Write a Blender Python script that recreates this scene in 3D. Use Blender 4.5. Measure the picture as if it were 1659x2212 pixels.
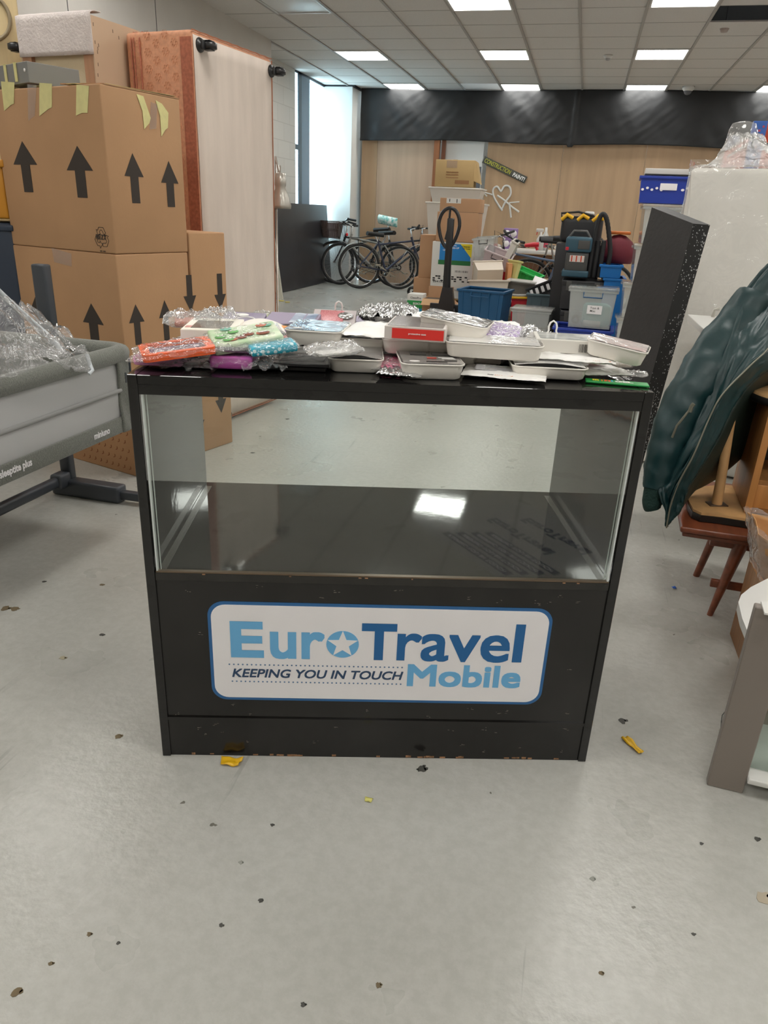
import bpy, bmesh, math, random
from math import sin, cos, pi, radians, atan2, hypot
from mathutils import Vector, Matrix, Quaternion, noise
for _o in list(bpy.data.objects): bpy.data.objects.remove(_o)
S = bpy.context.scene
COL = S.collection
random.seed(11)
# ------------------------------------------------------------------ camera
CAM_H, FPX, PITCH, ROLL, YAW = 1.155, 1560.05, radians(22.576), radians(2.5745), radians(13.585)
_F = Vector((-sin(YAW)*cos(PITCH), cos(YAW)*cos(PITCH), -sin(PITCH)))
_R0 = Vector((cos(YAW), sin(YAW), 0)); _U0 = _R0.cross(_F)
_R = cos(ROLL)*_R0 + sin(ROLL)*_U0; _U = _R.cross(_F)
CAMC = Vector((0, 0, CAM_H))
cd = bpy.data.cameras.new('camera'); cam = bpy.data.objects.new('camera', cd); COL.objects.link(cam)
cd.sensor_fit = 'VERTICAL'; cd.sensor_height = 24; cd.sensor_width = 18; cd.lens = FPX/2212*24
cd.clip_start = .02; cd.clip_end = 200
cam.matrix_world = Matrix(((_R.x, _U.x, -_F.x, 0), (_R.y, _U.y, -_F.y, 0), (_R.z, _U.z, -_F.z, CAM_H), (0, 0, 0, 1)))
S.camera = cam
# ------------------------------------------------------------------ world, exposure
W = bpy.data.worlds.new('world'); S.world = W; W.use_nodes = True
W.node_tree.nodes['Background'].inputs[0].default_value = (.62, .86, 1, 1)
W.node_tree.nodes['Background'].inputs[1].default_value = 9.0
S.view_settings.view_transform = 'Standard'; S.view_settings.look = 'None'
S.view_settings.gamma = 1; S.view_settings.use_curve_mapping = False
S.view_settings.exposure = 0.0
LAMP_STRENGTH = 16.2

# ------------------------------------------------------------------ survey helpers: sight line -> point on a real surface
def ray(x, y): return _F + _R*((x-829.5)/FPX) - _U*((y-1106)/FPX)
def G(x, y, z=0.0):
    d = ray(x, y); return CAMC + d*((z-CAM_H)/d.z)
def AY(x, y, Y):
    d = ray(x, y); return CAMC + d*(Y/d.y)
def AX(x, y, X):
    d = ray(x, y); return CAMC + d*(X/d.x)
def AV(x, y, P, az):          # vertical plane through P running along azimuth az (degrees from +Y towards +X)
    a = radians(az); n = Vector((cos(a), -sin(a), 0)); d = ray(x, y)
    return CAMC + d*((Vector((P[0], P[1], 0))-Vector((0, 0, 0))).dot(n)/d.dot(n))
def AD(x, y, D):
    d = ray(x, y); return CAMC + d*(D/hypot(d.x, d.y))

# ------------------------------------------------------------------ materials
MATS = {}
def mat(name, col, rough=.5, metal=0., noise_amt=0., noise_scale=20., bump=0., bump_scale=80., spec=.5, coat=0., col2=None,
        stretch=None, emit=0., alpha=None, sheen=0., trans=0., thin=0.):
    if name in MATS: return MATS[name]
    m = bpy.data.materials.new(name); m.use_nodes = True; nt = m.node_tree; b = nt.nodes['Principled BSDF']
    c = (*col, 1)
    b.inputs['Base Color'].default_value = c; b.inputs['Roughness'].default_value = rough
    b.inputs['Metallic'].default_value = metal; b.inputs['Specular IOR Level'].default_value = spec
    b.inputs['Coat Weight'].default_value = coat; b.inputs['Coat Roughness'].default_value = .05
    if sheen: b.inputs['Sheen Weight'].default_value = sheen
    if emit: b.inputs['Emission Color'].default_value = c; b.inputs['Emission Strength'].default_value = emit
    if alpha is not None: b.inputs['Alpha'].default_value = alpha
    tc = nt.nodes.new('ShaderNodeTexCoord'); mp = nt.nodes.new('ShaderNodeMapping')
    nt.links.new(tc.outputs['Object'], mp.inputs[0])
    if stretch: mp.inputs['Scale'].default_value = stretch
    if noise_amt or col2:
        n = nt.nodes.new('ShaderNodeTexNoise'); n.inputs['Scale'].default_value = noise_scale; n.inputs['Detail'].default_value = 4
        nt.links.new(mp.outputs[0], n.inputs['Vector'])
        r = nt.nodes.new('ShaderNodeValToRGB'); r.color_ramp.elements[0].position = .33; r.color_ramp.elements[1].position = .67
        if col2: a, z = col2, col
        else: a = tuple(v*(1-noise_amt) for v in col); z = tuple(min(1, v*(1+noise_amt)) for v in col)
        r.color_ramp.elements[0].color = (*a, 1); r.color_ramp.elements[1].color = (*z, 1)
        nt.links.new(n.outputs['Fac'], r.inputs[0]); nt.links.new(r.outputs[0], b.inputs['Base Color'])
    if bump:
        n2 = nt.nodes.new('ShaderNodeTexNoise'); n2.inputs['Scale'].default_value = bump_scale; n2.inputs['Detail'].default_value = 3
        nt.links.new(mp.outputs[0], n2.inputs['Vector'])
        bp = nt.nodes.new('ShaderNodeBump'); bp.inputs['Strength'].default_value = bump; bp.inputs['Distance'].default_value = .01
        nt.links.new(n2.outputs['Fac'], bp.inputs['Height']); nt.links.new(bp.outputs[0], b.inputs['Normal'])
    if alpha is not None: m.surface_render_method = 'BLENDED' if hasattr(m, 'surface_render_method') else 'BLENDED'
    MATS[name] = m; return m
def film(name, tint=(1, 1, 1), haze=.15, gloss=.25, rough=.08, bump=.0, bump_scale=30., hazecol=(.8, .8, .8)):
    """thin clear sheet: mostly see-through, a little milky, glossy by Fresnel"""
    if name in MATS: return MATS[name]
    m = bpy.data.materials.new(name); m.use_nodes = True; nt = m.node_tree; nt.nodes.clear()
    o = nt.nodes.new('ShaderNodeOutputMaterial'); t = nt.nodes.new('ShaderNodeBsdfTransparent'); t.inputs[0].default_value = (*tint, 1)
    d = nt.nodes.new('ShaderNodeBsdfDiffuse'); d.inputs[0].default_value = (*hazecol, 1)
    g = nt.nodes.new('ShaderNodeBsdfGlossy'); g.inputs['Roughness'].default_value = rough
    m1 = nt.nodes.new('ShaderNodeMixShader'); m1.inputs[0].default_value = haze
    m2 = nt.nodes.new('ShaderNodeMixShader'); lw = nt.nodes.new('ShaderNodeFresnel'); geo = nt.nodes.new('ShaderNodeNewGeometry')
    ex = nt.nodes.new('ShaderNodeMath'); ex.operation = 'MULTIPLY_ADD'; ex.inputs[1].default_value = -2; ex.inputs[2].default_value = 1; nt.links.new(geo.outputs['Backfacing'], ex.inputs[0])
    io = nt.nodes.new('ShaderNodeMath'); io.operation = 'POWER'; io.inputs[0].default_value = 1.3+gloss; nt.links.new(ex.outputs[0], io.inputs[1]); nt.links.new(io.outputs[0], lw.inputs[0])
    nt.links.new(t.outputs[0], m1.inputs[1]); nt.links.new(d.outputs[0], m1.inputs[2])
    nt.links.new(m1.outputs[0], m2.inputs[1]); nt.links.new(g.outputs[0], m2.inputs[2]); nt.links.new(lw.outputs[0], m2.inputs[0])
    nt.links.new(m2.outputs[0], o.inputs[0])
    if bump:
        tc = nt.nodes.new('ShaderNodeTexCoord'); n2 = nt.nodes.new('ShaderNodeTexNoise'); n2.inputs['Scale'].default_value = bump_scale
        n2.inputs['Detail'].default_value = 2; n2.inputs['Distortion'].default_value = 1.5
        nt.links.new(tc.outputs['Object'], n2.inputs['Vector'])
        bp = nt.nodes.new('ShaderNodeBump'); bp.inputs['Strength'].default_value = bump; bp.inputs['Distance'].default_value = .02
        nt.links.new(n2.outputs['Fac'], bp.inputs['Height'])
        for q in (g, d): nt.links.new(bp.outputs[0], q.inputs['Normal'])
    MATS[name] = m; return m
def lin(r, g, b):
    f = lambda v: ((v/255+.055)/1.055)**2.4 if v/255 > .04045 else v/255/12.92
    return (f(r), f(g), f(b))
def flat(name, rgb, rough=.5, **k): return mat(name, lin(*rgb), rough, **k)

# ------------------------------------------------------------------ mesh builder
class MB:
    def __init__(s): s.v = []; s.f = []; s.mi = []; s.sm = []
    def add(s, vs, fs, mi=0, smooth=False, M=None):
        n = len(s.v)
        for v in vs:
            v = Vector(v); s.v.append(M @ v if M is not None else v)
        for f in fs: s.f.append([i+n for i in f]); s.mi.append(mi); s.sm.append(smooth)
        return s
    def bm(s, b, mi=0, smooth=False, M=None):
        b.verts.index_update(); s.add([v.co.copy() for v in b.verts], [[v.index for v in f.verts] for f in b.faces], mi, smooth, M); b.free(); return s
    def box(s, c, d, M=None, bev=0, mi=0, seg=2):
        if bev <= 0:
            x, y, z = (q/2 for q in d); C = Vector(c)
            vs = [C+Vector(p) for p in ((-x,-y,-z),(x,-y,-z),(x,y,-z),(-x,y,-z),(-x,-y,z),(x,-y,z),(x,y,z),(-x,y,z))]
            return s.add(vs, [(0,3,2,1),(4,5,6,7),(0,1,5,4),(1,2,6,5),(2,3,7,6),(3,0,4,7)], mi, False, M)
        b = bmesh.new(); bmesh.ops.create_cube(b, size=1)
        for v in b.verts: v.co = Vector((v.co.x*d[0]+c[0], v.co.y*d[1]+c[1], v.co.z*d[2]+c[2]))
        bmesh.ops.bevel(b, geom=list(b.edges), offset=min(bev, min(d)*.49), segments=seg, affect='EDGES', profile=.6)
        return s.bm(b, mi, seg > 1, M)
    def hexa(s, p, mi=0):   # 8 corners: bottom loop 0-3, top loop 4-7
        return s.add(p, [(0,3,2,1),(4,5,6,7),(0,1,5,4),(1,2,6,5),(2,3,7,6),(3,0,4,7)], mi)
    def tube(s, pts, r, n=8, mi=0, M=None, cap=True, closed=False):
        pts = [Vector(p) for p in pts]; N = len(pts)
        rs = r if isinstance(r, (list, tuple)) else [r]*N
        vs = []; prev = None
        for i, p in enumerate(pts):
            a = pts[(i-1) % N] if (i > 0 or closed) else p; b = pts[(i+1) % N] if (i < N-1 or closed) else p
            t = (b-a).normalized() if (b-a).length > 1e-9 else Vector((0, 0, 1))
            if prev is None:
                u = t.orthogonal().normalized()
            else:
                u = prev - t*prev.dot(t)
                u = u.normalized() if u.length > 1e-6 else t.orthogonal().normalized()
            prev = u; w = t.cross(u)
            for k in range(n): vs.append(p + (u*cos(2*pi*k/n)+w*sin(2*pi*k/n))*rs[i])
        fs = []
        for i in range(N if closed else N-1):
            j = (i+1) % N
            for k in range(n): fs.append((i*n+k, i*n+(k+1) % n, j*n+(k+1) % n, j*n+k))
        s.add(vs, fs, mi, n > 5, M)
        if cap and not closed:
            s.add(vs[:n], [tuple(range(n))[::-1]], mi, False, M); s.add(vs[-n:], [tuple(range(n))], mi, False, M)
        return s
    def torus(s, c, R, r, axis=(0, 0, 1), n=32, m=6, mi=0, M=None):
        q = Vector(axis).to_track_quat('Z', 'Y'); pts = [Vector(c)+q @ Vector((R*cos(2*pi*i/n), R*sin(2*pi*i/n), 0)) for i in range(n)]
        return s.tube(pts, r, m, mi, M, closed=True)
    def lathe(s, prof, n=24, mi=0, M=None, smooth=True):
        vs = []; fs = []
        for (r, z) in prof:
            for k in range(n): vs.append((r*cos(2*pi*k/n), r*sin(2*pi*k/n), z))
        for i in range(len(prof)-1):
            for k in range(n): fs.append((i*n+k, i*n+(k+1) % n, (i+1)*n+(k+1) % n, (i+1)*n+k))
        return s.add(vs, fs, mi, smooth, M)
    def prism(s, poly, t0, t1, M=None, mi=0):   # polygon in XY, extruded t0..t1 on Z
        n = len(poly); vs = [(x, y, t0) for x, y in poly]+[(x, y, t1) for x, y in poly]
        return s.add(vs, [tuple(range(n))[::-1], tuple(range(n, 2*n))]+[(i, (i+1) % n, n+(i+1) % n, n+i) for i in range(n)], mi, False, M)
    def grid(s, fn, nu, nv, mi=0, M=None, smooth=True):
        vs = [fn(i/nu, j/nv) for j in range(nv+1) for i in range(nu+1)]
        fs = [(j*(nu+1)+i, j*(nu+1)+i+1, (j+1)*(nu+1)+i+1, (j+1)*(nu+1)+i) for j in range(nv) for i in range(nu)]
        return s.add(vs, fs, mi, smooth, M)
    def loft(s, rings, mi=0, M=None, cap=True, smooth=True):
        n = len(rings[0]); vs = [p for r in rings for p in r]; fs = []
        for i in range(len(rings)-1):
            for k in range(n): fs.append((i*n+k, i*n+(k+1) % n, (i+1)*n+(k+1) % n, (i+1)*n+k))
        s.add(vs, fs, mi, smooth, M)
        if cap: s.add(rings[0], [tuple(range(n))[::-1]], mi, False, M); s.add(rings[-1], [tuple(range(n))], mi, False, M)
        return s
    def build(s, name, mats, parent=None, world=False, solid=0, subsurf=0):
        me = bpy.data.meshes.new(name)
        inv = FR[parent.name].inverted() if (world and parent is not None) else None
        me.from_pydata([tuple(inv @ v) if inv is not None else tuple(v) for v in s.v], [], s.f)
        ml = mats if isinstance(mats, (list, tuple)) else [mats]
        for m in ml: me.materials.append(m)
        for p, mi, sm in zip(me.polygons, s.mi, s.sm): p.material_index = mi; p.use_smooth = sm
        me.update(); o = bpy.data.objects.new(name, me); COL.objects.link(o)
        if parent is not None: o.parent = parent
        FR[o.name] = Matrix.Identity(4) if parent is None else FR[parent.name]
        if solid: md = o.modifiers.new('solid', 'SOLIDIFY'); md.thickness = solid; md.offset = 0
        if subsurf: md = o.modifiers.new('sub', 'SUBSURF'); md.levels = md.render_levels = subsurf
        return o
FR = {}
def rmat(M):  # keep matrix of frame
    return M
def frame(loc, az=0., tilt=0., roll=0.):  # az: degrees CCW about z
    return Matrix.Translation(Vector(loc)) @ Matrix.Rotation(radians(az), 4, 'Z') @ Matrix.Rotation(radians(tilt), 4, 'X') @ Matrix.Rotation(radians(roll), 4, 'Y')
def thing(name, label, cat, loc=(0, 0, 0), az=0., group=None, tilt=0., roll=0., M=None):
    o = bpy.data.objects.new(name, None); COL.objects.link(o); o.empty_display_size = .05
    M = M if M is not None else frame(loc, az, tilt, roll)
    o.matrix_world = M; FR[o.name] = M.copy()
    o['label'] = label; o['category'] = cat
    if group: o['group'] = group
    return o
def tag(o, label, cat, group=None, kind=None):
    o['label'] = label; o['category'] = cat
    if group: o['group'] = group
    if kind: o['kind'] = kind
    return o
def solo(mb, name, mats, label, cat, group=None, M=None, kind=None, **k):
    """a thing that is one mesh, its origin at M"""
    if M is not None:
        inv = M.inverted(); mb.v = [inv @ v for v in mb.v] if k.pop('world', False) else mb.v
    o = mb.build(name, mats, None, **k)
    if M is not None: o.matrix_world = M; FR[o.name] = M.copy()
    return tag(o, label, cat, group, kind)
def struct(mb, name, mats, **k):
    o = mb.build(name, mats, None, **k); o['kind'] = 'structure'; return o
def copy_tree(o, parent=None):
    c = o.copy(); COL.objects.link(c)
    if parent is not None: c.parent = parent
    for ch in o.children: copy_tree(ch, c)
    return c
def place(c, M, label=None, group=None):
    c.matrix_world = M; FR[c.name] = M.copy()
    if label: c['label'] = label
    if group: c['group'] = group
    return c
def textmesh(body, w=None, h=None, bold=0., shear=0., depth=.0006, align='LEFT', space=1.):
    """returns (verts, faces) of a text laid in XY with its lower-left at 0, scaled to w and/or h"""
    cu = bpy.data.curves.new('t', 'FONT'); cu.body = body; cu.size = 1; cu.offset = bold; cu.shear = shear; cu.extrude = .001
    cu.align_x = align; cu.space_character = space; cu.resolution_u = 4
    ob = bpy.data.objects.new('t', cu); COL.objects.link(ob); bpy.context.view_layer.update()
    me = bpy.data.meshes.new_from_object(ob.evaluated_get(bpy.context.evaluated_depsgraph_get()))
    vs = [v.co.copy() for v in me.vertices]; fs = [tuple(p.vertices) for p in me.polygons]
    bpy.data.objects.remove(ob); bpy.data.meshes.remove(me); bpy.data.curves.remove(cu)
    x0 = min(v.x for v in vs); x1 = max(v.x for v in vs); y0 = min(v.y for v in vs); y1 = max(v.y for v in vs)
    sx = w/(x1-x0) if w else None; sy = h/(y1-y0) if h else None
    sx = sx or sy; sy = sy or sx
    return [Vector(((v.x-x0)*sx, (v.y-y0)*sy, (v.z+.001)/.002*depth)) for v in vs], fs
# ================================================================== ROOM
CZ = 2.978; GX, GP, GY, GQ = -.9244, .6025, 8.194, .594
XR, YB, YF = 5.6, 12.95, -4.2
def floor_mat():
    m = bpy.data.materials.new('painted_concrete'); m.use_nodes = True; nt = m.node_tree; b = nt.nodes['Principled BSDF']; L = nt.links.new
    tc = nt.nodes.new('ShaderNodeTexCoord')
    def noi(sc, det=4, dist=0, vec=None, rough=.5):
        n = nt.nodes.new('ShaderNodeTexNoise'); n.inputs['Scale'].default_value = sc; n.inputs['Detail'].default_value = det
        n.inputs['Distortion'].default_value = dist; n.inputs['Roughness'].default_value = rough; L(vec or tc.outputs['Object'], n.inputs['Vector']); return n.outputs['Fac']
    def ramp(f, p0, p1, c0, c1):
        r = nt.nodes.new('ShaderNodeValToRGB'); r.color_ramp.elements[0].position = p0; r.color_ramp.elements[1].position = p1
        r.color_ramp.elements[0].color = (*c0, 1); r.color_ramp.elements[1].color = (*c1, 1); L(f, r.inputs[0]); return r.outputs[0]
    def mix(f, a, c, mode='MIX'):
        x = nt.nodes.new('ShaderNodeMix'); x.data_type = 'RGBA'; x.blend_type = mode
        if isinstance(f, float): x.inputs[0].default_value = f
        else: L(f, x.inputs[0])
        for k, q in ((6, a), (7, c)):
            if isinstance(q, tuple): x.inputs[k].default_value = (*q, 1)
            else: L(q, x.inputs[k])
        return x.outputs[2]
    base = ramp(noi(1.3, 5), .3, .7, (.450, .445, .410), (.520, .514, .478))
    fine = ramp(noi(38, 6, 0, None, .7), .4, .62, (.90, .90, .89), (1, 1, 1))
    c = mix(1.0, base, fine, 'MULTIPLY')
    # long scratches
    mp = nt.nodes.new('ShaderNodeMapping'); mp.inputs['Rotation'].default_value = (0, 0, .5); mp.inputs['Scale'].default_value = (34, 1.6, 1); L(tc.outputs['Object'], mp.inputs[0])
    sc = ramp(noi(1.3, 3, .5, mp.outputs[0]), .665, .70, (0, 0, 0), (1, 1, 1))
    mp2 = nt.nodes.new('ShaderNodeMapping'); mp2.inputs['Rotation'].default_value = (0, 0, -.7); mp2.inputs['Scale'].default_value = (52, 2.2, 1); L(tc.outputs['Object'], mp2.inputs[0])
    sc2 = ramp(noi(1.1, 3, .6, mp2.outputs[0]), .68, .72, (0, 0, 0), (1, 1, 1))
    gate = ramp(noi(1.9, 2), .5, .6, (0, 0, 0), (1, 1, 1))
    s_all = mix(1.0, mix(1.0, sc, sc2, 'LIGHTEN'), gate, 'MULTIPLY')
    c = mix(s_all, c, mix(.45, c, (.22, .21, .19)))
    # dark specks of dirt
    vo = nt.nodes.new('ShaderNodeTexVoronoi'); vo.inputs['Scale'].default_value = 11; vo.inputs['Randomness'].default_value = 1
    wv = nt.nodes.new('ShaderNodeVectorMath'); wv.operation = 'ADD'
    nn = nt.nodes.new('ShaderNodeTexNoise'); nn.inputs['Scale'].default_value = 60; L(tc.outputs['Object'], nn.inputs['Vector'])
    sv = nt.nodes.new('ShaderNodeVectorMath'); sv.operation = 'SCALE'; sv.inputs['Scale'].default_value = .02; L(nn.outputs['Color'], sv.inputs[0])
    L(tc.outputs['Object'], wv.inputs[0]); L(sv.outputs[0], wv.inputs[1]); L(wv.outputs[0], vo.inputs['Vector'])
    sep = nt.nodes.new('ShaderNodeSeparateColor'); L(vo.outputs['Color'], sep.inputs[0])
    thr = nt.nodes.new('ShaderNodeMath'); thr.operation = 'POWER'; thr.inputs[1].default_value = 3.5; L(sep.outputs[0], thr.inputs[0])
    th2 = nt.nodes.new('ShaderNodeMath'); th2.operation = 'MULTIPLY'; th2.inputs[1].default_value = .075; L(thr.outputs[0], th2.inputs[0])
    lt = nt.nodes.new('ShaderNodeMath'); lt.operation = 'LESS_THAN'; L(vo.outputs['Distance'], lt.inputs[0]); L(th2.outputs[0], lt.inputs[1])
    c = mix(lt.outputs[0], c, (.15, .14, .115))
    L(c, b.inputs['Base Color'])
    ro = nt.nodes.new('ShaderNodeMapRange'); L(noi(3, 4), ro.inputs[0]); ro.inputs[3].default_value = .22; ro.inputs[4].default_value = .36; L(ro.outputs[0], b.inputs['Roughness'])
    bp = nt.nodes.new('ShaderNodeBump'); bp.inputs['Strength'].default_value = .22; bp.inputs['Distance'].default_value = .006; L(noi(55, 3), bp.inputs['Height']); L(bp.outputs[0], b.inputs['Normal'])
    return m
FLOOR = floor_mat()
mb = MB(); mb.box(((XR-4.33)/2, (YB+YF)/2, -.05), (XR+4.33+.4, YB-YF+.4, .1)); struct(mb, 'floor', FLOOR)
# ceiling: mineral tiles in a T-bar grid
M_TILE = mat('ceiling_tile', (.60, .575, .54), .9, noise_amt=.05, noise_scale=160, bump=.25, bump_scale=220)
M_TBAR = mat('ceiling_bar', (.36, .34, .315), .6)
M_VOID = mat('void_dark', (.012, .012, .014), .9)
LI = [-4, -1, 2, 5, 8]; LJ = [7, 3, -1, -5, -9, -13, -17]
lights = {(i, j) for i in LI for j in LJ}
holes = {(3, 0), (4, 0), (-2, 7), (5, 8)}
mb = MB(); tb = MB(); vd = MB()
for i in range(-6, 12):
    for j in range(-21, 8):
        x0 = GX+i*GP; y0 = GY+j*GQ; x1 = x0+GP; y1 = y0+GQ
        if x1 < -4.32 or x0 > XR: continue
        x0 = max(x0, -4.33)
        if (i, j) in lights or (i, j) in holes: continue
        g = .0035
        mb.box(((x0+x1)/2, (y0+y1)/2, CZ+.006), (x1-x0-2*g, y1-y0-2*g, .012))
ct = struct(mb, 'ceiling', M_TILE)
for i in range(-5, 12): tb.box((GX+i*GP, (GY+8*GQ+YF)/2, CZ-.003), (.026, GY+8*GQ-YF, .018))
for j in range(-21, 9): tb.box(((XR-4.33)/2, GY+j*GQ, CZ+.003), (XR+4.33, .009, .01))
tb.build('ceiling_grid', M_TBAR, ct)
vd.box(((XR-4.33)/2, (YB+YF)/2, CZ+.42), (XR+4.7, YB-YF+.4, .02)).build('plenum', M_VOID, ct)
# walls
M_WALL = mat('painted_wall', (.60, .575, .535), .75, noise_amt=.03, noise_scale=3, bump=.05, bump_scale=40)
M_WHITE = mat('painted_white', (.66, .65, .62), .7, noise_amt=.02, noise_scale=5)
def block_wall():
    m = bpy.data.materials.new('block_wall'); m.use_nodes = True; nt = m.node_tree; b = nt.nodes['Principled BSDF']; L = nt.links.new
    tc = nt.nodes.new('ShaderNodeTexCoord'); sp = nt.nodes.new('ShaderNodeSeparateXYZ'); cb = nt.nodes.new('ShaderNodeCombineXYZ'); L(tc.outputs['Object'], sp.inputs[0])
    L(sp.outputs['Y'], cb.inputs['X']); L(sp.outputs['Z'], cb.inputs['Y'])
    br = nt.nodes.new('ShaderNodeTexBrick'); br.inputs['Scale'].default_value = 1; br.inputs['Brick Width'].default_value = .45; br.inputs['Row Height'].default_value = .225
    br.inputs['Mortar Size'].default_value = .006; br.inputs['Color1'].default_value = (.63, .61, .565, 1); br.inputs['Color2'].default_value = (.60, .58, .54, 1); br.inputs['Mortar'].default_value = (.52, .5, .46, 1)
    L(cb.outputs[0], br.inputs['Vector']); L(br.outputs['Color'], b.inputs['Base Color']); b.inputs['Roughness'].default_value = .7; return m
M_BLOCK = block_wall()
mb = MB(); mb.box((-4.12, (9.41+YF)/2, CZ/2+.2), (.41, 9.41-YF, CZ+.4)); nearw = struct(mb, 'wall_left', M_WALL)
mj = MB()
for y in (4.3, 5.55, 6.8): mj.box((-3.914, y, 1.5), (.004, .006, 3))
mj.build('panel_joint', mat('joint_dark', (.1, .1, .1), .8), nearw)
# far left wall with its window opening
WY0 = AX(638, 300, -4.32).y; WY1 = 12.57; WZ0 = .55; WZ1 = CZ
mb = MB(); mb.box((-4.42, (9.0+WY0)/2, CZ/2+.2), (.2, WY0-9.0, CZ+.4)); mb.box((-4.42, (WY0+13.6)/2, WZ0/2), (.2, 13.6-WY0, WZ0))
mb.box((-4.42, (WY0+13.6)/2, CZ+.22), (.2, 13.6-WY0, .44)); mb.box((-4.42, 13.1, CZ/2), (.2, 1., CZ)); struct(mb, 'wall_left', M_BLOCK)
wf = MB(); M_FR = mat('dark_window_frame', (.035, .045, .06), .35, metal=.3)
M_FR2 = mat('blue_grey_window_frame', (.13, .17, .23), .4)
XW = -4.335; ya = AX(646, 300, XW+.01).y; yb = AX(652, 300, XW+.01).y; yc = AX(669, 300, XW+.01).y
wf.box((XW, (ya+yb)/2, (WZ0+CZ)/2), (.02, yb-ya, CZ-WZ0)); wf.box((XW, (WY0+12.57)/2, WZ0+.02), (.02, 12.57-WY0, .04))
wf.box((XW, (WY0+ya)/2, AX(643, 318, XW).z), (.02, ya-WY0, .07)); wf.box((XW, (WY0+12.57)/2, CZ-.015), (.02, 12.57-WY0, .03))
wfo = struct(wf, 'window_1', M_FR)
MB().box((XW, (yb+yc)/2, (WZ0+CZ)/2), (.018, yc-yb, CZ-WZ0)).build('mullion_panel', M_FR2, wfo)
MB().box((XW-.02, (WY0+12.57)/2, (WZ0+CZ)/2), (.006, 12.57-WY0, CZ-WZ0-.02)).build('window_pane', film('window_glass', (.97, 1, 1), 0, .15, .01), wfo)
# pillar
pm = MB(); pm.box((-4.2, (12.57+13.1)/2, CZ/2), (.68, .53, CZ)); pil = struct(pm, 'wall_pillar', M_WHITE)
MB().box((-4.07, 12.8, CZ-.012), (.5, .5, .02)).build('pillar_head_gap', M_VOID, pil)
# back wall behind the boards, right wall, wall behind the camera
mb = MB(); mb.box((.7, YB+.35, CZ/2+.2), (10.4, .1, CZ+.4)); struct(mb, 'wall_back', M_WHITE)
mb = MB(); mb.box((XR+.05, (YB+YF)/2+.2, CZ/2+.2), (.1, YB-YF+.6, CZ+.4)); struct(mb, 'wall_right', M_WALL)
mb = MB(); mb.box((.7, YF-.05, CZ/2+.2), (10.4, .1, CZ+.4)); struct(mb, 'wall_front', M_WALL)
# light fittings
M_LAMP = bpy.data.materials.new('lit_diffuser'); M_LAMP.use_nodes = True
_b = M_LAMP.node_tree.nodes['Principled BSDF']; _b.inputs['Base Color'].default_value = (.9, .9, .9, 1)
_b.inputs['Emission Color'].default_value = (1, .985, .94, 1); _b.inputs['Emission Strength'].default_value = LAMP_STRENGTH
M_OFF = mat('unlit_diffuser', (.62, .63, .62), .35); M_ALU = mat('white_metal_trim', (.62, .62, .6), .4)
def panel_light(lit, lab):
    t = thing('ceiling_light', lab, 'ceiling light', (0, 0, CZ), group='square ceiling lights')
    f = MB(); w, l = GP/2-.006, GQ/2-.006
    for c, d in (((0, l-.012, -.002), (2*w, .024, .02)), ((0, -l+.012, -.002), (2*w, .024, .02)), ((w-.012, 0, -.002), (.024, 2*l-.05, .02)), ((-w+.012, 0, -.002), (.024, 2*l-.05, .02))): f.box(c, d)
    f.box((0, 0, .05), (2*w, 2*l, .01)); f.build('frame', M_ALU, t)
    d = MB(); d.box((0, 0, .0), (2*w-.05, 2*l-.05, .008), bev=.003); d.build('diffuser', M_LAMP if lit else M_OFF, t); return t
on = panel_light(True, ''); off = panel_light(False, '')
LL = {(-4, 7): 'lit square ceiling light touching the black drape, nearest the window pillar', (-1, 7): 'lit square ceiling light above the drape beside the missing tile gap',
 (2, 7): 'lit square ceiling light above the drape, just left of the dome camera', (5, 7): 'lit square ceiling light above the drape at the right edge',
 (-4, 3): 'lit square ceiling light nearest the left wall, one row in from the drape', (-1, 3): 'middle of the three lit ceiling lights one row in from the drape',
 (2, 3): 'lit ceiling light right of the smoke detector', (-1, -1): 'large lit ceiling light cut by the top edge, left one',
 (2, -1): 'large lit ceiling light cut by the top edge, right one', (-4, -1): 'unlit square ceiling light at the top left of the ceiling'}
first = True
for (i, j) in sorted(lights):
    if i == 8 and j > 0: pass
    src = off if (i, j) == (-4, -1) else on
    o = src if (src is off or first) else copy_tree(on)
    if src is on: first = False
    place(o, frame((GX+(i+.5)*GP, GY+(j+.5)*GQ, CZ)), LL.get((i, j), 'lit square ceiling light behind the photographer or outside the picture'))
# smoke detector, dome camera, sensor hanging in the open bay
M_PLW = mat('white_plastic', (.62, .61, .58), .35)
p = G(1314, 121, CZ-.01); t = thing('smoke_detector', 'small round white smoke detector on the ceiling tile between two lit lights', 'smoke detector', (p.x, p.y, CZ))
MB().lathe([(0, 0), (.052, 0), (.052, -.018), (.042, -.03), (.03, -.034)]).build('base', M_PLW, t); MB().lathe([(.03, -.034), (.028, -.05), (.015, -.058), (0, -.06)]).build('sensor_head', mat('sensor_grey', (.35, .34, .33), .3), t)
p = G(1487, 190, CZ-.02); t = thing('dome_camera', 'white dome security camera on the ceiling just in front of the black drape', 'security camera', (p.x, p.y, CZ))
MB().lathe([(0, 0), (.085, 0), (.082, -.03), (.062, -.055), (.058, -.06)]).build('housing', M_PLW, t); MB().lathe([(.058, -.058), (.05, -.085), (.03, -.105), (0, -.112)]).build('dome', mat('smoked_dome', (.12, .12, .13), .1), t)
p = G(1566, 57, CZ+.02); t = thing('hanging_sensor', 'round sensor head dangling in the open ceiling bay', 'sensor', (p.x, p.y, CZ+.0))
MB().lathe([(0, -.035), (.03, -.03), (.045, 0), (.035, .03), (0, .04)]).build('head', mat('sensor_pinkgrey', (.36, .3, .27), .5), t); MB().tube([(0, 0, .03), (-.01, 0, .3)], .004).build('cable', M_VOID, t)
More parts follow.
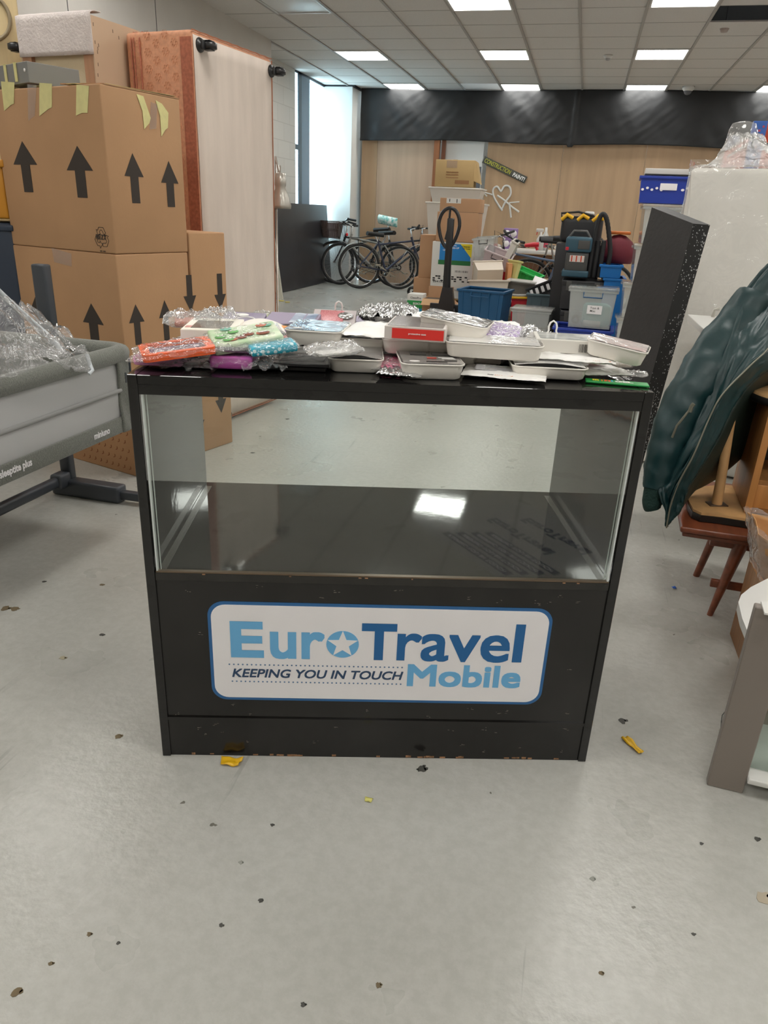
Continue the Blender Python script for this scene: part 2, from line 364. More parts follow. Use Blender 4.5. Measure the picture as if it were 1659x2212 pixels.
# black drape along the top of the back boards
def drape():
    mb = MB(); z0, z1 = 2.235, CZ-.012; x0, x1 = AY(779, 250, 12.83).x, XR-.05
    def fn(u, v):
        x = x0+(x1-x0)*u; z = z0+(z1-z0)*v
        n = noise.noise(Vector((x*1.6, z*1.2, 3)))*.045+noise.noise(Vector((x*4.5+z*3, z*2.5, 8)))*.02+noise.noise(Vector((x*9-z*9, z*6, 2)))*.008
        seam = .02*math.exp(-((x+.38)/.03)**2)
        return (x, 12.83+n*(1-.5*v)-seam, z+(1-v)*(.015*sin(x*2.1)+(.03 if abs(x+.4) < .05 else 0)*-1)+v*.012*sin(x*1.3+1))
    mb.grid(fn, 420, 40); o = mb.build('black_drape', mat('black_vinyl', (.010, .011, .0125), .5, bump=.3, bump_scale=9), None)
    o['kind'] = 'structure'; o.name = 'trim_1'; md = o.modifiers.new('s', 'SOLIDIFY'); md.thickness = .003
drape()
# plywood sheets of the back partition (each sheet a thing)
M_PLY = mat('pale_plywood', (.46, .31, .185), .6, noise_amt=.10, noise_scale=1.3, stretch=(5, 5, .35), bump=.03)
M_PLY2 = mat('pink_plywood', (.47, .325, .225), .6, noise_amt=.08, noise_scale=1.2, stretch=(6, 6, .3), bump=.03)
edges = [779, 812, 938]
def sheet(xa, xb, lab, m, yo=0, ztop=2.5, z0=0):
    solo(MB().box((0, 0, (ztop-z0)/2), (xb-xa-.004, .018, ztop-z0)), 'plywood_sheet', m, lab, 'wall board', 'plywood sheets closing the back of the room', M=frame(((xa+xb)/2, YB+.01+yo, z0)))
X = lambda px: AY(px, 420, YB).x
sheet(X(779), X(812), 'narrow plywood strip beside the white pillar', M_PLY, .0)
sheet(X(812), X(938), 'tall pinkish plywood sheet behind the bicycles', M_PLY2)
sheet(X(1045), X(1205), 'plywood sheet carrying the spray-painted heart', M_PLY)
sheet(X(1205), X(1382), 'plywood sheet right of the spray-painted heart', M_PLY)
sheet(X(1382), X(1560), 'plywood sheet behind the blue vented crate', M_PLY)
sheet(X(1560), XR-.02, 'plywood sheet behind the wrapped foam block at the right', M_PLY)
sheet(X(938), X(1045), 'low plywood piece closing the gap behind the box stack', M_PLY, .05, ztop=1.35)
# ================================================================== DISPLAY COUNTER
CW, CD_, CH, CAZ = .967, .53, .866, 16.13
CM = frame((-.763, 1.1385, 0), CAZ)
M_BLK = mat('gloss_black_laminate', (.0095, .009, .0085), .035, noise_amt=.25, noise_scale=6, bump=.012, bump_scale=26, spec=.55)
M_BLKF = mat('worn_black_laminate', (.012, .011, .010), .14, noise_amt=.35, noise_scale=7, bump=.02, bump_scale=22)
M_BLKS = mat('dusty_black_shelf', (.019, .0175, .015), .055, noise_amt=.30, noise_scale=8, bump=.006, bump_scale=34)
M_CHIP = mat('raw_chipboard', (.30, .16, .08), .8, noise_amt=.5, noise_scale=120)
ctr = thing('display_counter', 'glossy black shop display counter with glass front and blue and white sign', 'display counter', M=CM)
T = .018
for x in (T/2, CW-T/2): MB().box((x, CD_/2, CH/2), (T, CD_, CH), bev=.0012, seg=1).build('side_panel', M_BLK, ctr)
MB().box((CW/2, CD_/2, CH-T/2-.0005), (CW-2*T-.0004, CD_, T), bev=.001, seg=1).build('top', M_BLK, ctr)
MB().box((CW/2, CD_/2+.002, .455), (CW-2*T, CD_-.004, T), bev=.0008, seg=1).build('shelf', M_BLKS, ctr)
MB().box((CW/2, .012, .838), (CW-2*T, .018, .018)).build('top_rail', M_BLK, ctr)
fp_ = MB().box((CW/2, .013, (.105+.446)/2), (CW-2*T, .014, .446-.105)).build('front_panel', M_BLKF, ctr)
k = MB(); k.box((CW/2, .013, .05), (CW-2*T, .016, .100)); k.box((CW/2, .0085, .103), (CW-2*T, .013, .008)); k.build('plinth', M_BLKF, ctr)
ch = MB(); random.seed(3)
for i in range(26):
    x = random.uniform(.03, .93); ch.box((x, .0045, .003+random.random()*.002), (random.uniform(.004, .016), .0012, random.uniform(.002, .005)))
for i in range(7):
    x = random.uniform(.1, .9); ch.box((x, .0015, .4635), (random.uniform(.003, .008), .002, .0015))
ch.build('chipped_edge', M_CHIP, ctr)['kind'] = 'stuff'
MB().box((CW/2, .0095, .4655), (CW-2*T-.004, .010, .003)).build('glass_runner', mat('bronze_runner', (.16, .115, .075), .3, metal=.5), ctr)
MB().box((CW/2, CD_-.01, .05), (CW-2*T, .015, .8)) if 0 else None
bp_ = MB().box((CW/2, CD_-.012, .22), (CW-2*T, .012, .43)).build('back_panel', M_BLKF, ctr)
M_GL = film('cabinet_glass', (.93, .96, .94), .012, .22, .005)
M_GE = mat('bright_glass_edge', (.75, .80, .78), .12, spec=.9)
gl = MB().box((CW/2, .010, .655), (CW-2*T-.012, .005, .378)).build('glass_front', M_GL, ctr)
for x in (T+.0045, CW-T-.0045): MB().box((x, .0105, .655), (.0032, .010, .378)).build('edge_strip', M_GE, gl); MB().box((x+(.006 if x < .5 else -.006), .014, .655), (.0012, .003, .378)).build('edge_strip', M_GE, gl)
# thin hazy strips on the shelf along the foot of each side panel
tp = MB()
tp.box((.030, .26, .4645), (.014, .48, .0006)); tp.build('shelf_strip', film('hazy_strip_film', (1, 1, 1), .10, .2, .3, hazecol=(.5, .45, .35)), ctr)
MB().box((.935, .26, .4645), (.014, .48, .0006)).build('shelf_strip', MATS['hazy_strip_film'], ctr)
sc_ = MB(); random.seed(31)
for i in range(46):
    x = random.uniform(.03, .93); z = random.choice([random.uniform(.11, .15), random.uniform(.40, .44), random.uniform(.02, .09), random.uniform(.11, .43)])
    y = .0058 if z > .108 else .0048
    for k in range(3): sc_.box((x+random.uniform(-.006, .006), y, z+random.uniform(-.004, .004)), (random.uniform(.001, .006), .0003, random.uniform(.0004, .0016)), M=Matrix.Identity(4))
sc_.build('scuff_marks', flat('grey_scuff', (108, 102, 94), .7), ctr)['kind'] = 'stuff'
# the sign
SX0, SX1, SZ0, SZ1 = .118, .842, .155, .400
def rrect(x0, x1, z0, z1, r, n=8):
    P = []
    for cx, cz, a0 in ((x1-r, z0+r, -90), (x1-r, z1-r, 0), (x0+r, z1-r, 90), (x0+r, z0+r, 180)):
        for i in range(n+1): a = radians(a0+90*i/n); P.append((cx+r*cos(a), cz+r*sin(a)))
    return P
XZ = Matrix(((1, 0, 0, 0), (0, 0, 1, 0), (0, 1, 0, 0), (0, 0, 0, 1)))     # local XY -> XZ, extrusion towards +y
M_BL1 = flat('print_light_blue', (112, 182, 230), .45); M_BL2 = flat('print_deep_blue', (29, 102, 162), .45); M_BLB = flat('print_border_blue', (43, 103, 160), .4)
M_PAPER = mat('white_sign_paper', (.90, .875, .89), .4, noise_amt=.015, noise_scale=9, bump=.1, bump_scale=7); M_NAVY = flat('print_navy', (45, 72, 105), .45)
sg = MB().prism(rrect(SX0, SX1, SZ0, SZ1, .034), .0045, .0058, XZ).build('sign', M_BLB, ctr); sg['label'] = 'white sign with blue border reading EuroTravel Mobile'
MB().prism(rrect(SX0+.007, SX1-.007, SZ0+.007, SZ1-.007, .030), .0036, .0044, XZ).build('sign_paper', M_PAPER, sg)
def stext(body, x0, x1, z0, z1, m, bold=.02, shear=0, name='lettering', sp=1.):
    r = bold*(z1-z0)*.9; vs, fs = textmesh(body, x1-x0-2*r, z1-z0-2*r, 0, shear, .0005, space=sp)
    mb = MB()
    for k in range(9):
        dx, dz = r*(k % 3-1), r*(k//3-1)
        mb.add(vs, fs, 0, False, Matrix.Translation((x0+r+dx, .0035-.00001*k, z0+r+dz)) @ Matrix(((1, 0, 0, 0), (0, 0, -1, 0), (0, 1, 0, 0), (0, 0, 0, 1))))
    return mb.build(name, m, sg)
def sxz(px, py):
    P = AV(px, py, CM.translation, 90-CAZ); q = CM.inverted() @ P; return q.x, q.z
def sx_(px, py): return sxz(px, py)[0]
zb, zt = .2655, .3545
BD = .05
stext('E', sx_(497, 1384), sx_(569, 1384), zb, zt, M_BL1, BD)
xa = sx_(583, 1395)
stext('ur', xa, sx_(701, 1395), zb-.002, zb+.0665, M_BL1, BD)
cx, cz = sxz(740, 1394); R1 = .0345
disc = [(cx+R1*cos(2*pi*i/40), cz+R1*.96*sin(2*pi*i/40)) for i in range(40)]
MB().prism(disc, .0031, .0035, XZ).build('disc_mark', M_BL1, sg)
star = [(cx+(R1*.97 if i % 2 == 0 else R1*.40)*sin(pi*i/5), cz+(R1*.97 if i % 2 == 0 else R1*.40)*cos(pi*i/5)) for i in range(10)]
MB().prism(star, .0026, .003, XZ).build('star_mark', M_PAPER, sg)
stext('T', sx_(781, 1384), sx_(857, 1384), zb, zt+.0015, M_BL2, BD)
BD = .036
stext('rave', sx_(858, 1395), sx_(1103, 1395), zb-.001, zb+.068, M_BL2, BD)
stext('l', sx_(1112, 1384), sx_(1133, 1384), zb+.001, zt+.007, M_BL2, BD)
BD = .045
stext('Mobile', sx_(880, 1460), sx_(1126, 1462), .199, .2565, M_BL1, BD)
stext('KEEPING YOU IN TOUCH', sx_(501, 1460), sx_(871, 1462), .2150, .2370, M_NAVY, .03, .22)
dm = MB()
for z, (a, b_) in ((.2475, (495, 869)), (.2042, (500, 868))):
    xa, xb = sx_(a, 1440), sx_(b_, 1440)
    for i in range(40):
        x = xa+(xb-xa)*i/39; dm.prism([(x+.0019*cos(pi*k/4), z+.0019*sin(pi*k/4)) for k in range(8)], .0031, .0035, XZ)
dm.build('dotted_line', flat('print_mid_blue', (96, 128, 165)), sg)['kind'] = 'stuff'
# ================================================================== LEFT SIDE: cartons, bed bases, crib
M_CARD = mat('brown_cardboard', lin(184, 143, 104), .75, noise_amt=.06, noise_scale=3, bump=.06, bump_scale=70, stretch=(1, 1, 1))
M_CARDD = mat('carton_edge', lin(150, 110, 75), .85); M_INK = flat('black_ink', (58, 50, 44), .7)
M_MASK = mat('masking_tape', lin(222, 214, 150), .55, noise_amt=.05, noise_scale=30, bump=.15, bump_scale=60)
M_CLR = film('clear_packing_tape', (.97, .93, .88), .10, .3, .15)
def carton_frame(K, az): return frame((K[0], K[1], K[2]), 90-az)
def carton(name, label, K, az, LR, LL, H, m=None, group=None, bow=.004):
    """front corner at K; +x runs along the right-hand face, +y along the left-hand face"""
    M = carton_frame(K, az); t = thing(name, label, 'cardboard box', M=M, group=group)
    mb = MB(); mb.box((LR/2, LL/2, H/2), (LR, LL, H), bev=.006, seg=2)
    mb.build('body', m or M_CARD, t); return t, M
def on_face(M, face, px, py):
    n = M.to_3x3() @ (Vector((0, -1, 0)) if face == 'R' else Vector((-1, 0, 0)))
    d = ray(px, py); P0 = M.translation; P = CAMC+d*((P0-CAMC).dot(n)/d.dot(n)); q = M.inverted() @ P
    return (q.x, q.z) if face == 'R' else (q.y, q.z)
def face_mat(face, off=.0015):   # maps (a, b, t) with a along the face, b up, t outwards
    if face == 'R': return Matrix(((1, 0, 0, 0), (0, 0, -1, -off*0), (0, 1, 0, 0), (0, 0, 0, 1)))
    return Matrix(((0, 0, -1, 0), (1, 0, 0, 0), (0, 1, 0, 0), (0, 0, 0, 1)))
def arrow(t, M, face, tip, base, wpx=None, up=True, w=.028, hw=.066, hl=.085):
    a0, b0 = on_face(M, face, *tip); a1, b1 = on_face(M, face, *base)
    s = 1 if b0 > b1 else -1
    ax = (a0+a1)/2; nk = b0-s*hl
    P = [(ax, b0), (ax-s*hw, nk), (ax-s*w, nk), (ax-s*w, b1), (ax+s*w, b1), (ax+s*w, nk), (ax+s*hw, nk)]
    MB().prism(P, .0008, .0014, face_mat(face)).build('printed_arrow', M_INK, t)
def strip_on(t, M, face, pts, m, name='tape_strip', off=.0016):
    P = [on_face(M, face, *p) for p in pts]; MB().prism(P, off, off+.0006, face_mat(face)).build(name, m, t)
Bc = G(503, 955); AZB = 16.05
K = AV(250, 553, Bc, AZB); K0 = Vector((K.x, K.y, 0))
# patterned carton on the floor under the big box
t, M = carton('cardboard_carton', 'cardboard carton printed with small tick marks, on the floor under the big boxes', (K0.x+.02, K0.y-.02, 0), AZB, .36, .66, .385, mat('ticked_cardboard', lin(176, 132, 92), .75, noise_amt=.05, noise_scale=5))
tk = MB(); 
for face, L0, L1 in (('R', .02, .40), ('L', .02, .40)):
    for i in range(9):
        for j in range(9):
            a = L0+.02+i*(L1-L0-.03)/9+(.02 if j % 2 else 0); b = .03+j*.04
            FM = face_mat(face)
            tk.prism([(a, b), (a+.012, b-.006), (a+.012, b-.002), (a+.004, b+.002), (a+.004, b+.012), (a, b+.012)], .0008, .0014, FM)
tk.build('tick_pattern', flat('tick_ink', (140, 84, 52), .8), t)['kind'] = 'stuff'
# lower big box
KL = Vector((K0.x, K0.y, .387))
t, M = carton('moving_box', 'lower big moving box with up arrows, directly under the taped box', KL, AZB, .400, .70, .949-.387, group=None)
arrow(t, M, 'R', (295, 657), (297, 745), w=.017, hw=.042, hl=.075); arrow(t, M, 'R', (358, 648), (358, 740), w=.016, hw=.038, hl=.075)
arrow(t, M, 'L', (82, 638), (88, 740)); arrow(t, M, 'L', (197, 655), (207, 745))
strip_on(t, M, 'L', [(112, 535), (155, 548), (156, 576), (118, 566)], M_CLR)
# upper big box
KU = Vector((K0.x, K0.y, .950)); TH = 1.552-.950
t, M = carton('moving_box', 'upper big moving box with masking tape strips, four up arrows and recycling mark', KU, AZB, .405, .665, TH)
for tip, base in (((48, 305), (63, 415)), ((168, 315), (178, 427))): arrow(t, M, 'L', tip, base, w=.030, hw=.078, hl=.088)
for tip, base in (((288, 331), (292, 439)), ((367, 348), (367, 447))): arrow(t, M, 'R', tip, base, w=.021, hw=.049, hl=.085)
for pts in ([(3, 176), (32, 178), (31, 224), (24, 227), (10, 240)], [(86, 179), (113, 181), (113, 232), (105, 236), (86, 251)], [(166, 183), (193, 186), (190, 244), (178, 244), (165, 250)]): strip_on(t, M, 'L', pts, M_MASK)
for pts in ([(294, 203), (309, 208), (325, 255), (322, 266), (311, 279), (307, 240)], [(335, 216), (349, 224), (363, 244), (362, 276), (356, 281), (348, 295), (345, 250)]): strip_on(t, M, 'R', pts, M_MASK)
strip_on(t, M, 'R', [(325, 220), (339, 226), (337, 278), (322, 280)], M_CLR); strip_on(t, M, 'L', [(60, 182), (80, 184), (76, 250), (62, 262)], M_CLR)
fl = MB(); 
fl.add([(.02, .0, TH+.002), (.405, .0, TH+.002), (.40, .26, TH+.030), (.03, .26, TH+.012)], [(0, 1, 2, 3)]); fl.build('top_flap', M_CARD, t, solid=.004)
fl = MB(); fl.add([(.18, .03, TH+.004), (.40, .02, TH+.010), (.42, .20, TH+.036), (.22, .22, TH+.028)], [(0, 1, 2, 3)]); fl.build('top_flap', M_CARDD, t, solid=.004)
for a in (.16, .36, .54):
    mb = MB(); mb.box((.10, a, TH+.0045), (.20, .055, .001)); mb.build('tape_strip', M_MASK, t)
mb = MB(); mb.add([(.04, .01, TH+.006), (.39, .0, TH+.008), (.39, .03, TH+.012), (.05, .09, TH+.010)], [(0, 1, 2, 3)]); mb.build('tape_strip', M_MASK, t, solid=.001)
# recycling mark
ca, cb = on_face(M, 'L', 220, 514); FM = face_mat('L')
rm = MB()
def seg(P, r=.0011): rm.tube([FM @ Vector((ca+x, cb+y, .001)) for x, y in P], r, 4)
for k in range(3):
    c_, s_ = cos(radians(120*k)), sin(radians(120*k)); rot = lambda P: [(x*c_-y*s_, x*s_+y*c_) for x, y in P]
    seg(rot([(-.016, .012), (-.026, .020), (-.014, .040), (.012, .040), (.020, .028), (.028, .032), (.022, .012), (.004, .016), (.010, .021), (.004, .030), (-.004, .030), (-.016, .012)]))
vs, fs = textmesh('REZY', .062, .019, .02); rm.add(vs, fs, 0, False, Matrix.Translation((-.0022, ca+.031, cb-.006)) @ Matrix(((0, 0, -1, 0), (-1, 0, 0, 0), (0, 1, 0, 0), (0, 0, 0, 1))))
vs, fs = textmesh('UK 1001', .034, .006, .02); rm.add(vs, fs, 0, False, Matrix.Translation((-.0012, ca+.017, cb-.054)) @ Matrix(((0, 0, -1, 0), (-1, 0, 0, 0), (0, 1, 0, 0), (0, 0, 0, 1))))
rm.build('recycling_mark', M_INK, t)
# tall side box with down arrows
P1 = K0+Vector((sin(radians(AZB)), cos(radians(AZB)), 0))*.414
t, M = carton('moving_box', 'tall moving box with down arrows standing beside the lower box', (P1.x, P1.y, 0), AZB, (Vector((Bc.x, Bc.y))-Vector((P1.x, P1.y))).length, .42, 1.032)
arrow(t, M, 'R', (411, 673), (408, 594), w=.017, hw=.040, hl=.07); arrow(t, M, 'R', (477, 668), (473, 591), w=.017, hw=.040, hl=.07)
arrow(t, M, 'R', (477, 892), (475, 800), w=.017, hw=.040, hl=.07); arrow(t, M, 'R', (428, 940), (428, 850), w=.017, hw=.040, hl=.07)
# divan bases
M_SALM = mat('salmon_damask', lin(204, 146, 112), .7, noise_amt=.10, noise_scale=60, bump=.1, bump_scale=90)
M_SALB = mat('salmon_border', lin(168, 98, 72), .7, noise_amt=.18, noise_scale=70); M_LINEN = mat('dusty_white_linen', lin(214, 200, 188), .85, noise_amt=.07, noise_scale=3.5, stretch=(3, 3, .5), bump=.1, bump_scale=60)
M_CAST = mat('black_rubber', (.016, .016, .017), .35)
def caster(parent, P, n, s=1.):
    """wheel standing out from a face whose outward normal is n (local frame of the parent)"""
    n = Vector(n); q = n.to_track_quat('Z', 'Y').to_matrix().to_4x4(); Mx = Matrix.Translation(Vector(P)) @ q @ Matrix.Scale(s, 4)
    c = MB(); c.lathe([(0, 0), (.022, 0), (.020, .005), (.010, .008), (.009, .014)], 16, M=Mx); c.box((.006, 0, .016), (.034, .028, .010), M=Mx, bev=.004)
    for sy in (-1, 1): c.box((.014, sy*.0125, .025), (.028, .003, .026), M=Mx, bev=.001)
    o = c.build('caster', M_CAST, parent)
    w = MB(); R = Mx @ Matrix.Translation((.020, 0, .026)) @ Matrix.Rotation(pi/2, 4, 'X'); w.lathe([(0, -.0105), (.016, -.0105), (.022, -.008), (.022, .008), (.016, .0105), (0, .0105)], 20, M=R)
    w.build('wheel', M_CAST, o); return o
B2 = G(598, 868); AZ2 = 8.7; K2 = AV(413, 62, B2, AZ2); LR2 = (Vector((B2.x, B2.y))-Vector((K2.x, K2.y))).length
def divan(name, label, K, az, LR, LL, H, mside, border=True):
    M = carton_frame((K[0], K[1], 0), az); t = thing(name, label, 'divan bed base', M=M)
    b = MB(); b.box((LR/2, LL/2, .02+(H-.02)/2), (LR, LL, H-.02), bev=.022, seg=4); b.build('body', mside, t)
    u = MB(); u.grid(lambda a, c: (LR*(.012+.976*a), -.001-.002*noise.noise(Vector((a*4, c*9, 1))), .035+(H-.055)*c), 10, 30); u.build('underside_cloth', M_LINEN, t, solid=.003)
    if border:
        e = MB(); e.box((-.0015, .034, H/2), (.003, .064, H-.06)); e.build('border_band', M_SALB, t)
        for y in (LL-.035, LL-.05, LL-.085): e = MB(); e.tube([(-.002, y, .05), (-.003, y, H-.03), (.02, y, H+.001), (LR-.02, y, H+.001)], .004, 6); e.build('piping', M_SALB, t)
        st = MB(); pts = [(LR*i/30, -.001+.001*sin(i*2.3), H-.002+.001*sin(i*1.7)) for i in range(31)]; st.tube(pts, .003, 4)
        st.tube([(LR-.002, -.002, H-.01-.055*i) for i in range(34)], .003, 4); st.tube([(LR*i/30, -.002, .022) for i in range(31)], .003, 4); st.build('frayed_edge', mat('rust_thread', lin(166, 102, 70), .8), t)
    for x, z in ((.055, H-.055), (LR-.01, H-.06), (LR-.02, .06), (.055, .06)): caster(t, (x, -.003, z), (0, -1, 0), 1.45)
    return t
dv = divan('divan_bed_base', 'salmon patterned divan bed base standing on end with white linen underside', K2, AZ2, LR2, .385, 1.892, M_SALM)
# damask pattern: raised stars
dm = MB()
for i in range(5):
    for j in range(13):
        y = .10+i*.052; z = 1.0+j*.07+(.035 if i % 2 else 0)
        for k in range(6): a = k*pi/3; dm.torus((-.0006, y+.014*cos(a), z+.014*sin(a)), .006, .0008, (1, 0, 0), 8, 3)
dm.build('damask_pattern', mat('damask_thread', lin(214, 150, 112), .5), dv)['kind'] = 'stuff'
# second divan behind: only its casters peep over
M2 = carton_frame((K2.x-.10, K2.y+.45+.35, 0), AZ2)
t = thing('divan_bed_base', 'second divan bed base hidden behind the salmon one, its black casters peeping over the top', 'divan bed base', M=M2)
MB().box((.42, .62, .96), (.80, .40, 1.86), bev=.02).build('body', M_SALM, t)
for x, y in ((.05, .55), (.12, .44), (.75, .44)): caster(t, (x, y, 1.885), (0, 0, 1), 1.3)
# stripped bed base with plywood side
K3 = (-2.30, 3.42); M3 = carton_frame((K3[0], K3[1], 0), AZ2)
t = thing('stripped_bed_base', 'bare bed base on end with plywood side and white fleece over its top', 'bed base', M=M3)
HB = AV(172, 18, K3, AZ2).z
M_PINE = mat('pine_timber', lin(176, 132, 100), .65, noise_amt=.12, noise_scale=4, stretch=(8, 8, .6)); M_HARD = mat('pale_hardboard', lin(200, 172, 144), .7, noise_amt=.04, noise_scale=3)
M_FLEECE = mat('white_fleece', lin(214, 204, 200), .9, noise_amt=.06, noise_scale=12, bump=.4, bump_scale=90); M_CREAM = mat('cream_cloth', lin(216, 200, 168), .85, noise_amt=.05, noise_scale=4, bump=.15, bump_scale=40)
MB().box((.30, .003, HB/2), (.60, .006, HB-.02)).build('plywood_side', M_HARD, t)
MB().box((.30, .447, HB/2), (.60, .006, HB-.02)).build('plywood_side', M_HARD, t)
for y in (.035, .415): MB().box((.015, y, HB/2-.01), (.03, .055, HB-.04)).build('pine_post', M_PINE, t)
MB().box((.025, .225, HB/2-.02), (.006, .33, HB-.06)).build('cream_panel', M_CREAM, t)
fc = MB()
def ff(u, v):
    y = -.003+.456*u; a = v
    n = .002*noise.noise(Vector((u*9, v*9, 4)))
    if a < .5: return (-.004-n, y, HB-.165+.165*a*2-.0)
    q = (a-.5)*2; return (-.004+.07*q, y, HB+.012*sin(pi*min(1, q*2)/2)+n)
fc.grid(ff, 14, 16); fc.build('fleece_wrap', M_FLEECE, t, solid=.005)
for y, z in ((.5-.02, HB-.12),): caster(t, (.03, .453, HB-.12), (0, 1, 0), 1.4)
sp = MB(); random.seed(5)
for i in range(14): x, z = random.choice([(random.uniform(.01, .04), random.uniform(1.5, 1.9)), (random.uniform(.05, .5), random.uniform(1.5, 1.9))]); sp.box((x, -.0005, z), (.003, .001, .014))
sp.build('staple', flat('staple_grey', (110, 90, 72), .5), t)['kind'] = 'stuff'
# grey cardboard sleeve lying on the upper box
p = on_face(carton_frame(KU, AZB), 'L', 87, 172)
Mg = carton_frame(KU, AZB) @ Matrix.Translation((.01, p[0]+.10, TH+.014)) @ Matrix.Rotation(radians(-10), 4, 'Z')
t = thing('flat_grey_box', 'flat grey box with two strips of masking tape on top of the upper moving box', 'box', M=Mg)
MB().box((.12, .17, .045), (.22, .34, .075), bev=.002, seg=1).build('body', flat('grey_board', (128, 127, 124), .6), t)
for y in (.10, .19): mb = MB(); mb.box((.008, y, .05), (.002, .022, .068)); mb.box((.12, y, .0832), (.23, .022, .001)); mb.build('tape_strip', M_MASK, t)
MB().lathe([(0, 0), (.0065, 0), (.0065, .002), (0, .002)], 14, M=Matrix.Translation((.0095, .022, .052)) @ Matrix.Rotation(-pi/2, 4, 'Y')).build('white_dot', M_PAPER, t)
# curved pale wood chair back left of the bed base, and things at the frame's left edge
P = AD(4, 95, 4.55); t = thing('bentwood_panel', 'pale wooden panel with a grey ring at the top left corner', 'wooden panel', (P.x-.10, P.y, 0), 35)
MB().box((0, 0, 1.08), (.34, .02, 2.15), bev=.006).build('panel', mat('pale_birch', lin(206, 184, 140), .5, noise_amt=.08, noise_scale=4, stretch=(7, 7, .5)), t); MB().torus((.03, -.014, 1.95), .10, .009, (0, 1, 0), 28, 6).build('ring', flat('ring_grey', (150, 135, 108), .4), t)
for (px, py, zt, nm, lab, col, cat) in ((2, 420, None, 'storage_crate', 'orange crate at the left edge behind the moving boxes', (205, 140, 40), 'crate'),):
    P = AD(0, 480, 3.75); Q = AD(0, 350, 3.75)
    t = thing(nm, lab, cat, (P.x-.235, P.y+.19, P.z+.012), 16)
    h = Q.z-P.z; mb = MB(); mb.box((0, 0, h/2), (.36, .34, h), bev=.01); mb.build('body', flat('orange_plastic', col, .4), t); MB().box((0, 0, h-.015), (.39, .37, .03), bev=.006).build('rim', flat('orange_plastic', col, .4), t)
    P2 = AD(0, 480, 3.75)
    for k, (z0, z1) in enumerate(((0, P2.z/2-.006), (P2.z/2, P2.z-.006))):
        t2 = thing('storage_crate', ('bottom' if k == 0 else 'second')+' dark blue crate of the stack under the orange crate at the left edge', 'crate', (P.x-.235, P.y+.19, z0+.001), 16)
        mb = MB(); mb.box((0, 0, (z1-z0)/2), (.37, .35, z1-z0), bev=.012); mb.build('body', flat('dark_navy_plastic', (52, 62, 78), .35), t2); MB().box((0, 0, z1-z0-.02), (.395, .375, .025), bev=.006).build('rim', flat('dark_navy_plastic', (52, 62, 78), .35), t2)
# clip lamp beyond the divan
P = AD(606, 415, 4.95); t = thing('spot_lamp', 'brushed silver bell-shaped spot lamp poking out behind the divan edge', 'lamp', (P.x-.05, P.y+.05, 0))
M_BRUSH = mat('brushed_nickel', (.50, .48, .43), .3, metal=.55); L0 = Vector((.05, -.05, P.z))
MB().lathe([(.010, .11), (.034, .105), (.036, .04), (.030, .025), (.05, -.02), (.066, -.075), (.064, -.095), (.060, -.075), (.03, .0), (0, .01)], 28, M=Matrix.Translation(L0)).build('shade', M_BRUSH, t)
MB().tube([L0+Vector((0, 0, .10)), L0+Vector((0, 0, .15))], .004).tube([L0+Vector((0, 0, .09)), L0+Vector((-.05, .05, .20)), (0, .0, P.z+.20), (0, 0, .03)], .007).build('pole', M_BRUSH, t); MB().lathe([(0, 0), (.12, 0), (.12, .018), (.02, .03), (0, .03)]).build('base', M_BRUSH, t)
# black board leaning under the window
bl, br = G(613, 629), G(695, 607); bl.x = br.x = -4.13
tl = AX(598, 436, -4.22); tr = AX(698, 443, -4.22)
y0 = 9.75; y1 = 12.45; zt = tr.z
Mb = frame((-4.13, y0, .002)); zt = AX(640, 440, -4.22).z
th = math.asin(.10/zt); mb = MB(); mb.box((0, (y1-y0)/2, zt/2), (.018, y1-y0, zt), M=Matrix.Rotation(-th, 4, 'Y'))
solo(mb, 'black_board', mat('satin_black_board', (.03, .03, .034), .32, noise_amt=.25, noise_scale=1.5, bump=.02), 'large black board leaning against the wall under the window', 'board', M=frame((-4.14, y0, .006)))
# pale laths leaning at the end of the near wall, with tape scraps
for k, (dx, dy, top) in enumerate(((0, 0, 1.32), (.05, .08, .95))):
    P = G(612-6*k, 648); M = frame((P.x+dx*0, P.y+dy*0, .001)); mb = MB(); mb.hexa([(-.04, -.01, 0), (.0, -.01, 0), (.0, .01, 0), (-.04, .01, 0), (-.36-.02*k, .30, top), (-.32, .30, top), (-.32, .32, top), (-.36-.02*k, .32, top)])
    solo(mb, 'timber_lath', flat('grey_white_paint', (205, 203, 190), .5), ('taller' if k == 0 else 'shorter')+' pale lath leaning in the corner past the divan', 'lath', M=M)
for k, (px, py) in enumerate(((606, 650), (621, 653))):
    P = G(px, py, .002); solo(MB().box((0, 0, .003), (.09-.03*k, .05, .006), bev=.002), 'tape_scrap', flat('yellow_tape', (226, 208, 92), .5), ('left' if k == 0 else 'right')+' yellow tape scrap on the floor at the foot of the pale laths', 'tape scrap', M=frame(P, 25*k))
# ------------------------------------------------------------------ bedside crib
M_CRG = mat('grey_melange_fabric', lin(108, 110, 102), .9, noise_amt=.22, noise_scale=260, bump=.3, bump_scale=240, sheen=.3)
M_CRM = mat('dark_grey_tube', lin(62, 66, 72), .38); M_MESH = film('white_mesh_fabric', (.9, .9, .9), .72, .05, .5, hazecol=(.62, .62, .62))
M_CRMID = mat('light_grey_fabric', lin(150, 150, 148), .8)
MC = frame((-1.51, 2.27, 0), -1.); crib = thing('bedside_crib', 'grey bedside crib with mesh sides and clear plastic cover at the left edge', 'crib', M=MC)
CWd, CLn, ZT, ZB = .74, 1.05, .660, .388
rail = [(0, -CLn, ZT), (0, -.06, ZT), (-.012, -.018, ZT), (-.05, .0, ZT), (-CWd+.05, 0, ZT), (-CWd+.012, -.018, ZT), (-CWd, -.06, ZT), (-CWd, -CLn, ZT)]
MB().tube(rail, .030, 14).build('top_rail', M_CRG, crib)
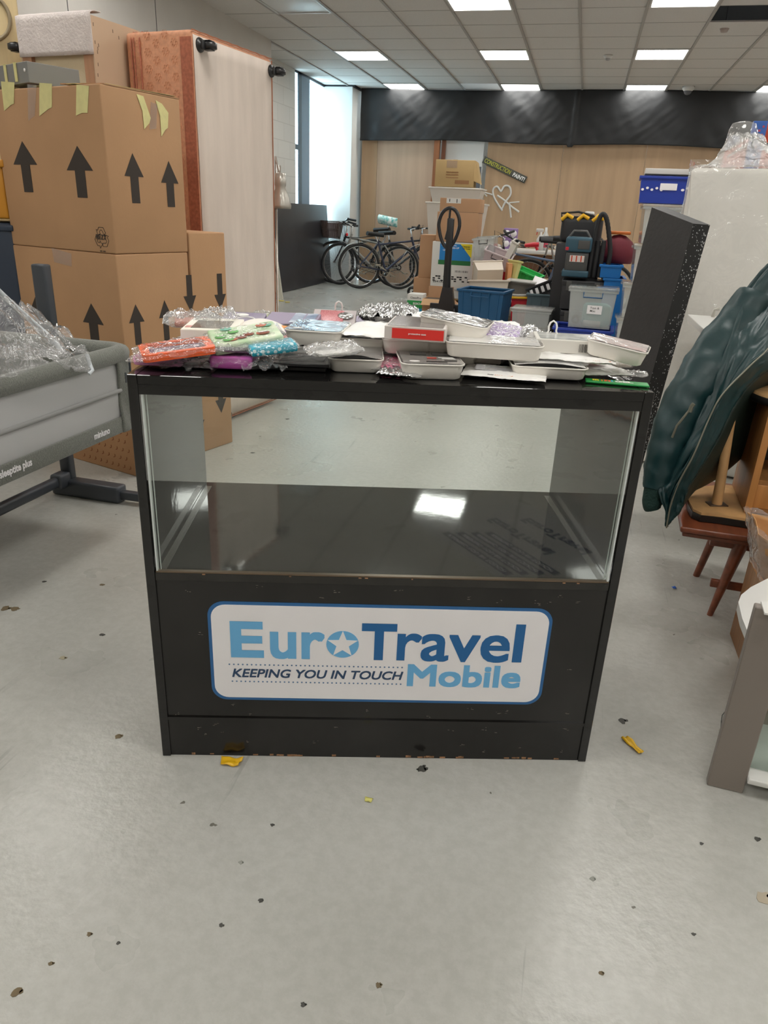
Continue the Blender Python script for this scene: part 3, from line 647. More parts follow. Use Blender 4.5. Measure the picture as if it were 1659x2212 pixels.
for x in (0,): 
    MB().grid(lambda u, v: (.004+.004*sin(v*pi), -CLn+(CLn-.075)*u, ZB+.055+(ZT-ZB-.07)*v), 8, 8).build('mesh_side', M_MESH, crib)
MB().grid(lambda u, v: (-CWd, -CLn+(CLn-.05)*u, ZB+.02+(ZT-ZB-.03)*v), 8, 4).build('mesh_side', M_CRMID, crib)
MB().grid(lambda u, v: (-CWd+.03+(CWd-.06)*u, -.004, ZB+.02+(ZT-ZB-.03)*v), 8, 4).build('end_panel', M_CRG, crib, solid=.006)
MB().box((-CWd/2, -CLn/2, ZB+.03), (CWd-.01, CLn-.02, .05), bev=.01).build('mattress_base', M_CRMID, crib)
MB().tube([(.012, -CLn, ZB+.148), (.012, -.075, ZB+.150)], .008, 8).build('side_seam', M_CRMID, crib)
MB().box((.006, -CLn/2-.02, ZB+.028), (.014, CLn-.01, .056), bev=.004).build('lower_band', M_CRG, crib)
cp = MB(); cp.grid(lambda u, v: (.012-.008*u*u+.004*sin(v*9+u*4), -.085+.085*u, ZB+(ZT-ZB-.01)*v), 8, 20); cp.grid(lambda u, v: (.004-.10*u, .004*sin(v*7), ZB+(ZT-ZB-.01)*v), 6, 20); cp.build('corner_panel', M_CRG, crib, solid=.006)
MB().tube([(.016, -.012, ZB), (.018, -.016, ZT-.02)], .004, 6).build('piping', M_CRM, crib)
MB().box((.018, -.045, ZB+.19), (.002, .008, .035)).build('loop_tab', M_CRM, crib)
def ctext(body, y0, y1, z0, h, nm):
    vs, fs = textmesh(body, y1-y0, h, .03, 0, .0006); mb = MB(); mb.add(vs, fs, 0, False, Matrix.Translation((.0145, y0, z0)) @ Matrix(((0, 0, 1, 0), (1, 0, 0, 0), (0, 1, 0, 0), (0, 0, 0, 1)))); mb.build(nm, M_PAPER, crib)
def cpt(px, py):
    P = AX(px, py, -1.495); q = MC.inverted() @ P; return q.y, q.z
a, b = cpt(6, 1022), cpt(75, 1000); ctext('sleeptite plus', a[0], b[0], ZB+.016, .030, 'lettering')
a, b = cpt(207, 948), cpt(240, 940); ctext('miniuno', a[0], b[0], ZB+.018, .022, 'lettering')
# legs
xc, yc = -.45, .165
MB().box((xc, yc, .30), (.050, .036, .56), bev=.008).build('leg', M_CRM, crib)
MB().box((xc, yc, .72), (.058, .042, .40), bev=.008).build('leg_sleeve', M_CRM, crib)
MB().box((xc+.10, yc-.01, .036), (.32, .065, .070), bev=.012).build('foot', M_CRM, crib)
MB().box((xc+.34, yc-.01, .034), (.20, .034, .034), bev=.006).build('foot_extension', M_CRM, crib)
MB().box((xc, yc-CLn/2, .075), (.034, CLn-.06, .042), bev=.012).build('crossbar', M_CRM, crib)
MB().box((xc, yc-.05, .075), (.052, .07, .062), bev=.012).build('crossbar_joint', M_CRM, crib)
MB().box((xc, -CLn+.03, .25), (.055, .032, .46), bev=.008).build('leg', M_CRM, crib)
MB().box((xc+.10, -CLn+.03, .035), (.32, .065, .062), bev=.012).build('foot', M_CRM, crib)
# clear plastic cover thrown over the crib
M_PLAS = film('crumpled_clear_plastic', (.97, .97, .97), .24, .40, .09, bump=1.0, bump_scale=16)
M_PBAND = flat('white_binding', (206, 212, 216), .5)
cov = thing('clear_plastic_cover', 'crumpled clear plastic cover with white binding draped over the crib', 'plastic cover', (-1.5, 1.9, .7))
def patch(corners, nm, amp=.02, nu=26, nv=18, seed=0, parent=cov, m=M_PLAS):
    a, b, c, d = [Vector(q) for q in corners]
    def fn(u, v):
        P = (a*(1-u)+b*u)*(1-v)+(d*(1-u)+c*u)*v
        w = amp*(noise.noise(Vector((u*5+seed, v*5, seed)))+.6*abs(noise.noise(Vector((u*11, v*9+seed, 2)))))
        return P+Vector((.3*w, -.4*w, w*1.2))
    mb = MB(); mb.grid(fn, nu, nv); return mb.build(nm, m, parent, world=True)
c0 = lambda px, py, D: AD(px, py, D)
patch([c0(-60, 575, 2.45), c0(108, 728, 2.68), c0(165, 772, 2.60), c0(-60, 770, 2.25)], 'front_sheet', .03)
patch([c0(20, 655, 2.70), c0(70, 668, 3.10), c0(212, 768, 2.82), c0(105, 745, 2.65)], 'back_sheet', .035, seed=3)
patch([c0(50, 745, 2.44), c0(192, 762, 2.49), c0(200, 806, 2.46), c0(150, 800, 2.41)], 'hanging_flap', .018, seed=6)
patch([c0(-60, 740, 2.16), c0(70, 750, 2.42), c0(120, 800, 2.42), c0(-60, 830, 2.14)], 'side_flap', .015, seed=8)
bd = MB(); bd.tube([c0(-20, 612, 2.50), c0(20, 650, 2.56), c0(70, 695, 2.62), c0(108, 728, 2.67), c0(132, 756, 2.64)], .008, 6); bd.build('binding', M_PBAND, cov, world=True)
bd = MB(); bd.tube([c0(188, 765, 2.49), c0(194, 786, 2.48), c0(200, 800, 2.46), c0(192, 808, 2.45)], .006, 6); bd.build('binding', M_PBAND, cov, world=True)
bd = MB(); bd.tube([c0(34, 940, 2.33), c0(40, 970, 2.33), c0(36, 995, 2.33)], .005, 5); bd.build('binding', M_PBAND, cov, world=True)
# clear film scrap by the crib foot
# ================================================================== RIGHT SIDE
def crv(pts, t):          # Catmull-Rom through pts, t in 0..1
    n = len(pts)-1; s = min(max(t*n, 0), n-1e-6); i = int(s); f = s-i
    p = [pts[max(i-1, 0)], pts[i], pts[i+1], pts[min(i+2, n)]]
    return .5*((2*p[1])+(p[2]-p[0])*f+(2*p[0]-5*p[1]+4*p[2]-p[3])*f*f+(3*p[1]-p[0]-3*p[2]+p[3])*f**3)
def skin_sheet(curves, nu=40, nv=30, fold=None):
    """surface through several curves (each a list of points)"""
    mb = MB()
    def fn(u, v):
        q = [crv(c, u) for c in curves]; P = crv(q, v) if len(q) > 2 else q[0]*(1-v)+q[1]*v
        return P+(fold(u, v) if fold else Vector((0, 0, 0)))
    mb.grid(fn, nu, nv); return mb
TOC = lambda L: [AD(*p) for p in L]
def foam_speck():
    m = bpy.data.materials.new('speckled_black_foam'); m.use_nodes = True; nt = m.node_tree; b = nt.nodes['Principled BSDF']; L = nt.links.new
    tc = nt.nodes.new('ShaderNodeTexCoord'); v = nt.nodes.new('ShaderNodeTexVoronoi'); v.inputs['Scale'].default_value = 150; L(tc.outputs['Object'], v.inputs['Vector'])
    n = nt.nodes.new('ShaderNodeTexNoise'); n.inputs['Scale'].default_value = 7; L(tc.outputs['Object'], n.inputs['Vector'])
    se = nt.nodes.new('ShaderNodeSeparateColor'); L(v.outputs['Color'], se.inputs[0])
    mu = nt.nodes.new('ShaderNodeMath'); mu.operation = 'MULTIPLY'; L(se.outputs[0], mu.inputs[0]); L(n.outputs['Fac'], mu.inputs[1])
    pw = nt.nodes.new('ShaderNodeMath'); pw.operation = 'MULTIPLY'; pw.inputs[1].default_value = .85; L(mu.outputs[0], pw.inputs[0])
    lt = nt.nodes.new('ShaderNodeMath'); lt.operation = 'LESS_THAN'; L(v.outputs['Distance'], lt.inputs[0]); L(pw.outputs[0], lt.inputs[1])
    gt = nt.nodes.new('ShaderNodeMath'); gt.operation = 'GREATER_THAN'; gt.inputs[1].default_value = .30; L(mu.outputs[0], gt.inputs[0])
    mm = nt.nodes.new('ShaderNodeMath'); mm.operation = 'MULTIPLY'; L(lt.outputs[0], mm.inputs[0]); L(gt.outputs[0], mm.inputs[1])
    x = nt.nodes.new('ShaderNodeMix'); x.data_type = 'RGBA'; L(mm.outputs[0], x.inputs[0]); x.inputs[6].default_value = (.010, .010, .010, 1); x.inputs[7].default_value = (.5, .5, .5, 1)
    L(x.outputs[2], b.inputs['Base Color']); b.inputs['Roughness'].default_value = .6; return m
# black slab (foam panel) leaning on the wrapped block
A, B, C, Dd = AD(1408, 448, 3.06), AD(1498, 483, 2.93), AD(1534, 486, 2.99), AD(1432, 446, 3.14)
z0 = .004; b = G(1316, 1142, z0); xy0 = lambda v: Vector((v.x, v.y, 0)); a = b+xy0(A-B); c_ = b+xy0(C-B); d_ = b+xy0(Dd-B)
t = thing('foam_slab', 'tall black foam slab leaning beside the counter, its narrow side speckled white', 'foam slab', (b.x, b.y, 0))
M_SL = mat('painted_black_foam', (.036, .036, .037), .55, noise_amt=.12, noise_scale=5, bump=.15, bump_scale=60)
mb = MB(); mb.hexa([a, b, c_, d_, A, B, C, Dd]); mb.mi = [0, 0, 0, 1, 1, 0]
# loops: bottom, top, (0,1)=front face, (1,2)=speckled side, (2,3), (3,0)
mb.mi = [0, 0, 0, 1, 0, 0]; mb.build('slab', [M_SL, foam_speck()], t, world=True)
# wrapped white foam block
M_FOAM = mat('white_foam', (.80, .775, .72), .8, noise_amt=.02, noise_scale=6, bump=.1, bump_scale=50)
Fc = AD(1493, 362, 3.84); FMx = frame((Fc.x, Fc.y, 0), -14)
t = thing('foam_block', 'large white foam block wrapped in clear plastic with a twisted peak', 'foam block', M=FMx)
FH = AD(1493, 362, 3.84).z
MB().box((.36, .25, FH/2+.004), (.72, .50, FH-.008), bev=.025, seg=3).build('block', M_FOAM, t)
M_WRAP = film('plastic_wrap', (1, 1, 1), .10, .35, .10, bump=.6, bump_scale=9, hazecol=(.85, .84, .82))
def wr(u, v):      # front and left side, v up
    z = .02+(FH+.012)*v; n = noise.noise(Vector((u*9, v*7, 1)))*.012+noise.noise(Vector((u*21, v*18, 5)))*.006
    if u < .35: s = u/.35; return (-.012+n-.035*(1-v)*sin(pi*s), .50*(1-s), z)
    s = (u-.35)/.65; return (.69*s, -.014-n-.03*(1-v)*abs(noise.noise(Vector((s*4, 0, 3)))), z)
w = MB(); w.grid(wr, 70, 60); w.build('plastic_wrap', M_WRAP, t)
PK = FMx.inverted() @ AD(1603, 292, 3.98)
def hood(u, v):
    a = 2*pi*u; ex = 0.365+.375*max(-1, min(1, 1.35*cos(a))); ey = .25+.262*max(-1, min(1, 1.35*sin(a)))
    k = v**.5; n = .018*noise.noise(Vector((cos(a)*3, sin(a)*3, v*5)))+.010*noise.noise(Vector((cos(a)*9, sin(a)*9, v*9)))
    r = (1-k)+.09*k; sag = -.03*sin(pi*v)
    return (PK.x*(k)+ex*(1-k)+.05*k*cos(a)+n, PK.y*k+ey*(1-k)+.04*k*sin(a)+n, FH+.004+(PK.z-FH)*v**1.5+sag*0+n)
w = MB(); w.grid(hood, 64, 24); w.build('bag_top', film('plastic_bag_top', (1, 1, 1), .38, .35, .10, bump=1.0, bump_scale=24, hazecol=(.85, .84, .82)), t)
w = MB(); w.lathe([(.075, -.07), (.065, -.02), (.06, .02), (.05, .045), (.02, .055), (0, .05)], 14, M=Matrix.Translation(PK)); w.build('twisted_peak', M_WRAP, t)
w = MB()
def fl_(u, v): return AD(1493-8*v-62*v*v*u*1.0-0*u, 372+ (330)*v, 3.80-.02*u)+Vector((-.03*u*v, -.02*sin(u*6+v*9)*u, 0))
w.grid(fl_, 8, 24); w.build('loose_flap', M_WRAP, t, world=True)
# racking upright and orange beams far right
P = AD(1630, 290, 6.2); t = thing('pallet_racking', 'blue racking upright with orange beams at the top right', 'racking', (P.x+.02, P.y, 0))
M_RB = flat('racking_blue', (40, 84, 158), .4); M_OR = flat('racking_orange', (222, 84, 48), .4)
zt = AD(1645, 262, 6.2).z
u_ = MB(); u_.box((0, 0, zt/2), (.09, .06, zt), bev=.004)
u_.build('upright', M_RB, t)
hs = MB()
for i in range(22): hs.box((.0, -.031, zt-.06-.05*i), (.014, .003, .012)); hs.box((.022, -.031, zt-.035-.05*i), (.012, .003, .012))
hs.build('slot_holes', flat('slot_red', (176, 66, 84), .5), t)['kind'] = 'stuff'
MB().box((0, 1.0, zt/2), (.09, .06, zt), bev=.004).build('upright', M_RB, t)
for k, (dz, yy) in enumerate(((-.06, .0), (-.16, .98))): 
    MB().box((1.2, yy+.05, zt+dz-.0), (2.4, .05, .13), bev=.006).build('beam', M_OR, t)
for z in (.5, 1.1, 1.62): MB().box((0, .5, z), (.03, 1.0, .03)).build('brace', M_RB, t)
MB().hexa([Vector(q) for q in ((-.16, .25, zt-.33), (0.04, .05, zt-.36), (.04, .09, zt-.36), (-.16, .29, zt-.33), (-.15, .25, zt-.17), (.04, .05, zt+.0), (.04, .09, zt+.0), (-.15, .29, zt-.17))]).build('orange_board', M_OR, t)
for k in range(2): MB().box((0, 0, 0), (.26, .012, .014), M=Matrix.Translation((-.06, .10, zt-.10-.05*k)) @ Matrix.Rotation(radians(-42), 4, 'Z') @ Matrix.Rotation(radians(-30), 4, 'Y')).build('white_strip', M_PLW, t)
# white desk
DZ = .785; c0_ = G(1487, 680, DZ); c1_ = G(1540, 735, DZ)
t = thing('white_desk', 'white desk whose corner shows between the foam block and the green jacket', 'desk', (c0_.x, c0_.y, 0))
dy = c1_.y-c0_.y; M_DESK = mat('white_melamine', (.72, .71, .68), .35)
MB().box((.45, dy/2+.02, DZ-.0125), (.90, -dy, .025), bev=.003).build('desk_top', M_DESK, t)
for x in (.25, .86):
    for y in (-.08, dy+.10): MB().box((x, y, (DZ-.026)/2), (.04, .04, DZ-.026)).build('leg', M_DESK, t)
MB().tube([(.10, -.02, DZ), (.10, -.02, DZ+.03), (.12, -.02, DZ+.035)], .008, 8).build('clamp_knob', M_BRUSH, t)
# low teak table
M_TEAK = mat('teak', lin(124, 66, 42), .33, noise_amt=.22, noise_scale=3, stretch=(14, 1.2, 14), coat=.2); M_TEAKD = mat('dark_teak', lin(74, 42, 30), .4, noise_amt=.15, noise_scale=4)
TZ = .305; p0 = G(1478, 1136, TZ); TM = frame((p0.x, p0.y, 0), -3); t = thing('low_teak_table', 'low teak table with splayed legs under the jacket', 'table', M=TM)
tt = MB(); tt.box((.25, .24, TZ-.010), (.52, .50, .020), bev=.008, seg=3); tt.box((.25, .24, TZ-.028), (.50, .48, .014), bev=.004); tt.build('table_top', M_TEAK, t)
def leg(x0, y0, x1, y1, z1, r0=.010, r1=.025):
    m_ = MB(); n = 12
    rings = []
    for k in range(7):
        f = k/6; x = x0+(x1-x0)*f; y = y0+(y1-y0)*f; z = z1*f; r = r0+(r1-r0)*f
        rings.append([Vector((x+r*.9*cos(2*pi*i/n), y+r*cos(0)*sin(2*pi*i/n), z)) for i in range(n)])
    m_.loft(rings); m_.build('leg', M_TEAK, t)
q = TM.inverted() @ G(1533, 1328); q2 = TM.inverted() @ G(1503, 1238)
leg(q.x, q.y, q.x+.045, q.y+.015, TZ-.03); leg(q2.x, q2.y-.02, q2.x+.045, q2.y-.03, TZ-.03, .013, .019)
leg(.46, q.y+.01, .43, q.y+.03, TZ-.03); leg(.46, q2.y-.02, .43, q2.y-.03, TZ-.03)
MB().box((.27, q2.y-.03, TZ-.085), (.36, .016, .030), bev=.003).build('stretcher', M_TEAKD, t)
MB().box((.27, q.y+.02, TZ-.20), (.30, .014, .026), bev=.003).build('stretcher', M_TEAK, t)
MB().box((.27, q.y+.015, TZ-.05), (.36, .016, .040), bev=.003).build('apron', M_TEAK, t)
MB().box((.43, (q.y+q2.y)/2, TZ-.05), (.016, .28, .040), bev=.003).build('apron', M_TEAK, t)
# upturned stool lying on the table
M_BIR = mat('worn_birch', lin(202, 160, 110), .5, noise_amt=.12, noise_scale=5, stretch=(2, 9, 2)); M_BIRU = mat('stained_ply_underside', lin(200, 156, 104), .6, noise_amt=.25, noise_scale=9)
SZ_ = TZ+.001; sM = frame((0, 0, 0)); t = thing('upturned_stool', 'upturned wooden stool on the teak table, one pale leg standing up', 'stool', M=Matrix.Translation(G(1548, 1090, SZ_+.03)-Vector((0, 0, .03))))
Lt = lambda px, py, z: FR[t.name].inverted() @ G(px, py, z)
poly = [Lt(x, y, SZ_+.03) for x, y in ((1483, 1060), (1487, 1082), (1497, 1100), (1515, 1108), (1560, 1113), (1680, 1132), (1700, 1060), (1560, 1045), (1495, 1052))]
sb = MB(); sb.prism([(p.x, p.y) for p in poly], .001, .022, mi=1); sb.prism([(p.x*.985, p.y*.97) for p in poly], .0222, .030, mi=0); sb.build('seat', [M_BIRU, mat('black_rubber_edge', (.013, .012, .011), .3)], t)
base = Vector((0, 0, .030)); P2 = Lt(1548, 1090, SZ_+.03); Q = AD(1590, 846, hypot(*(G(1548, 1090, SZ_+.03).xy))); top = FR[t.name].inverted() @ Q
lg = MB(); rings = []
for k in range(8):
    f = k/7; P = base.lerp(top, f); r = .0165-.005*f; rings.append([P+Vector((r*cos(2*pi*i/14), r*sin(2*pi*i/14), 0)) for i in range(14)])
lg.loft(rings); lo = lg.build('leg', M_BIR, t)
MB().lathe([(0, 0), (.009, 0), (.009, .008), (.017, .012), (.017, .016), (0, .017)], 16, M=Matrix.Translation(top)).build('foot_glide', mat('dull_glide', (.22, .2, .18), .4, metal=.4), lo)
MB().box((0, 0, .032), (.060, .036, .004), M=Matrix.Rotation(.3, 4, 'Z'), bev=.0015).build('mounting_plate', mat('dark_plate', (.12, .08, .055), .4, metal=.5), t)
for dx, dy in ((.26, .02), (.24, .20)):
    lg = MB(); rings = []
    for k in range(6): f = k/5; P = Vector((dx+.05*f, dy+.02*f, .03+.38*f)); r = .0165-.005*f; rings.append([P+Vector((r*cos(2*pi*i/14), r*sin(2*pi*i/14), 0)) for i in range(14)])
    lg.loft(rings).build('leg', M_BIR, t)
# oak cubby standing on the stool
M_OAK = mat('oak_veneer', lin(150, 104, 58), .4, noise_amt=.2, noise_scale=3, stretch=(22, 22, 1.1)); M_OAKL = mat('light_oak_edge', lin(190, 132, 74), .4, noise_amt=.12, noise_scale=4, stretch=(12, 12, 1)); M_DARK = mat('dark_inside', (.03, .022, .016), .6)
zb_ = SZ_+.034; o0 = G(1607, 1106, zb_); OM = frame((o0.x, o0.y, zb_), -2); t = thing('oak_cubby', 'oak veneered open cubby standing on the upturned stool at the right edge', 'cabinet', M=OM)
OH = AD(1652, 880, hypot(o0.x, o0.y)).z-zb_
MB().box((.009, .13, OH/2), (.018, .26, OH), bev=.001).build('side_panel', M_OAK, t); MB().box((.30, .13, OH/2), (.018, .24, OH)).build('side_panel', M_OAK, t)
MB().box((.155, .25, OH/2), (.27, .008, OH)).build('back_panel', M_DARK, t)
for z in (.009, .10, OH-.009): MB().box((.154, .12, z), (.272, .235, .016)).build('shelf', M_OAK, t)
MB().box((.154, .008, .055), (.27, .014, .075), bev=.002).build('drawer_front', M_OAKL, t); MB().box((.009, -.001, OH/2), (.020, .004, OH)).build('edge_strip', M_OAKL, t)
# second upturned round stool top above
P = G(1640, 852, zb_+OH+.002); t = thing('round_stool', 'upturned round stool seat with black rim on top of the oak cubby', 'stool', (o0.x+.115, o0.y+.11, zb_+OH+.002))
MB().lathe([(0, 0), (.155, 0), (.16, .008), (.16, .020), (.152, .022)], 40).build('rim', mat('black_rubber_edge', (.013, .012, .011), .3), t)
MB().lathe([(.153, .021), (.150, .030), (0, .030)], 40).build('seat', M_BIR, t)
for k in range(3): a = k*2.1+.2; MB().tube([(.10*cos(a), .10*sin(a), .03), (.13*cos(a), .13*sin(a), .36)], [.016, .012], 12).build('leg', M_BIR, t)
# oak chest by the floor, paper bag on it
e0, e1 = G(1573, 1368), G(1597, 1425); OX = .597; EH = .27
t = thing('oak_chest', 'oak veneered cabinet on the floor at the right edge below the paper bag', 'cabinet', (OX, e0.y, 0))
EH = AX(1607, 1185, OX).z
MB().box((.20, -.25, EH/2), (.40, .50, EH), bev=.002).build('body', M_OAK, t); MB().box((.20, -.25, EH+.004), (.40, .50, .008)).build('top', M_OAKL, t)
# brown paper bag in clear film
bz = EH+.009; t = thing('paper_bag', 'open brown paper bag in clear film on the oak cabinet', 'paper bag', (OX+.14, e0.y-.10, bz))
M_KR = mat('kraft_paper', lin(198, 148, 96), .75, noise_amt=.08, noise_scale=9, bump=.2, bump_scale=30)
def bag(u, v): a = 2*pi*u; r = .115+.018*v; k = 1.25; return (-.02-.03*v+r*max(-1, min(1, k*cos(a)))+.006*noise.noise(Vector((a*2, v*4, 1))), .8*r*max(-1, min(1, k*sin(a)))+.006*noise.noise(Vector((a*2, v*4, 9))), .002+.135*v+.02*v*cos(a*2))
MB().grid(bag, 40, 12).build('bag_wall', M_KR, t, solid=.002)
MB().box((0, 0, .012), (.2, .15, .004)).build('bag_floor', M_KR, t)
def bagf(u, v): a = 2*pi*u; r = .125+.02*v; k = 1.2; n = .01*noise.noise(Vector((a*3, v*5, 4))); return (-.02-.03*v+r*max(-1, min(1, k*cos(a)))+n, .82*r*max(-1, min(1, k*sin(a)))+n, .001+.15*v+.025*v*cos(a*2)+n*.5)
MB().grid(bagf, 60, 16).build('clear_film', M_PLAS, t)
MB().grid(lambda u, v: (-.06+.12*u, -.04+.08*v, .10+.03*noise.noise(Vector((u*4, v*4, 2)))), 14, 14).build('crumpled_film', film('silvery_film', (1, 1, 1), .35, .3, .1, bump=.5, bump_scale=40), t)
# grey stand with glass shelf and white rounded top
g0, g1 = G(1527, 1697), G(1604, 1716); M_GR = mat('taupe_grey_laminate', lin(132, 122, 114), .45, noise_amt=.03, noise_scale=5); M_GR2 = mat('taupe_edge', lin(112, 104, 98), .45)
gd = hypot(*g0.xy); gt = AD(1632, 1312, gd); PH = gt.z
ga = math.degrees(atan2(g1.y-g0.y, g1.x-g0.x)); GMx = frame((g0.x, g0.y, 0), ga); t = thing('grey_stand', 'low grey stand with a glass shelf, its broad post in the bottom right', 'stand', M=GMx)
pw = (g1-g0).length
MB().box((pw/2, .012, PH/2), (pw, .022, PH), bev=.002, seg=1).build('post', M_GR, t)
MB().box((pw/2+.012, .0, PH+.002), (pw, .05, .004)).build('post_cap', M_DESK, t)
MB().box((pw/2+.62, .012, PH/2), (pw, .022, PH), bev=.002).build('post', M_GR, t)
sh = GMx.inverted() @ G(1640, 1680, .04)
MB().box((pw+.27, .10, .045), (.54, .22, .014), bev=.003).build('shelf_rail', M_DESK, t)
MB().box((pw+.27, .03, .13), (.54, .005, .15)).build('glass_shelf', film('green_glass', (.86, .93, .9), .25, .25, .03, hazecol=(.35, .38, .36)), t)
MB().box((pw+.02, .03, PH-.075), (.03, .03, .03), bev=.004).build('bracket', M_BRUSH, t)
wz = .30; w0 = AD(1596, 1300, 1.72); wz = w0.z
wp = [GMx.inverted() @ G(x, y, wz) for x, y in ((1618, 1372), (1603, 1335), (1595, 1300), (1601, 1285), (1622, 1268), (1665, 1246), (1760, 1215), (1800, 1400), (1640, 1420))]
MB().prism([(p.x, max(p.y, .03)) for p in wp], wz-.022, wz).build('white_top', M_DESK, t)
# wire and crumbs beside the post
wr_ = MB(); wr_.tube([G(1556, 1590, .02), G(1558, 1560, .03), G(1560, 1545, .06), G(1572, 1530, .09)], .0012, 5); solo(wr_, 'wire_bit', flat('wire_grey', (90, 95, 92), .4), 'bent grey wire sticking out behind the grey stand post', 'wire')
# ------------------------------------------------------------------ green bomber jacket
M_JK = mat('green_nylon', lin(14, 50, 52), .42, noise_amt=.08, noise_scale=4, bump=.16, bump_scale=24); M_JL = mat('dark_green_lining', lin(20, 38, 32), .6, bump=.2, bump_scale=18); M_RIB = mat('ribbed_green_knit', lin(16, 50, 44), .8, bump=.5, bump_scale=160)
M_ZIP = mat('metal_zip', lin(132, 132, 118), .4, metal=.5)
J0 = AD(1560, 850, 2.350); jk = thing('bomber_jacket', 'dark green bomber jacket with zip and pocket hanging above the teak table', 'jacket', (J0.x, J0.y, J0.z))
def fold(amp, f1=7., f2=3., seed=0):
    def F(u, v):
        w = noise.noise(Vector((u*f2+seed, v*f1, seed)))+.5*noise.noise(Vector((u*f2*3, v*f1*2.4+seed, 1)))
        return Vector((-.5*amp*w, -amp*w, .3*amp*w))
    return F
# sleeve as a tube of folded rings
sl = [((1632, 640, 2.610), 62), ((1590, 705, 2.550), 80), ((1545, 765, 2.470), 88), ((1505, 830, 2.400), 92), ((1470, 895, 2.350), 88), ((1442, 960, 2.310), 76), ((1425, 1020, 2.280), 64), ((1414, 1058, 2.260), 48)]
def sleeve(sl, name, seed=0, n=28, K=70):
    C_ = [AD(*p) for p, w in sl]; Rr = [w*hypot(*AD(*p).xy)/1560*.5*1.03 for p, w in sl]
    vs = []; pr = None
    for k in range(K+1):
        f = k/K; P = crv(C_, f); T = (crv(C_, min(1, f+.02))-crv(C_, max(0, f-.02))).normalized()
        u_ = Vector((1, 0, 0))-T*T.x; u_.normalize(); w_ = T.cross(u_)
        s = f*(len(Rr)-1); i = min(int(s), len(Rr)-2); r = Rr[i]*(1-(s-i))+Rr[i+1]*(s-i)
        ring = []
        for j in range(n):
            a = 2*pi*j/n; wv = .07*sin(k*.85+2*noise.noise(Vector((cos(a), sin(a), k*.05+seed))))*max(0, sin(a*1+.5))*.6+.12*noise.noise(Vector((cos(a)*1.4, sin(a)*1.4, k*.16+seed)))+.06*noise.noise(Vector((cos(a)*4, sin(a)*4, k*.35)))
            ring.append(P+(u_*cos(a)+w_*sin(a)*.72)*r*(1+wv))
        vs.append(ring)
    m_ = MB(); m_.loft(vs); return m_.build(name, M_JK, jk, world=True)
sv = sleeve(sl, 'sleeve')
cf = [((1414, 1056, 2.260), 44), ((1410, 1072, 2.255), 40), ((1408, 1090, 2.250), 40), ((1410, 1100, 2.250), 34)]
c_o = sleeve(cf, 'cuff', 3, 24, 14); c_o.data.materials[0] = M_RIB; c_o.parent = sv
zp = TOC([(1478, 922, 2.280), (1492, 900, 2.270), (1496, 882, 2.270)])
# pocket zip on the sleeve
MB().tube(TOC([(1452, 945, 2.255), (1462, 920, 2.250), (1478, 900, 2.250), (1490, 885, 2.255), (1496, 874, 2.260)]), .0035, 6).build('pocket_zip', M_ZIP, sv, world=True)
MB().tube(TOC([(1490, 890, 2.250), (1494, 878, 2.250), (1499, 872, 2.250)]), .006, 6).build('zip_pull', M_ZIP, sv, world=True)
# front panel
top_ = [(1700, 560, 2.750), (1672, 600, 2.730), (1650, 660, 2.650)]
left = TOC([(1690, 548, 2.700), (1640, 600, 2.630), (1590, 690, 2.510), (1552, 790, 2.410), (1520, 880, 2.340), (1480, 960, 2.290), (1438, 1030, 2.260), (1424, 1058, 2.240), (1436, 1100, 2.230), (1437, 1136, 2.230)])
mid = TOC([(1715, 590, 2.700), (1690, 620, 2.670), (1625, 720, 2.480), (1585, 800, 2.370), (1550, 880, 2.300), (1508, 960, 2.260), (1464, 1030, 2.240), (1446, 1068, 2.230), (1444, 1100, 2.230), (1440, 1137, 2.230)])
zipl = TOC([(1740, 620, 2.700), (1715, 660, 2.650), (1665, 745, 2.450), (1622, 788, 2.350), (1562, 850, 2.290), (1532, 905, 2.270), (1500, 980, 2.240), (1468, 1040, 2.230), (1450, 1090, 2.230), (1441, 1138, 2.230)])
skin_sheet([left, mid, zipl], 70, 26, fold(.016, 5, 8, 2)).build('front_panel', M_JK, jk, world=True, solid=.004)
z_ = MB(); z_.tube([crv(zipl, k/60)+Vector((-.003, -.010, 0)) for k in range(61)], .0026, 6); z_.build('zip', M_ZIP, jk, world=True)
# right front facing, quilted
fr_ = TOC([(1760, 640, 2.710), (1730, 690, 2.650), (1690, 775, 2.470), (1636, 815, 2.390), (1590, 870, 2.350), (1560, 930, 2.320), (1520, 1000, 2.280), (1490, 1050, 2.260), (1475, 1090, 2.250), (1462, 1112, 2.240)])
skin_sheet([zipl, fr_], 70, 10, fold(.010, 4, 22, 5)).build('zip_facing', M_JK, jk, world=True, solid=.003)
ln = TOC([(1780, 640, 2.960), (1760, 700, 2.910), (1720, 800, 2.810), (1665, 860, 2.710), (1640, 920, 2.660), (1610, 980, 2.610), (1560, 1025, 2.550), (1520, 1050, 2.490), (1500, 1060, 2.460), (1480, 1085, 2.410)])
skin_sheet([fr_, ln], 60, 16, fold(.012, 5, 9, 9)).build('lining', M_JL, jk, world=True, solid=.003)
hm = TOC([(1424, 1060, 2.245), (1436, 1100, 2.235), (1438, 1137, 2.230)]); hm2 = TOC([(1470, 1058, 2.260), (1476, 1090, 2.250), (1466, 1110, 2.245)])
skin_sheet([hm, hm2], 14, 10, fold(.004, 9, 3, 4)).build('ribbed_hem', M_RIB, jk, world=True, solid=.004)
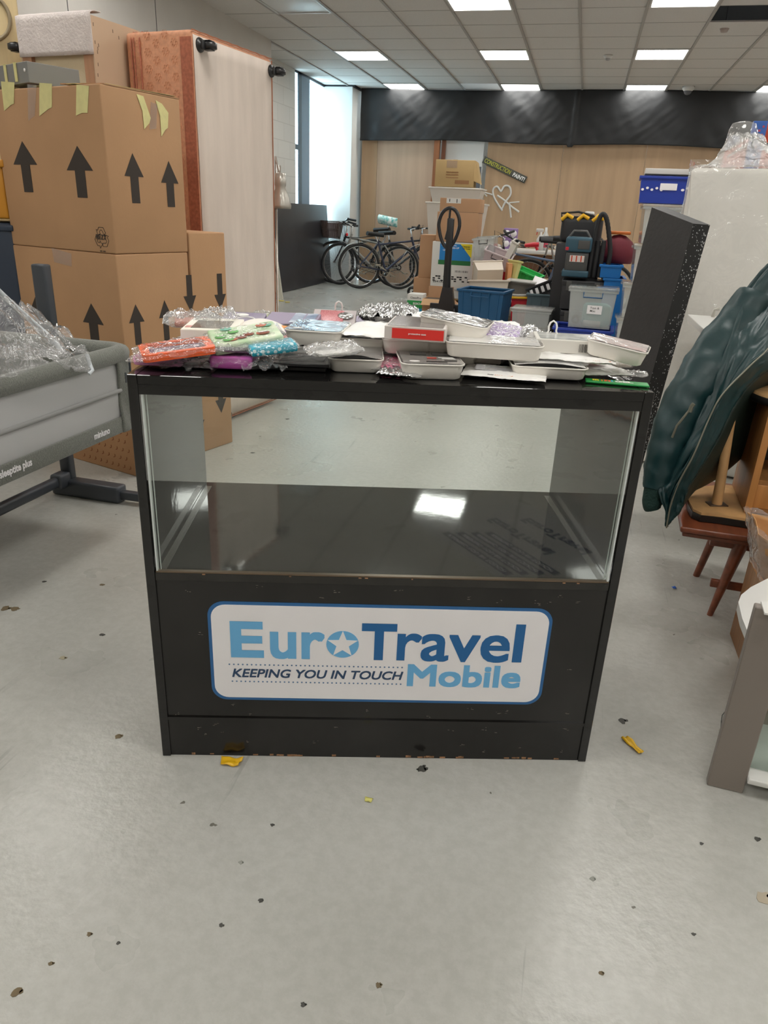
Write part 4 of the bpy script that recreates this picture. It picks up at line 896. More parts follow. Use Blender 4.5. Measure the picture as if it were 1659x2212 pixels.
# far side of the body up to the collar
bk = TOC([(1700, 540, 2.770), (1655, 572, 2.750), (1590, 650, 2.650), (1545, 720, 2.570), (1500, 800, 2.490)]); bk2 = TOC([(1720, 575, 2.750), (1680, 610, 2.730), (1640, 690, 2.650), (1600, 770, 2.550), (1560, 840, 2.450)])
skin_sheet([bk, bk2], 40, 12, fold(.012, 5, 6, 12)).build('back_panel', M_JK, jk, world=True, solid=.004)
# coat stand just outside the picture that carries the jacket
t = thing('coat_stand', 'black coat stand carrying the green jacket, just past the right edge', 'coat stand', (1.10, 2.36, 0))
MB().lathe([(0, 0), (.14, 0), (.14, .02), (.03, .035), (.02, .05)], 28).build('base', M_CRM, t); MB().tube([(0, 0, .04), (0, 0, 1.25)], .016, 12).build('pole', M_CRM, t)
MB().tube([(0, 0, 1.18), (-.12, .02, 1.17), (-.30, .06, 1.16), (-.40, .08, 1.12)], .010, 8).build('arm', M_CRM, t)
# ================================================================== BACK OF THE ROOM
M_TYRE = mat('tyre_rubber', (.018, .018, .018), .6); M_CHR = mat('chrome', (.55, .55, .55), .25, metal=.9); M_SPK = mat('spoke_steel', (.35, .35, .36), .35, metal=.8)
M_GRIP = mat('black_grip', (.015, .015, .016), .6)
def bicycle(label, M, frame_m, R=.34, wb=1.03, front=True, rear=True, guard=True, bars='flat', saddle_m=None, basket=False, saddle_h=.93, group='bicycles by the window pillar', light=False, turn=0.):
    """local x forward, rear wheel contact at the origin"""
    t = thing('bicycle', label, 'bicycle', M=M, group=group)
    def wheel(x, nm, tilt=0.):
        w = MB(); w.torus((0, 0, 0), R-.018, .019, (0, 1, 0), 44, 8)
        Mx = Matrix.Translation((x, 0, R)) @ Matrix.Rotation(tilt, 4, 'Z'); w.v = [Mx @ v for v in w.v]; o = w.build(nm, M_TYRE, t)
        r = MB(); r.torus((0, 0, 0), R-.043, .008, (0, 1, 0), 40, 5); r.tube([(0, -.035, 0), (0, .035, 0)], .018, 10); r.v = [Mx @ v for v in r.v]; r.build('rim', M_CHR, o)
        s = MB()
        for k in range(28):
            a = 2*pi*k/28; b = a+(.35 if k % 2 else -.35); sy = .025 if k % 4 < 2 else -.025
            s.tube([(.016*cos(b), sy, .016*sin(b)), ((R-.045)*cos(a), 0, (R-.045)*sin(a))], .0011, 3, cap=False)
        s.v = [Mx @ v for v in s.v]; q = s.build('spokes', M_SPK, o); q['kind'] = 'stuff'; return o
    if rear: wheel(0, 'rear_wheel')
    bbx, bbz = .43, .28; stx, stz = .30, .72; htx, htz = wb-.17, .78; hbx, hbz = wb-.13, .64
    f = MB(); P = lambda x, z, y=0: (x, y, z)
    f.tube([P(bbx, bbz), P(stx, stz)], .016, 10); f.tube([P(stx+.01, stz-.05), P(htx, htz-.04)], .015, 10); f.tube([P(bbx, bbz), P(hbx-.005, hbz+.02)], .019, 10); f.tube([P(htx-.015, htz+.02), P(hbx+.005, hbz-.02)], .019, 10)
    for y in (-.045, .045): f.tube([P(0, R, y), P(bbx, bbz, y*.6)], .009, 8); f.tube([P(0, R, y), P(stx+.005, stz-.03, y*.3)], .008, 8)
    f.tube([P(bbx, bbz, -.04), P(bbx, bbz, .04)], .022, 12); f.build('frame', frame_m, t)
    fk = MB(); Rt = Matrix.Translation((hbx, 0, hbz)) @ Matrix.Rotation(turn, 4, 'Z') @ Matrix.Translation((-hbx, 0, -hbz))
    for y in (-.05, .05): fk.tube([P(hbx, hbz-.02, y*.8), P(hbx+.06, R+.14, y), P(wb, R, y)], .010, 8)
    fk.tube([P(hbx, hbz-.02, -.05), P(hbx, hbz-.02, .05)], .014, 8); fk.v = [Rt @ v for v in fk.v]; fk.build('fork', frame_m, t)
    if front:
        o = wheel(wb, 'front_wheel'); 
    st = MB(); st.tube([P(htx, htz), P(htx-.025, htz+.13), P(htx+.05, htz+.15)], .012, 8)
    h = MB()
    if bars == 'flat': bp_ = [(htx+.02, -.30, htz+.165), (htx+.05, -.12, htz+.15), (htx+.05, .12, htz+.15), (htx+.02, .30, htz+.165)]
    else: bp_ = [(htx-.14, -.29, htz+.20), (htx-.02, -.24, htz+.22), (htx+.06, -.07, htz+.15), (htx+.06, .07, htz+.15), (htx-.02, .24, htz+.22), (htx-.14, .29, htz+.20)]
    h.tube(bp_, .011, 8); st.v = [Rt @ v for v in st.v]; h.v = [Rt @ v for v in h.v]
    st.build('stem', M_CHR, t); hb = h.build('handlebar', M_CHR if bars != 'flat' else M_GRIP, t)
    for s_ in (0, -1):
        a, b = (Vector(bp_[0]), Vector(bp_[1])) if s_ == 0 else (Vector(bp_[-1]), Vector(bp_[-2]))
        d = (b-a).normalized(); g = MB(); g.tube([a-d*.02, a+d*.10], .017, 8); g.tube([a+d*.11, a+d*.13], .021, 8); g.tube([a+d*.12+Vector((.02, 0, -.01)), a+d*.07+Vector((.06, 0, -.02)), a+d*.0+Vector((.06, 0, -.03))], .005, 5); g.v = [Rt @ v for v in g.v]; g.build('grip', M_GRIP, hb)
    c = MB(); c.tube([P(bp_[1][0], bp_[1][2], -.1), P(htx+.16, htz+.20, -.05), P(htx+.1, htz-.1, 0), P(hbx-.1, hbz, 0)], .0035, 5); c.tube([P(bp_[1][0], bp_[1][2], .1), P(htx+.19, htz+.14, .04), P(htx+.08, htz-.15, 0), P(wb-.02, R+.25, 0)], .0035, 5); c.v = [Rt @ v for v in c.v]; c.build('brake_cable', M_GRIP, t)
    sp = MB(); sp.tube([P(stx, stz-.02), P(stx-.045, saddle_h-.04)], .012, 8); sp.build('seat_post', M_CHR, t)
    sd = MB(); rings = []
    for k in range(9):
        f_ = k/8; w_ = .078*(1-f_)**.8+.020; x = stx-.045-.13+.27*f_; zt = saddle_h+.02*(1-f_)
        rings.append([Vector((x, w_*cos(a), zt-.03+.032*sin(a))) for a in [2*pi*i/14 for i in range(14)]])
    sd.loft(rings)
    if saddle_m: c0 = Vector((stx-.05, 0, saddle_h)); sd.v = [c0+Vector(((v.x-c0.x)*1.15, (v.y-c0.y)*1.3, (v.z-c0.z)*2.3)) for v in sd.v]
    sd.build('saddle', saddle_m or M_GRIP, t)
    if guard:
        for (x, a0, a1) in ((0, 20, 178), (wb, 60, 165)):
            if x and not front and guard != 'both': continue
            g = MB(); g.grid(lambda u, v: (x+(R+.014+.006*sin(pi*v))*cos(radians(a0+(a1-a0)*u)), (v-.5)*.056, R+(R+.014+.006*sin(pi*v))*sin(radians(a0+(a1-a0)*u))), 26, 4); g.build('mudguard', mat('silver_guard', (.55, .55, .52), .3, metal=.6), t, solid=.002)
    cr = MB(); cr.torus((bbx, .045, bbz), .085, .005, (0, 1, 0), 30, 4)
    for k in range(5): a = 2*pi*k/5+.3; cr.tube([P(bbx, bbz, .045), (bbx+.083*cos(a), .045, bbz+.083*sin(a))], .005, 4)
    for s_ in (1, -1): cr.tube([P(bbx, bbz, .05*s_), (bbx+.15*s_, .06*s_, bbz-.08*s_)], .009, 6); cr.box((bbx+.15*s_, .10*s_, bbz-.08*s_), (.085, .07, .022), bev=.005)
    cr.build('crankset', mat('worn_alloy', (.40, .36, .28), .35, metal=.7), t)
    ch = MB(); ch.tube([P(0, R+.035, .045), P(bbx, bbz+.085, .045)], .004, 4); ch.tube([P(0, R-.035, .045), P(bbx, bbz-.085, .045)], .004, 4); ch.torus((0, .04, R), .035, .010, (0, 1, 0), 18, 5); ch.build('chain', M_GRIP, t)
    if light: l = MB(); l.box((-.20, 0, .80), (.03, .06, .045), bev=.008); l.build('rear_light', flat('red_reflector', (205, 30, 34), .2), t); MB().tube([P(stx-.02, .80), P(-.02, .76), P(-.20, .77), P(-.02, .74), P(-.0, R)], .007, 6).build('rack', M_GRIP, t)
    if basket:
        b = MB(); bx = wb+.07; bz = htz-.06
        def bk(u, v): a = 2*pi*u; k = 1.3; r = .12+.04*v; return (bx+r*max(-1, min(1, k*cos(a))), (r+.02)*max(-1, min(1, k*sin(a))), bz+.24*v)
        b.grid(bk, 32, 2); b.build('basket', film('brown_wire_mesh', (.5, .4, .38), .55, .1, .5, hazecol=(.06, .035, .03)), t)
        r = MB()
        for z, rr in ((bz, .12), (bz+.24, .16), (bz+.12, .14)): r.tube([Vector((bx+rr*max(-1, min(1, 1.3*cos(a))), (rr+.02)*max(-1, min(1, 1.3*sin(a))), z)) for a in [2*pi*i/32 for i in range(32)]], .005, 5, closed=True)
        for i in range(32):
            a = 2*pi*i/32; r.tube([bk(i/32, 0), bk(i/32, 1)], .0022, 3)
        for i in range(7): r.tube([(bx-.12+.04*i, -.14, bz), (bx-.12+.04*i, .14, bz)], .0025, 3)
        r.build('basket_wire', mat('dark_brown_wire', (.045, .028, .024), .5), t)
    return t
def bike_at(p_rear, p_front, lean=0.):
    a, b = G(*p_rear), G(*p_front); az = math.degrees(atan2(b.y-a.y, b.x-a.x))
    return Matrix.Translation((a.x, a.y, .002)) @ Matrix.Rotation(radians(az), 4, 'Z') @ Matrix.Rotation(radians(lean), 4, 'X')
M_FNAVY = flat('navy_frame', (44, 50, 72), .35); M_FBLK = flat('black_frame', (28, 29, 33), .3); M_FGREY = flat('silver_grey_frame', (150, 148, 142), .3); M_FBLUE = flat('slate_blue_frame', (92, 108, 134), .35)
M_TEALS = mat('teal_patterned_cover', lin(60, 170, 165), .4, noise_scale=22, col2=lin(235, 240, 235))
def bikeY(px, pym, Y, azd, lean, side=1):
    a = AY(px, pym, Y); return Matrix.Translation((a.x, Y, .002)) @ Matrix.Rotation(radians(azd), 4, 'Z') @ Matrix.Rotation(radians(lean), 4, 'X')
bicycle('navy bicycle with silver mudguards and no front wheel, nearest of those by the pillar', bikeY(777, 573, 11.55, 28, -6), M_FNAVY, front=False, guard='both', saddle_h=.84, light=True)
bicycle('black bicycle with brown wire front basket beside the dark leaning board', bikeY(852, 573, 12.15, 182, 6), M_FBLK, basket=True, bars='swept', saddle_h=.90, turn=.25)
bicycle('grey-framed bicycle between the basket bicycle and the navy one', bikeY(862, 573, 11.88, 176, 5), M_FGREY, guard=False, saddle_h=.86, bars='flat', R=.33)
bicycle('bicycle with teal and white saddle cover against the plywood', bikeY(800, 570, 12.5, 0, -5), M_FBLK, guard=False, saddle_m=M_TEALS, saddle_h=1.06, R=.36, turn=.9)
# timber, and a white panel added to brighten the board gap
X = lambda px, Y=YB: AY(px, 330, Y).x
solo(MB().box((0, 0, 1.15), (.09, .07, 2.3)), 'timber_stud', mat('brown_timber', lin(142, 88, 52), .5, noise_amt=.15, noise_scale=4, stretch=(9, 9, .6)), 'brown timber stud in the gap between plywood sheets', 'timber', M=frame((X(943)+.02, YB-.08, 0)))
solo(MB().box((0, 0, 1.15), (.06, .05, 2.3)), 'timber_stud', flat('dark_timber', (110, 64, 38), .5), 'darker timber stud just right of the brown one in the plywood gap', 'timber', M=frame((X(957)+.02, YB-.06, 0)))
z0, z1 = .002, AY(1030, 360, 12.85).z
solo(MB().box((0, 0, (z1-z0)/2), (.24, .03, z1-z0)), 'tall_grey_board', flat('slate_grey', (92, 96, 102), .5), 'dark grey panel leaning in the plywood gap behind the box stack', 'board', M=frame((X(1028), 12.86, z0)))
solo(MB().box((0, 0, 1.15), (.62, .012, 2.3)), 'added_white_board', M_DESK, 'added white board brightening the gap between the plywood sheets above the boxes', 'board', M=frame(((X(962)+X(1045))/2, YB-.0, .002)))  # sheet added to catch room light where the back wall stays dim
# painted sign board and spray heart
YS = YB-.02
s0, s1, s2, s3 = AY(1047, 337, YS), AY(1139, 382, YS), AY(1133, 396, YS), AY(1042, 352, YS)
cc = (s0+s1+s2+s3)/4; ang = atan2(s1.z-s0.z, s1.x-s0.x); wd = (s1-s0).length; hg = (s3-s0).length
SM = Matrix.Translation(cc) @ Matrix.Rotation(-ang, 4, 'Y'); t = thing('painted_sign', 'slanted dark board painted with the words construction paint', 'sign', M=SM)
MB().box((0, .0, 0), (wd, .02, hg), bev=.003).build('board', mat('grimy_dark_board', lin(74, 74, 66), .6, noise_amt=.2, noise_scale=12), t)
def put(body, x, z, w, h, m, bold, sh=0, nm='lettering'):
    vs, fs = textmesh(body, w, h, bold, sh, .002); mb = MB(); mb.add(vs, fs, 0, False, Matrix.Translation((x, -.0125, z)) @ Matrix(((1, 0, 0, 0), (0, 0, -1, 0), (0, 1, 0, 0), (0, 0, 0, 1)))); return mb.build(nm, m, t)
put('CONSTRUCTION', -wd*.46, -hg*.30, wd*.60, hg*.62, flat('yellow_green_paint', (206, 205, 70), .5), .0, .1); put('PAINT!', wd*.20, -hg*.34, wd*.27, hg*.60, flat('white_paint', (232, 232, 228), .5), .03, .1)
hp = lambda L: [AY(x, y, YB-.008) for x, y in L]
M_SPR = flat('white_spray_paint', (214, 212, 206), .6)
def smooth(P, n=40): return [crv(P, k/n) for k in range(n+1)]
t = thing('spray_heart', 'white spray-painted heart with an arrow through it on the plywood', 'graffiti', AY(1085, 430, YB-.008))
h = MB()
h.tube(smooth(hp([(1085, 455), (1068, 428), (1065, 410), (1074, 403), (1082, 413), (1090, 402), (1101, 404), (1103, 420), (1092, 436), (1084, 452)])), .016, 6); hm_ = h.build('heart_line', M_SPR, t, world=True)
h = MB(); h.tube(smooth(hp([(1074, 422), (1090, 433), (1105, 446), (1121, 458)])), .014, 6); h.tube(hp([(1044, 415), (1065, 421)]), .012, 6); h.tube(hp([(1052, 411), (1043, 415), (1052, 424)]), .012, 6)
h.tube(hp([(1100, 438), (1104, 470)]), .015, 6); h.tube(hp([(1100, 438), (1122, 436)]), .010, 6); h.tube(hp([(1102, 444), (1121, 457)]), .012, 6); h.build('arrow_line', M_SPR, t, world=True)
for o in list(t.children): 
    for v in o.data.vertices: v.co.y *= .25
# ------------------------------------------------------------------ stack of boxes with the pallet truck
def bx(name, label, cat, px0, px1, pyt, pyb, Y, d, m, az=0, parts=None, group=None, bev=.004):
    """box whose front face spans the given sight lines at depth Y; its base height follows"""
    a = AY(px0, pyb, Y); b = AY(px1, pyb, Y); tp = AY((px0+px1)/2, pyt, Y); z0 = AY((px0+px1)/2, pyb, Y).z
    t = thing(name, label, cat, ((a.x+b.x)/2, Y, max(z0, .002)), az, group=group)
    w = b.x-a.x; h = tp.z-max(z0, .002); MB().box((0, d/2, h/2), (w, d, h), bev=bev).build('body', m, t); return t, w, h
def face_text(t, body, x, z, w, h, m, bold=.0, y=-.0022, sh=0):
    vs, fs = textmesh(body, w, h, bold, sh, .001); mb = MB(); mb.add(vs, fs, 0, False, Matrix.Translation((x, y, z)) @ Matrix(((1, 0, 0, 0), (0, 0, -1, 0), (0, 1, 0, 0), (0, 0, 0, 1)))); return mb.build('lettering', m, t)
def face_poly(t, pts, m, y=-.0015, nm='printed_panel'): return MB().prism([(p[0], p[1]) for p in pts], y, y+.0007, XZ).build(nm, m, t)
M_CARD2 = mat('far_cardboard', lin(190, 148, 112), .75, noise_amt=.05, noise_scale=3); M_CARD3 = mat('yellowish_cardboard', lin(184, 156, 108), .75, noise_amt=.06, noise_scale=3)
M_WBOX = flat('white_printed_board', (222, 220, 214), .5); M_BLK2 = flat('black_print', (35, 34, 34), .6)
YP = 9.7
pb = AY(960, 640, YP).z
# pallet under the stack
t = thing('wooden_pallet', 'wooden pallet under the stack of cleaning-liquid boxes', 'pallet', (AY(972, 640, YP).x, YP+.42, .001)); M_PAL = mat('pallet_wood', lin(176, 140, 96), .7, noise_amt=.12, noise_scale=5)
for i in range(5): MB().box((0, -.36+.18*i, .132), (.95, .11, .018)).build('deck_board', M_PAL, t)
for x in (-.42, 0, .42):
    MB().box((x, 0, .0745), (.09, .80, .095)).build('stringer', M_PAL, t)
for y in (-.3, .3): MB().box((0, y, .012), (.95, .10, .018)).build('base_board', M_PAL, t)
def boxz(name, label, px0, px1, z0, pyt, Y, d, m, cat='cardboard box', az=0):
    a = AY(px0, 600, Y); b = AY(px1, 600, Y); h = AY((px0+px1)/2, pyt, Y).z-z0
    t = thing(name, label, cat, ((a.x+b.x)/2, Y, z0+.0015), az); w = b.x-a.x; MB().box((0, d/2, h/2-.001), (w, d, h-.002), bev=.004).build('body', m, t); return t, w, h, z0+h
PZ = .142
t, w, h, zt = boxz('printed_carton', 'tall white carton with blue, green and yellow panel and checkered band behind the pallet truck', 930, 1020, PZ, 523, YP, .42, M_WBOX)
face_poly(t, [(-w*.32, h*.97), (w*.42, h*.97), (w*.42, h*.78), (w*.42, h*.68), (-w*.32, h*.68)], flat('print_sky_blue', (28, 128, 200), .5)); face_poly(t, [(-w*.34, h*.68), (w*.43, h*.68), (w*.43, h*.60), (-w*.34, h*.60)], flat('print_green', (40, 116, 62), .5), -.0016)
face_poly(t, [(w*.16, h*.975), (w*.44, h*.975), (w*.44, h*.73)], flat('print_yellow', (228, 208, 40), .5), -.0024)
face_text(t, 'BIOLOGICAL', -w*.28, h*.93, w*.36, h*.022, M_PAPER, .02, -.003); face_text(t, 'WASHING-UP', -w*.24, h*.885, w*.38, h*.028, M_PAPER, .03, -.003); face_text(t, 'LIQUID', -w*.24, h*.84, w*.20, h*.028, M_PAPER, .03, -.003)
face_text(t, 'Cleaner', w*.20, h*.92, w*.2, h*.025, M_BLK2, .02, -.004); face_text(t, 'for Less', w*.22, h*.885, w*.18, h*.022, M_BLK2, .02, -.004)
for i in range(12):
    for j in range(2):
        if (i+j) % 2 == 0: pass
ck = MB()
for i in range(14):
    for j in range(3):
        if (i*2+j*3+(i//2)) % 4 in ((1, 2) if j != 1 else (0, 3)): ck.prism([(-w*.45+w*.9*i/14, h*.40-.026*j), (-w*.45+w*.9*(i+.9)/14, h*.40-.026*j), (-w*.45+w*.9*(i+.9)/14, h*.375-.026*j), (-w*.45+w*.9*i/14, h*.375-.026*j)], -.0014, -.0008, XZ)
ck.build('checker_band', M_BLK2, t)['kind'] = 'stuff'
face_text(t, '254132', -w*.44, h*.275, w*.27, h*.035, M_BLK2, .01); face_text(t, 'wash up liquid', -w*.28, h*.125, w*.60, h*.045, flat('grey_print', (110, 108, 106), .6), 0)
bc = MB(); random.seed(8)
for i in range(16): bc.box((w*.08+w*.32*i/16, -.001, h*.49), (random.choice([.003, .005, .007]), .0012, h*.035))
bc.build('barcode', M_BLK2, t)['kind'] = 'stuff'
t2, w2, h2, zt2 = boxz('cardboard_box', 'plain brown box on top of the white printed carton', 936, 1022, zt, 458, YP+.01, .40, M_CARD2)
MB().box((0, -.001, h2*.0+.004), (w2*1.0, .002, .006)).build('crease', M_CARDD, t2)
t3, w3, h3, zt3 = boxz('cardboard_box', 'shallow brown box with white shipping label, top of the brown pile', 940, 1024, zt2, 428, YP+.01, .40, M_CARD2)
face_poly(t3, [(-w3*.34, h3*.98), (w3*.02, h3*.98), (w3*.02, h3*.62), (-w3*.34, h3*.62)], M_WBOX, nm='shipping_label'); face_poly(t3, [(-w3*.27, h3*.93), (-w3*.25, h3*.93), (-w3*.25, h3*.72), (-w3*.27, h3*.72)], M_BLK2, -.0024, 'label_print'); face_poly(t3, [(-w3*.09, h3*.93), (-w3*.07, h3*.93), (-w3*.07, h3*.66), (-w3*.09, h3*.66)], M_BLK2, -.0024, 'label_print')
t, w, h, z_ = boxz('cardboard_box', 'brown box standing on the floor left of the white printed carton', 894, 932, .002, 600, YP+.28, .40, M_CARD2)
boxz('cardboard_box', 'tall brown box on the box left of the white printed carton', 903, 936, z_, 507, YP+.30, .38, M_CARD2)
# translucent tubs behind, with the yellowish box on top
def tote(name, label, M, w, d, h, m, cat='plastic box', taper=.88, rim=.018, lid=None, ribs=0, handle=None, th=.004, group=None, inside=None):
    t = thing(name, label, cat, M=M, group=group); b = MB()
    def loop(s, z, o=0): return [Vector((sx*(w/2*s-o), sy*(d/2*s-o), z)) for sx, sy in ((-1, -1), (1, -1), (1, 1), (-1, 1))]
    A = [loop(taper, 0), loop(1, h)]; I = [loop(1, h, th), loop(taper, th, th)]
    vs = A[0]+A[1]+I[0]+I[1]; fs = [(3, 2, 1, 0)]
    for k in range(3):
        for i in range(4): j = (i+1) % 4; fs.append((k*4+i, k*4+j, k*4+4+j, k*4+4+i))
    fs.append((12, 13, 14, 15)); b.add(vs, fs)
    b.build('body', m, t)
    if rim:
        r = MB(); 
        for c, s in (((0, -d/2, h-.008), (w+.03, rim, .022)), ((0, d/2, h-.008), (w+.03, rim, .022)), ((-w/2, 0, h-.008), (rim, d, .022)), ((w/2, 0, h-.008), (rim, d, .022))): r.box(c, s, bev=.004)
        if ribs:
            for i in range(ribs): x = -w/2+w*(i+.5)/ribs; r.hexa([Vector(q) for q in ((x*taper-.006, -d/2*taper-.007, .01), (x*taper+.006, -d/2*taper-.007, .01), (x*taper+.006, -d/2*taper+.002, .01), (x*taper-.006, -d/2*taper+.002, .01), (x-.006, -d/2-.008, h-.02), (x+.006, -d/2-.008, h-.02), (x+.006, -d/2+.002, h-.02), (x-.006, -d/2+.002, h-.02))])
        r.build('rim', m, t)
    if lid: MB().box((0, 0, h+.012), (w+.035, d+.035, .018), bev=.005).build('lid', lid, t)
    if handle: 
        q = MB(); q.tube([(-w*.2, -d/2-.012, h-.02), (-w*.2, -d/2-.03, h-.06), (w*.2, -d/2-.03, h-.06), (w*.2, -d/2-.012, h-.02)], .006, 6); q.build('handle', handle, t)
    return t
M_TUBW = mat('translucent_white_plastic', lin(216, 212, 204), .35, noise_amt=.03, noise_scale=4); M_CLP = film('clear_box_plastic', (.96, .97, .97), .30, .2, .12, hazecol=(.72, .74, .72))
YT = YP+.86
def at_face(px0, px1, pyt, pyb, Y):
    a = AY(px0, (pyt+pyb)/2, Y); b = AY(px1, (pyt+pyb)/2, Y); z1 = AY((px0+px1)/2, pyt, Y).z; z0 = AY((px0+px1)/2, pyb, Y).z; return (a.x+b.x)/2, b.x-a.x, z0, z1
cx_, w_, z0_, z1_ = at_face(912, 1040, 437, 660, YT); zz = .002; prev = None
hh = (z1_-.004)/3
for k in range(3): tote('storage_tub', ('bottom', 'middle', 'third')[k]+' of the tall translucent white tubs stacked behind the brown boxes', frame((cx_, YT+.22, zz)), w_*.96, .42, hh-.003, M_TUBW); zz += hh
cx_, w_, z0b, z1b = at_face(926, 1040, 405, 436, YT)
tote('storage_tub', 'topmost wide white tub carrying the yellowish carton', frame((cx_, YT+.22, zz+.002)), w_*.98, .44, z1b-zz-.004, M_TUBW, lid=None); zc = z1b+.006
cx_, w_, z0_, z1_ = at_face(940, 1024, 345, 402, YT)
t = thing('cardboard_box', 'yellowish printed carton on top of the white tub, below the black drape', 'cardboard box', (cx_, YT+.02, zc), 3); h = z1_-zc
MB().box((0, .19, h/2), (w_, .38, h), bev=.005).build('body', M_CARD3, t); MB().hexa([Vector(q) for q in ((w_/2-.005, .005, h*.25), (w_/2+.085, .03, .05), (w_/2+.085, .34, .05), (w_/2-.005, .37, h*.25), (w_/2-.005, .005, h), (w_/2+.02, .02, h*.97), (w_/2+.02, .34, h*.97), (w_/2-.005, .37, h))]).build('side_bulge', M_CARD3, t)
face_text(t, 'FRAGILE', -w_*.22, h*.52, w_*.3, h*.05, M_CARDD); face_text(t, 'MIX 12 OZ', -w_*.22, h*.43, w_*.3, h*.05, M_CARDD); face_text(t, 'NET WT 10 KG', -w_*.22, h*.34, w_*.34, h*.05, M_CARDD) if 0 else None
for k in range(3): face_poly(t, [(-w_*.22, h*(.56-.1*k)), (w_*.10, h*(.56-.1*k)), (w_*.10, h*(.53-.1*k)), (-w_*.22, h*(.53-.1*k))], M_CARDD, nm='printed_line')
face_poly(t, [(w_*.02, h*.26), (w_*.38, h*.26), (w_*.38, h*.12), (w_*.02, h*.12)], M_CARDD, nm='printed_line'); face_poly(t, [(-w_*.22, h*.97), (w_*.05, h*.97), (w_*.05, h*.70), (-w_*.22, h*.70)], M_CLR, nm='tape_strip')
MB().box((0, .19, h+.002), (.06, .38, .002)).build('tape_strip', M_CLR, t)
# pallet truck
YJ = 8.35; jx = AY(966, 640, YJ).x; zt = AY(970, 447, YJ).z; xt = AY(973, 447, YJ).x
t = thing('pallet_truck', 'black hand pallet truck with looped handle in front of the box stack', 'pallet truck', (jx, YJ, 0)); dx = xt-jx; M_PT = mat('black_paint', (.018, .018, .019), .3)
MB().tube([(0, 0, .12), (dx*.7, 0, zt*.72)], [.045, .030], 10).build('lower_tube', M_PT, t)
MB().box((dx*.55, 0, zt*.60), (.075, .045, zt*.62), M=Matrix.Identity(4), bev=.012).build('drawbar', M_PT, t)
lp = [(dx+.115*sin(a)*(1-.25*(cos(a) < 0)*abs(cos(a))), 0, zt-.185+(.175*cos(a) if cos(a) > 0 else .23*cos(a))) for a in [2*pi*i/40 for i in range(40)]]
MB().tube(lp, .019, 10, closed=True).build('handle_loop', M_PT, t)
MB().tube([(dx, 0, zt-.02), (dx-.005, 0, zt-.20), (dx-.03, -.01, zt-.33)], .012, 8).build('release_lever', M_PT, t)
MB().hexa([Vector(q) for q in ((-.11, -.08, .06), (.11, -.08, .06), (.11, .08, .06), (-.11, .08, .06), (-.055, -.04, .40), (.055, -.04, .40), (.055, .04, .40), (-.055, .04, .40))]).build('pump_housing', M_PT, t)
for x in (-.07, .07): MB().lathe([(0, -.03), (.085, -.03), (.09, 0), (.085, .03), (0, .03)], 20, M=Matrix.Translation((x, 0, .092)) @ Matrix.Rotation(pi/2, 4, 'Y')).build('steer_wheel', M_CAST, t)
# forks towards the back under nothing in particular
for x in (-.15, .15): MB().box((x, .62, .055), (.12, 1.0, .045), bev=.008).build('fork', M_PT, t)
MB().box((0, .11, .13), (.42, .04, .16), bev=.01).build('fork_bridge', M_PT, t)
# open six-bottle carton and cleaner box, on the forks
YO = 8.62; cx_, w_, z0_, z1_ = at_face(912, 974, 648, 680, YO); z0_ = .09
t = thing('open_carton', 'open shallow carton with bottle dividers left of the pallet truck', 'cardboard box', ((cx_)-.02, YO+.02, z0_)); h = z1_-z0_
for c, s in (((0, .0, h/2), (w_*.9, .006, h)), ((0, .30, h/2), (w_*.9, .006, h)), ((-w_*.45, .15, h/2), (.006, .3, h)), ((w_*.45, .15, h/2), (.006, .3, h)), ((0, .15, .004), (w_*.9, .3, .006))): MB().box(c, s).build('wall', M_CARD2, t)
MB().hexa([Vector(q) for q in ((-w_*.45, -.10, h-.06), (w_*.45, -.10, h-.06), (w_*.45, 0, h), (-w_*.45, 0, h), (-w_*.45, -.10, h-.055), (w_*.45, -.10, h-.055), (w_*.45, 0, h+.005), (-w_*.45, 0, h+.005))]).build('flap', flat('light_flap', (206, 166, 122), .7), t)
MB().box((0, .33, h+.06), (w_*.9, .005, .13)).build('flap', M_CARD2, t); MB().hexa([Vector(q) for q in ((w_*.45, .02, h), (w_*.45+.10, .05, h-.07), (w_*.45+.10, .26, h-.07), (w_*.45, .28, h), (w_*.45, .02, h+.005), (w_*.45+.10, .05, h-.065), (w_*.45+.10, .26, h-.065), (w_*.45, .28, h+.005))]).build('flap', M_CARD2, t)
MB().box((0, .15, h*.55), (w_*.85, .27, h*.8)).build('bottle_dividers', mat('dark_dividers', (.10, .07, .045), .8), t)
YC = 8.75; cx_, w_, z0_, z1_ = at_face(881, 914, 636, 681, YC)
t = thing('cleaner_carton', 'small green, white and blue cleaner carton left of the open carton', 'carton', (cx_-.01, YC, .002)); h = z1_
MB().box((0, .11, h/2), (w_, .22, h), bev=.003).build('body', M_WBOX, t); face_poly(t, [(-w_*.5, h*.72), (w_*.5, h*.72), (w_*.5, h*.38), (-w_*.5, h*.38)], flat('print_bright_green', (40, 150, 74), .5)); face_poly(t, [(-w_*.5, h*.38), (w_*.5, h*.38), (w_*.5, .01), (-w_*.5, .01)], flat('print_cyan', (50, 160, 205), .5))
face_text(t, 'CleanPro', -w_*.3, h*.80, w_*.7, h*.09, M_BLK2); face_text(t, 'BLEACH', -w_*.1, h*.54, w_*.5, h*.10, M_PAPER, .02)
P = G(878, 642); t = thing('small_trolley', 'edge of a small black-wheeled trolley left of the brown boxes', 'trolley', (P.x+.08, P.y, 0))
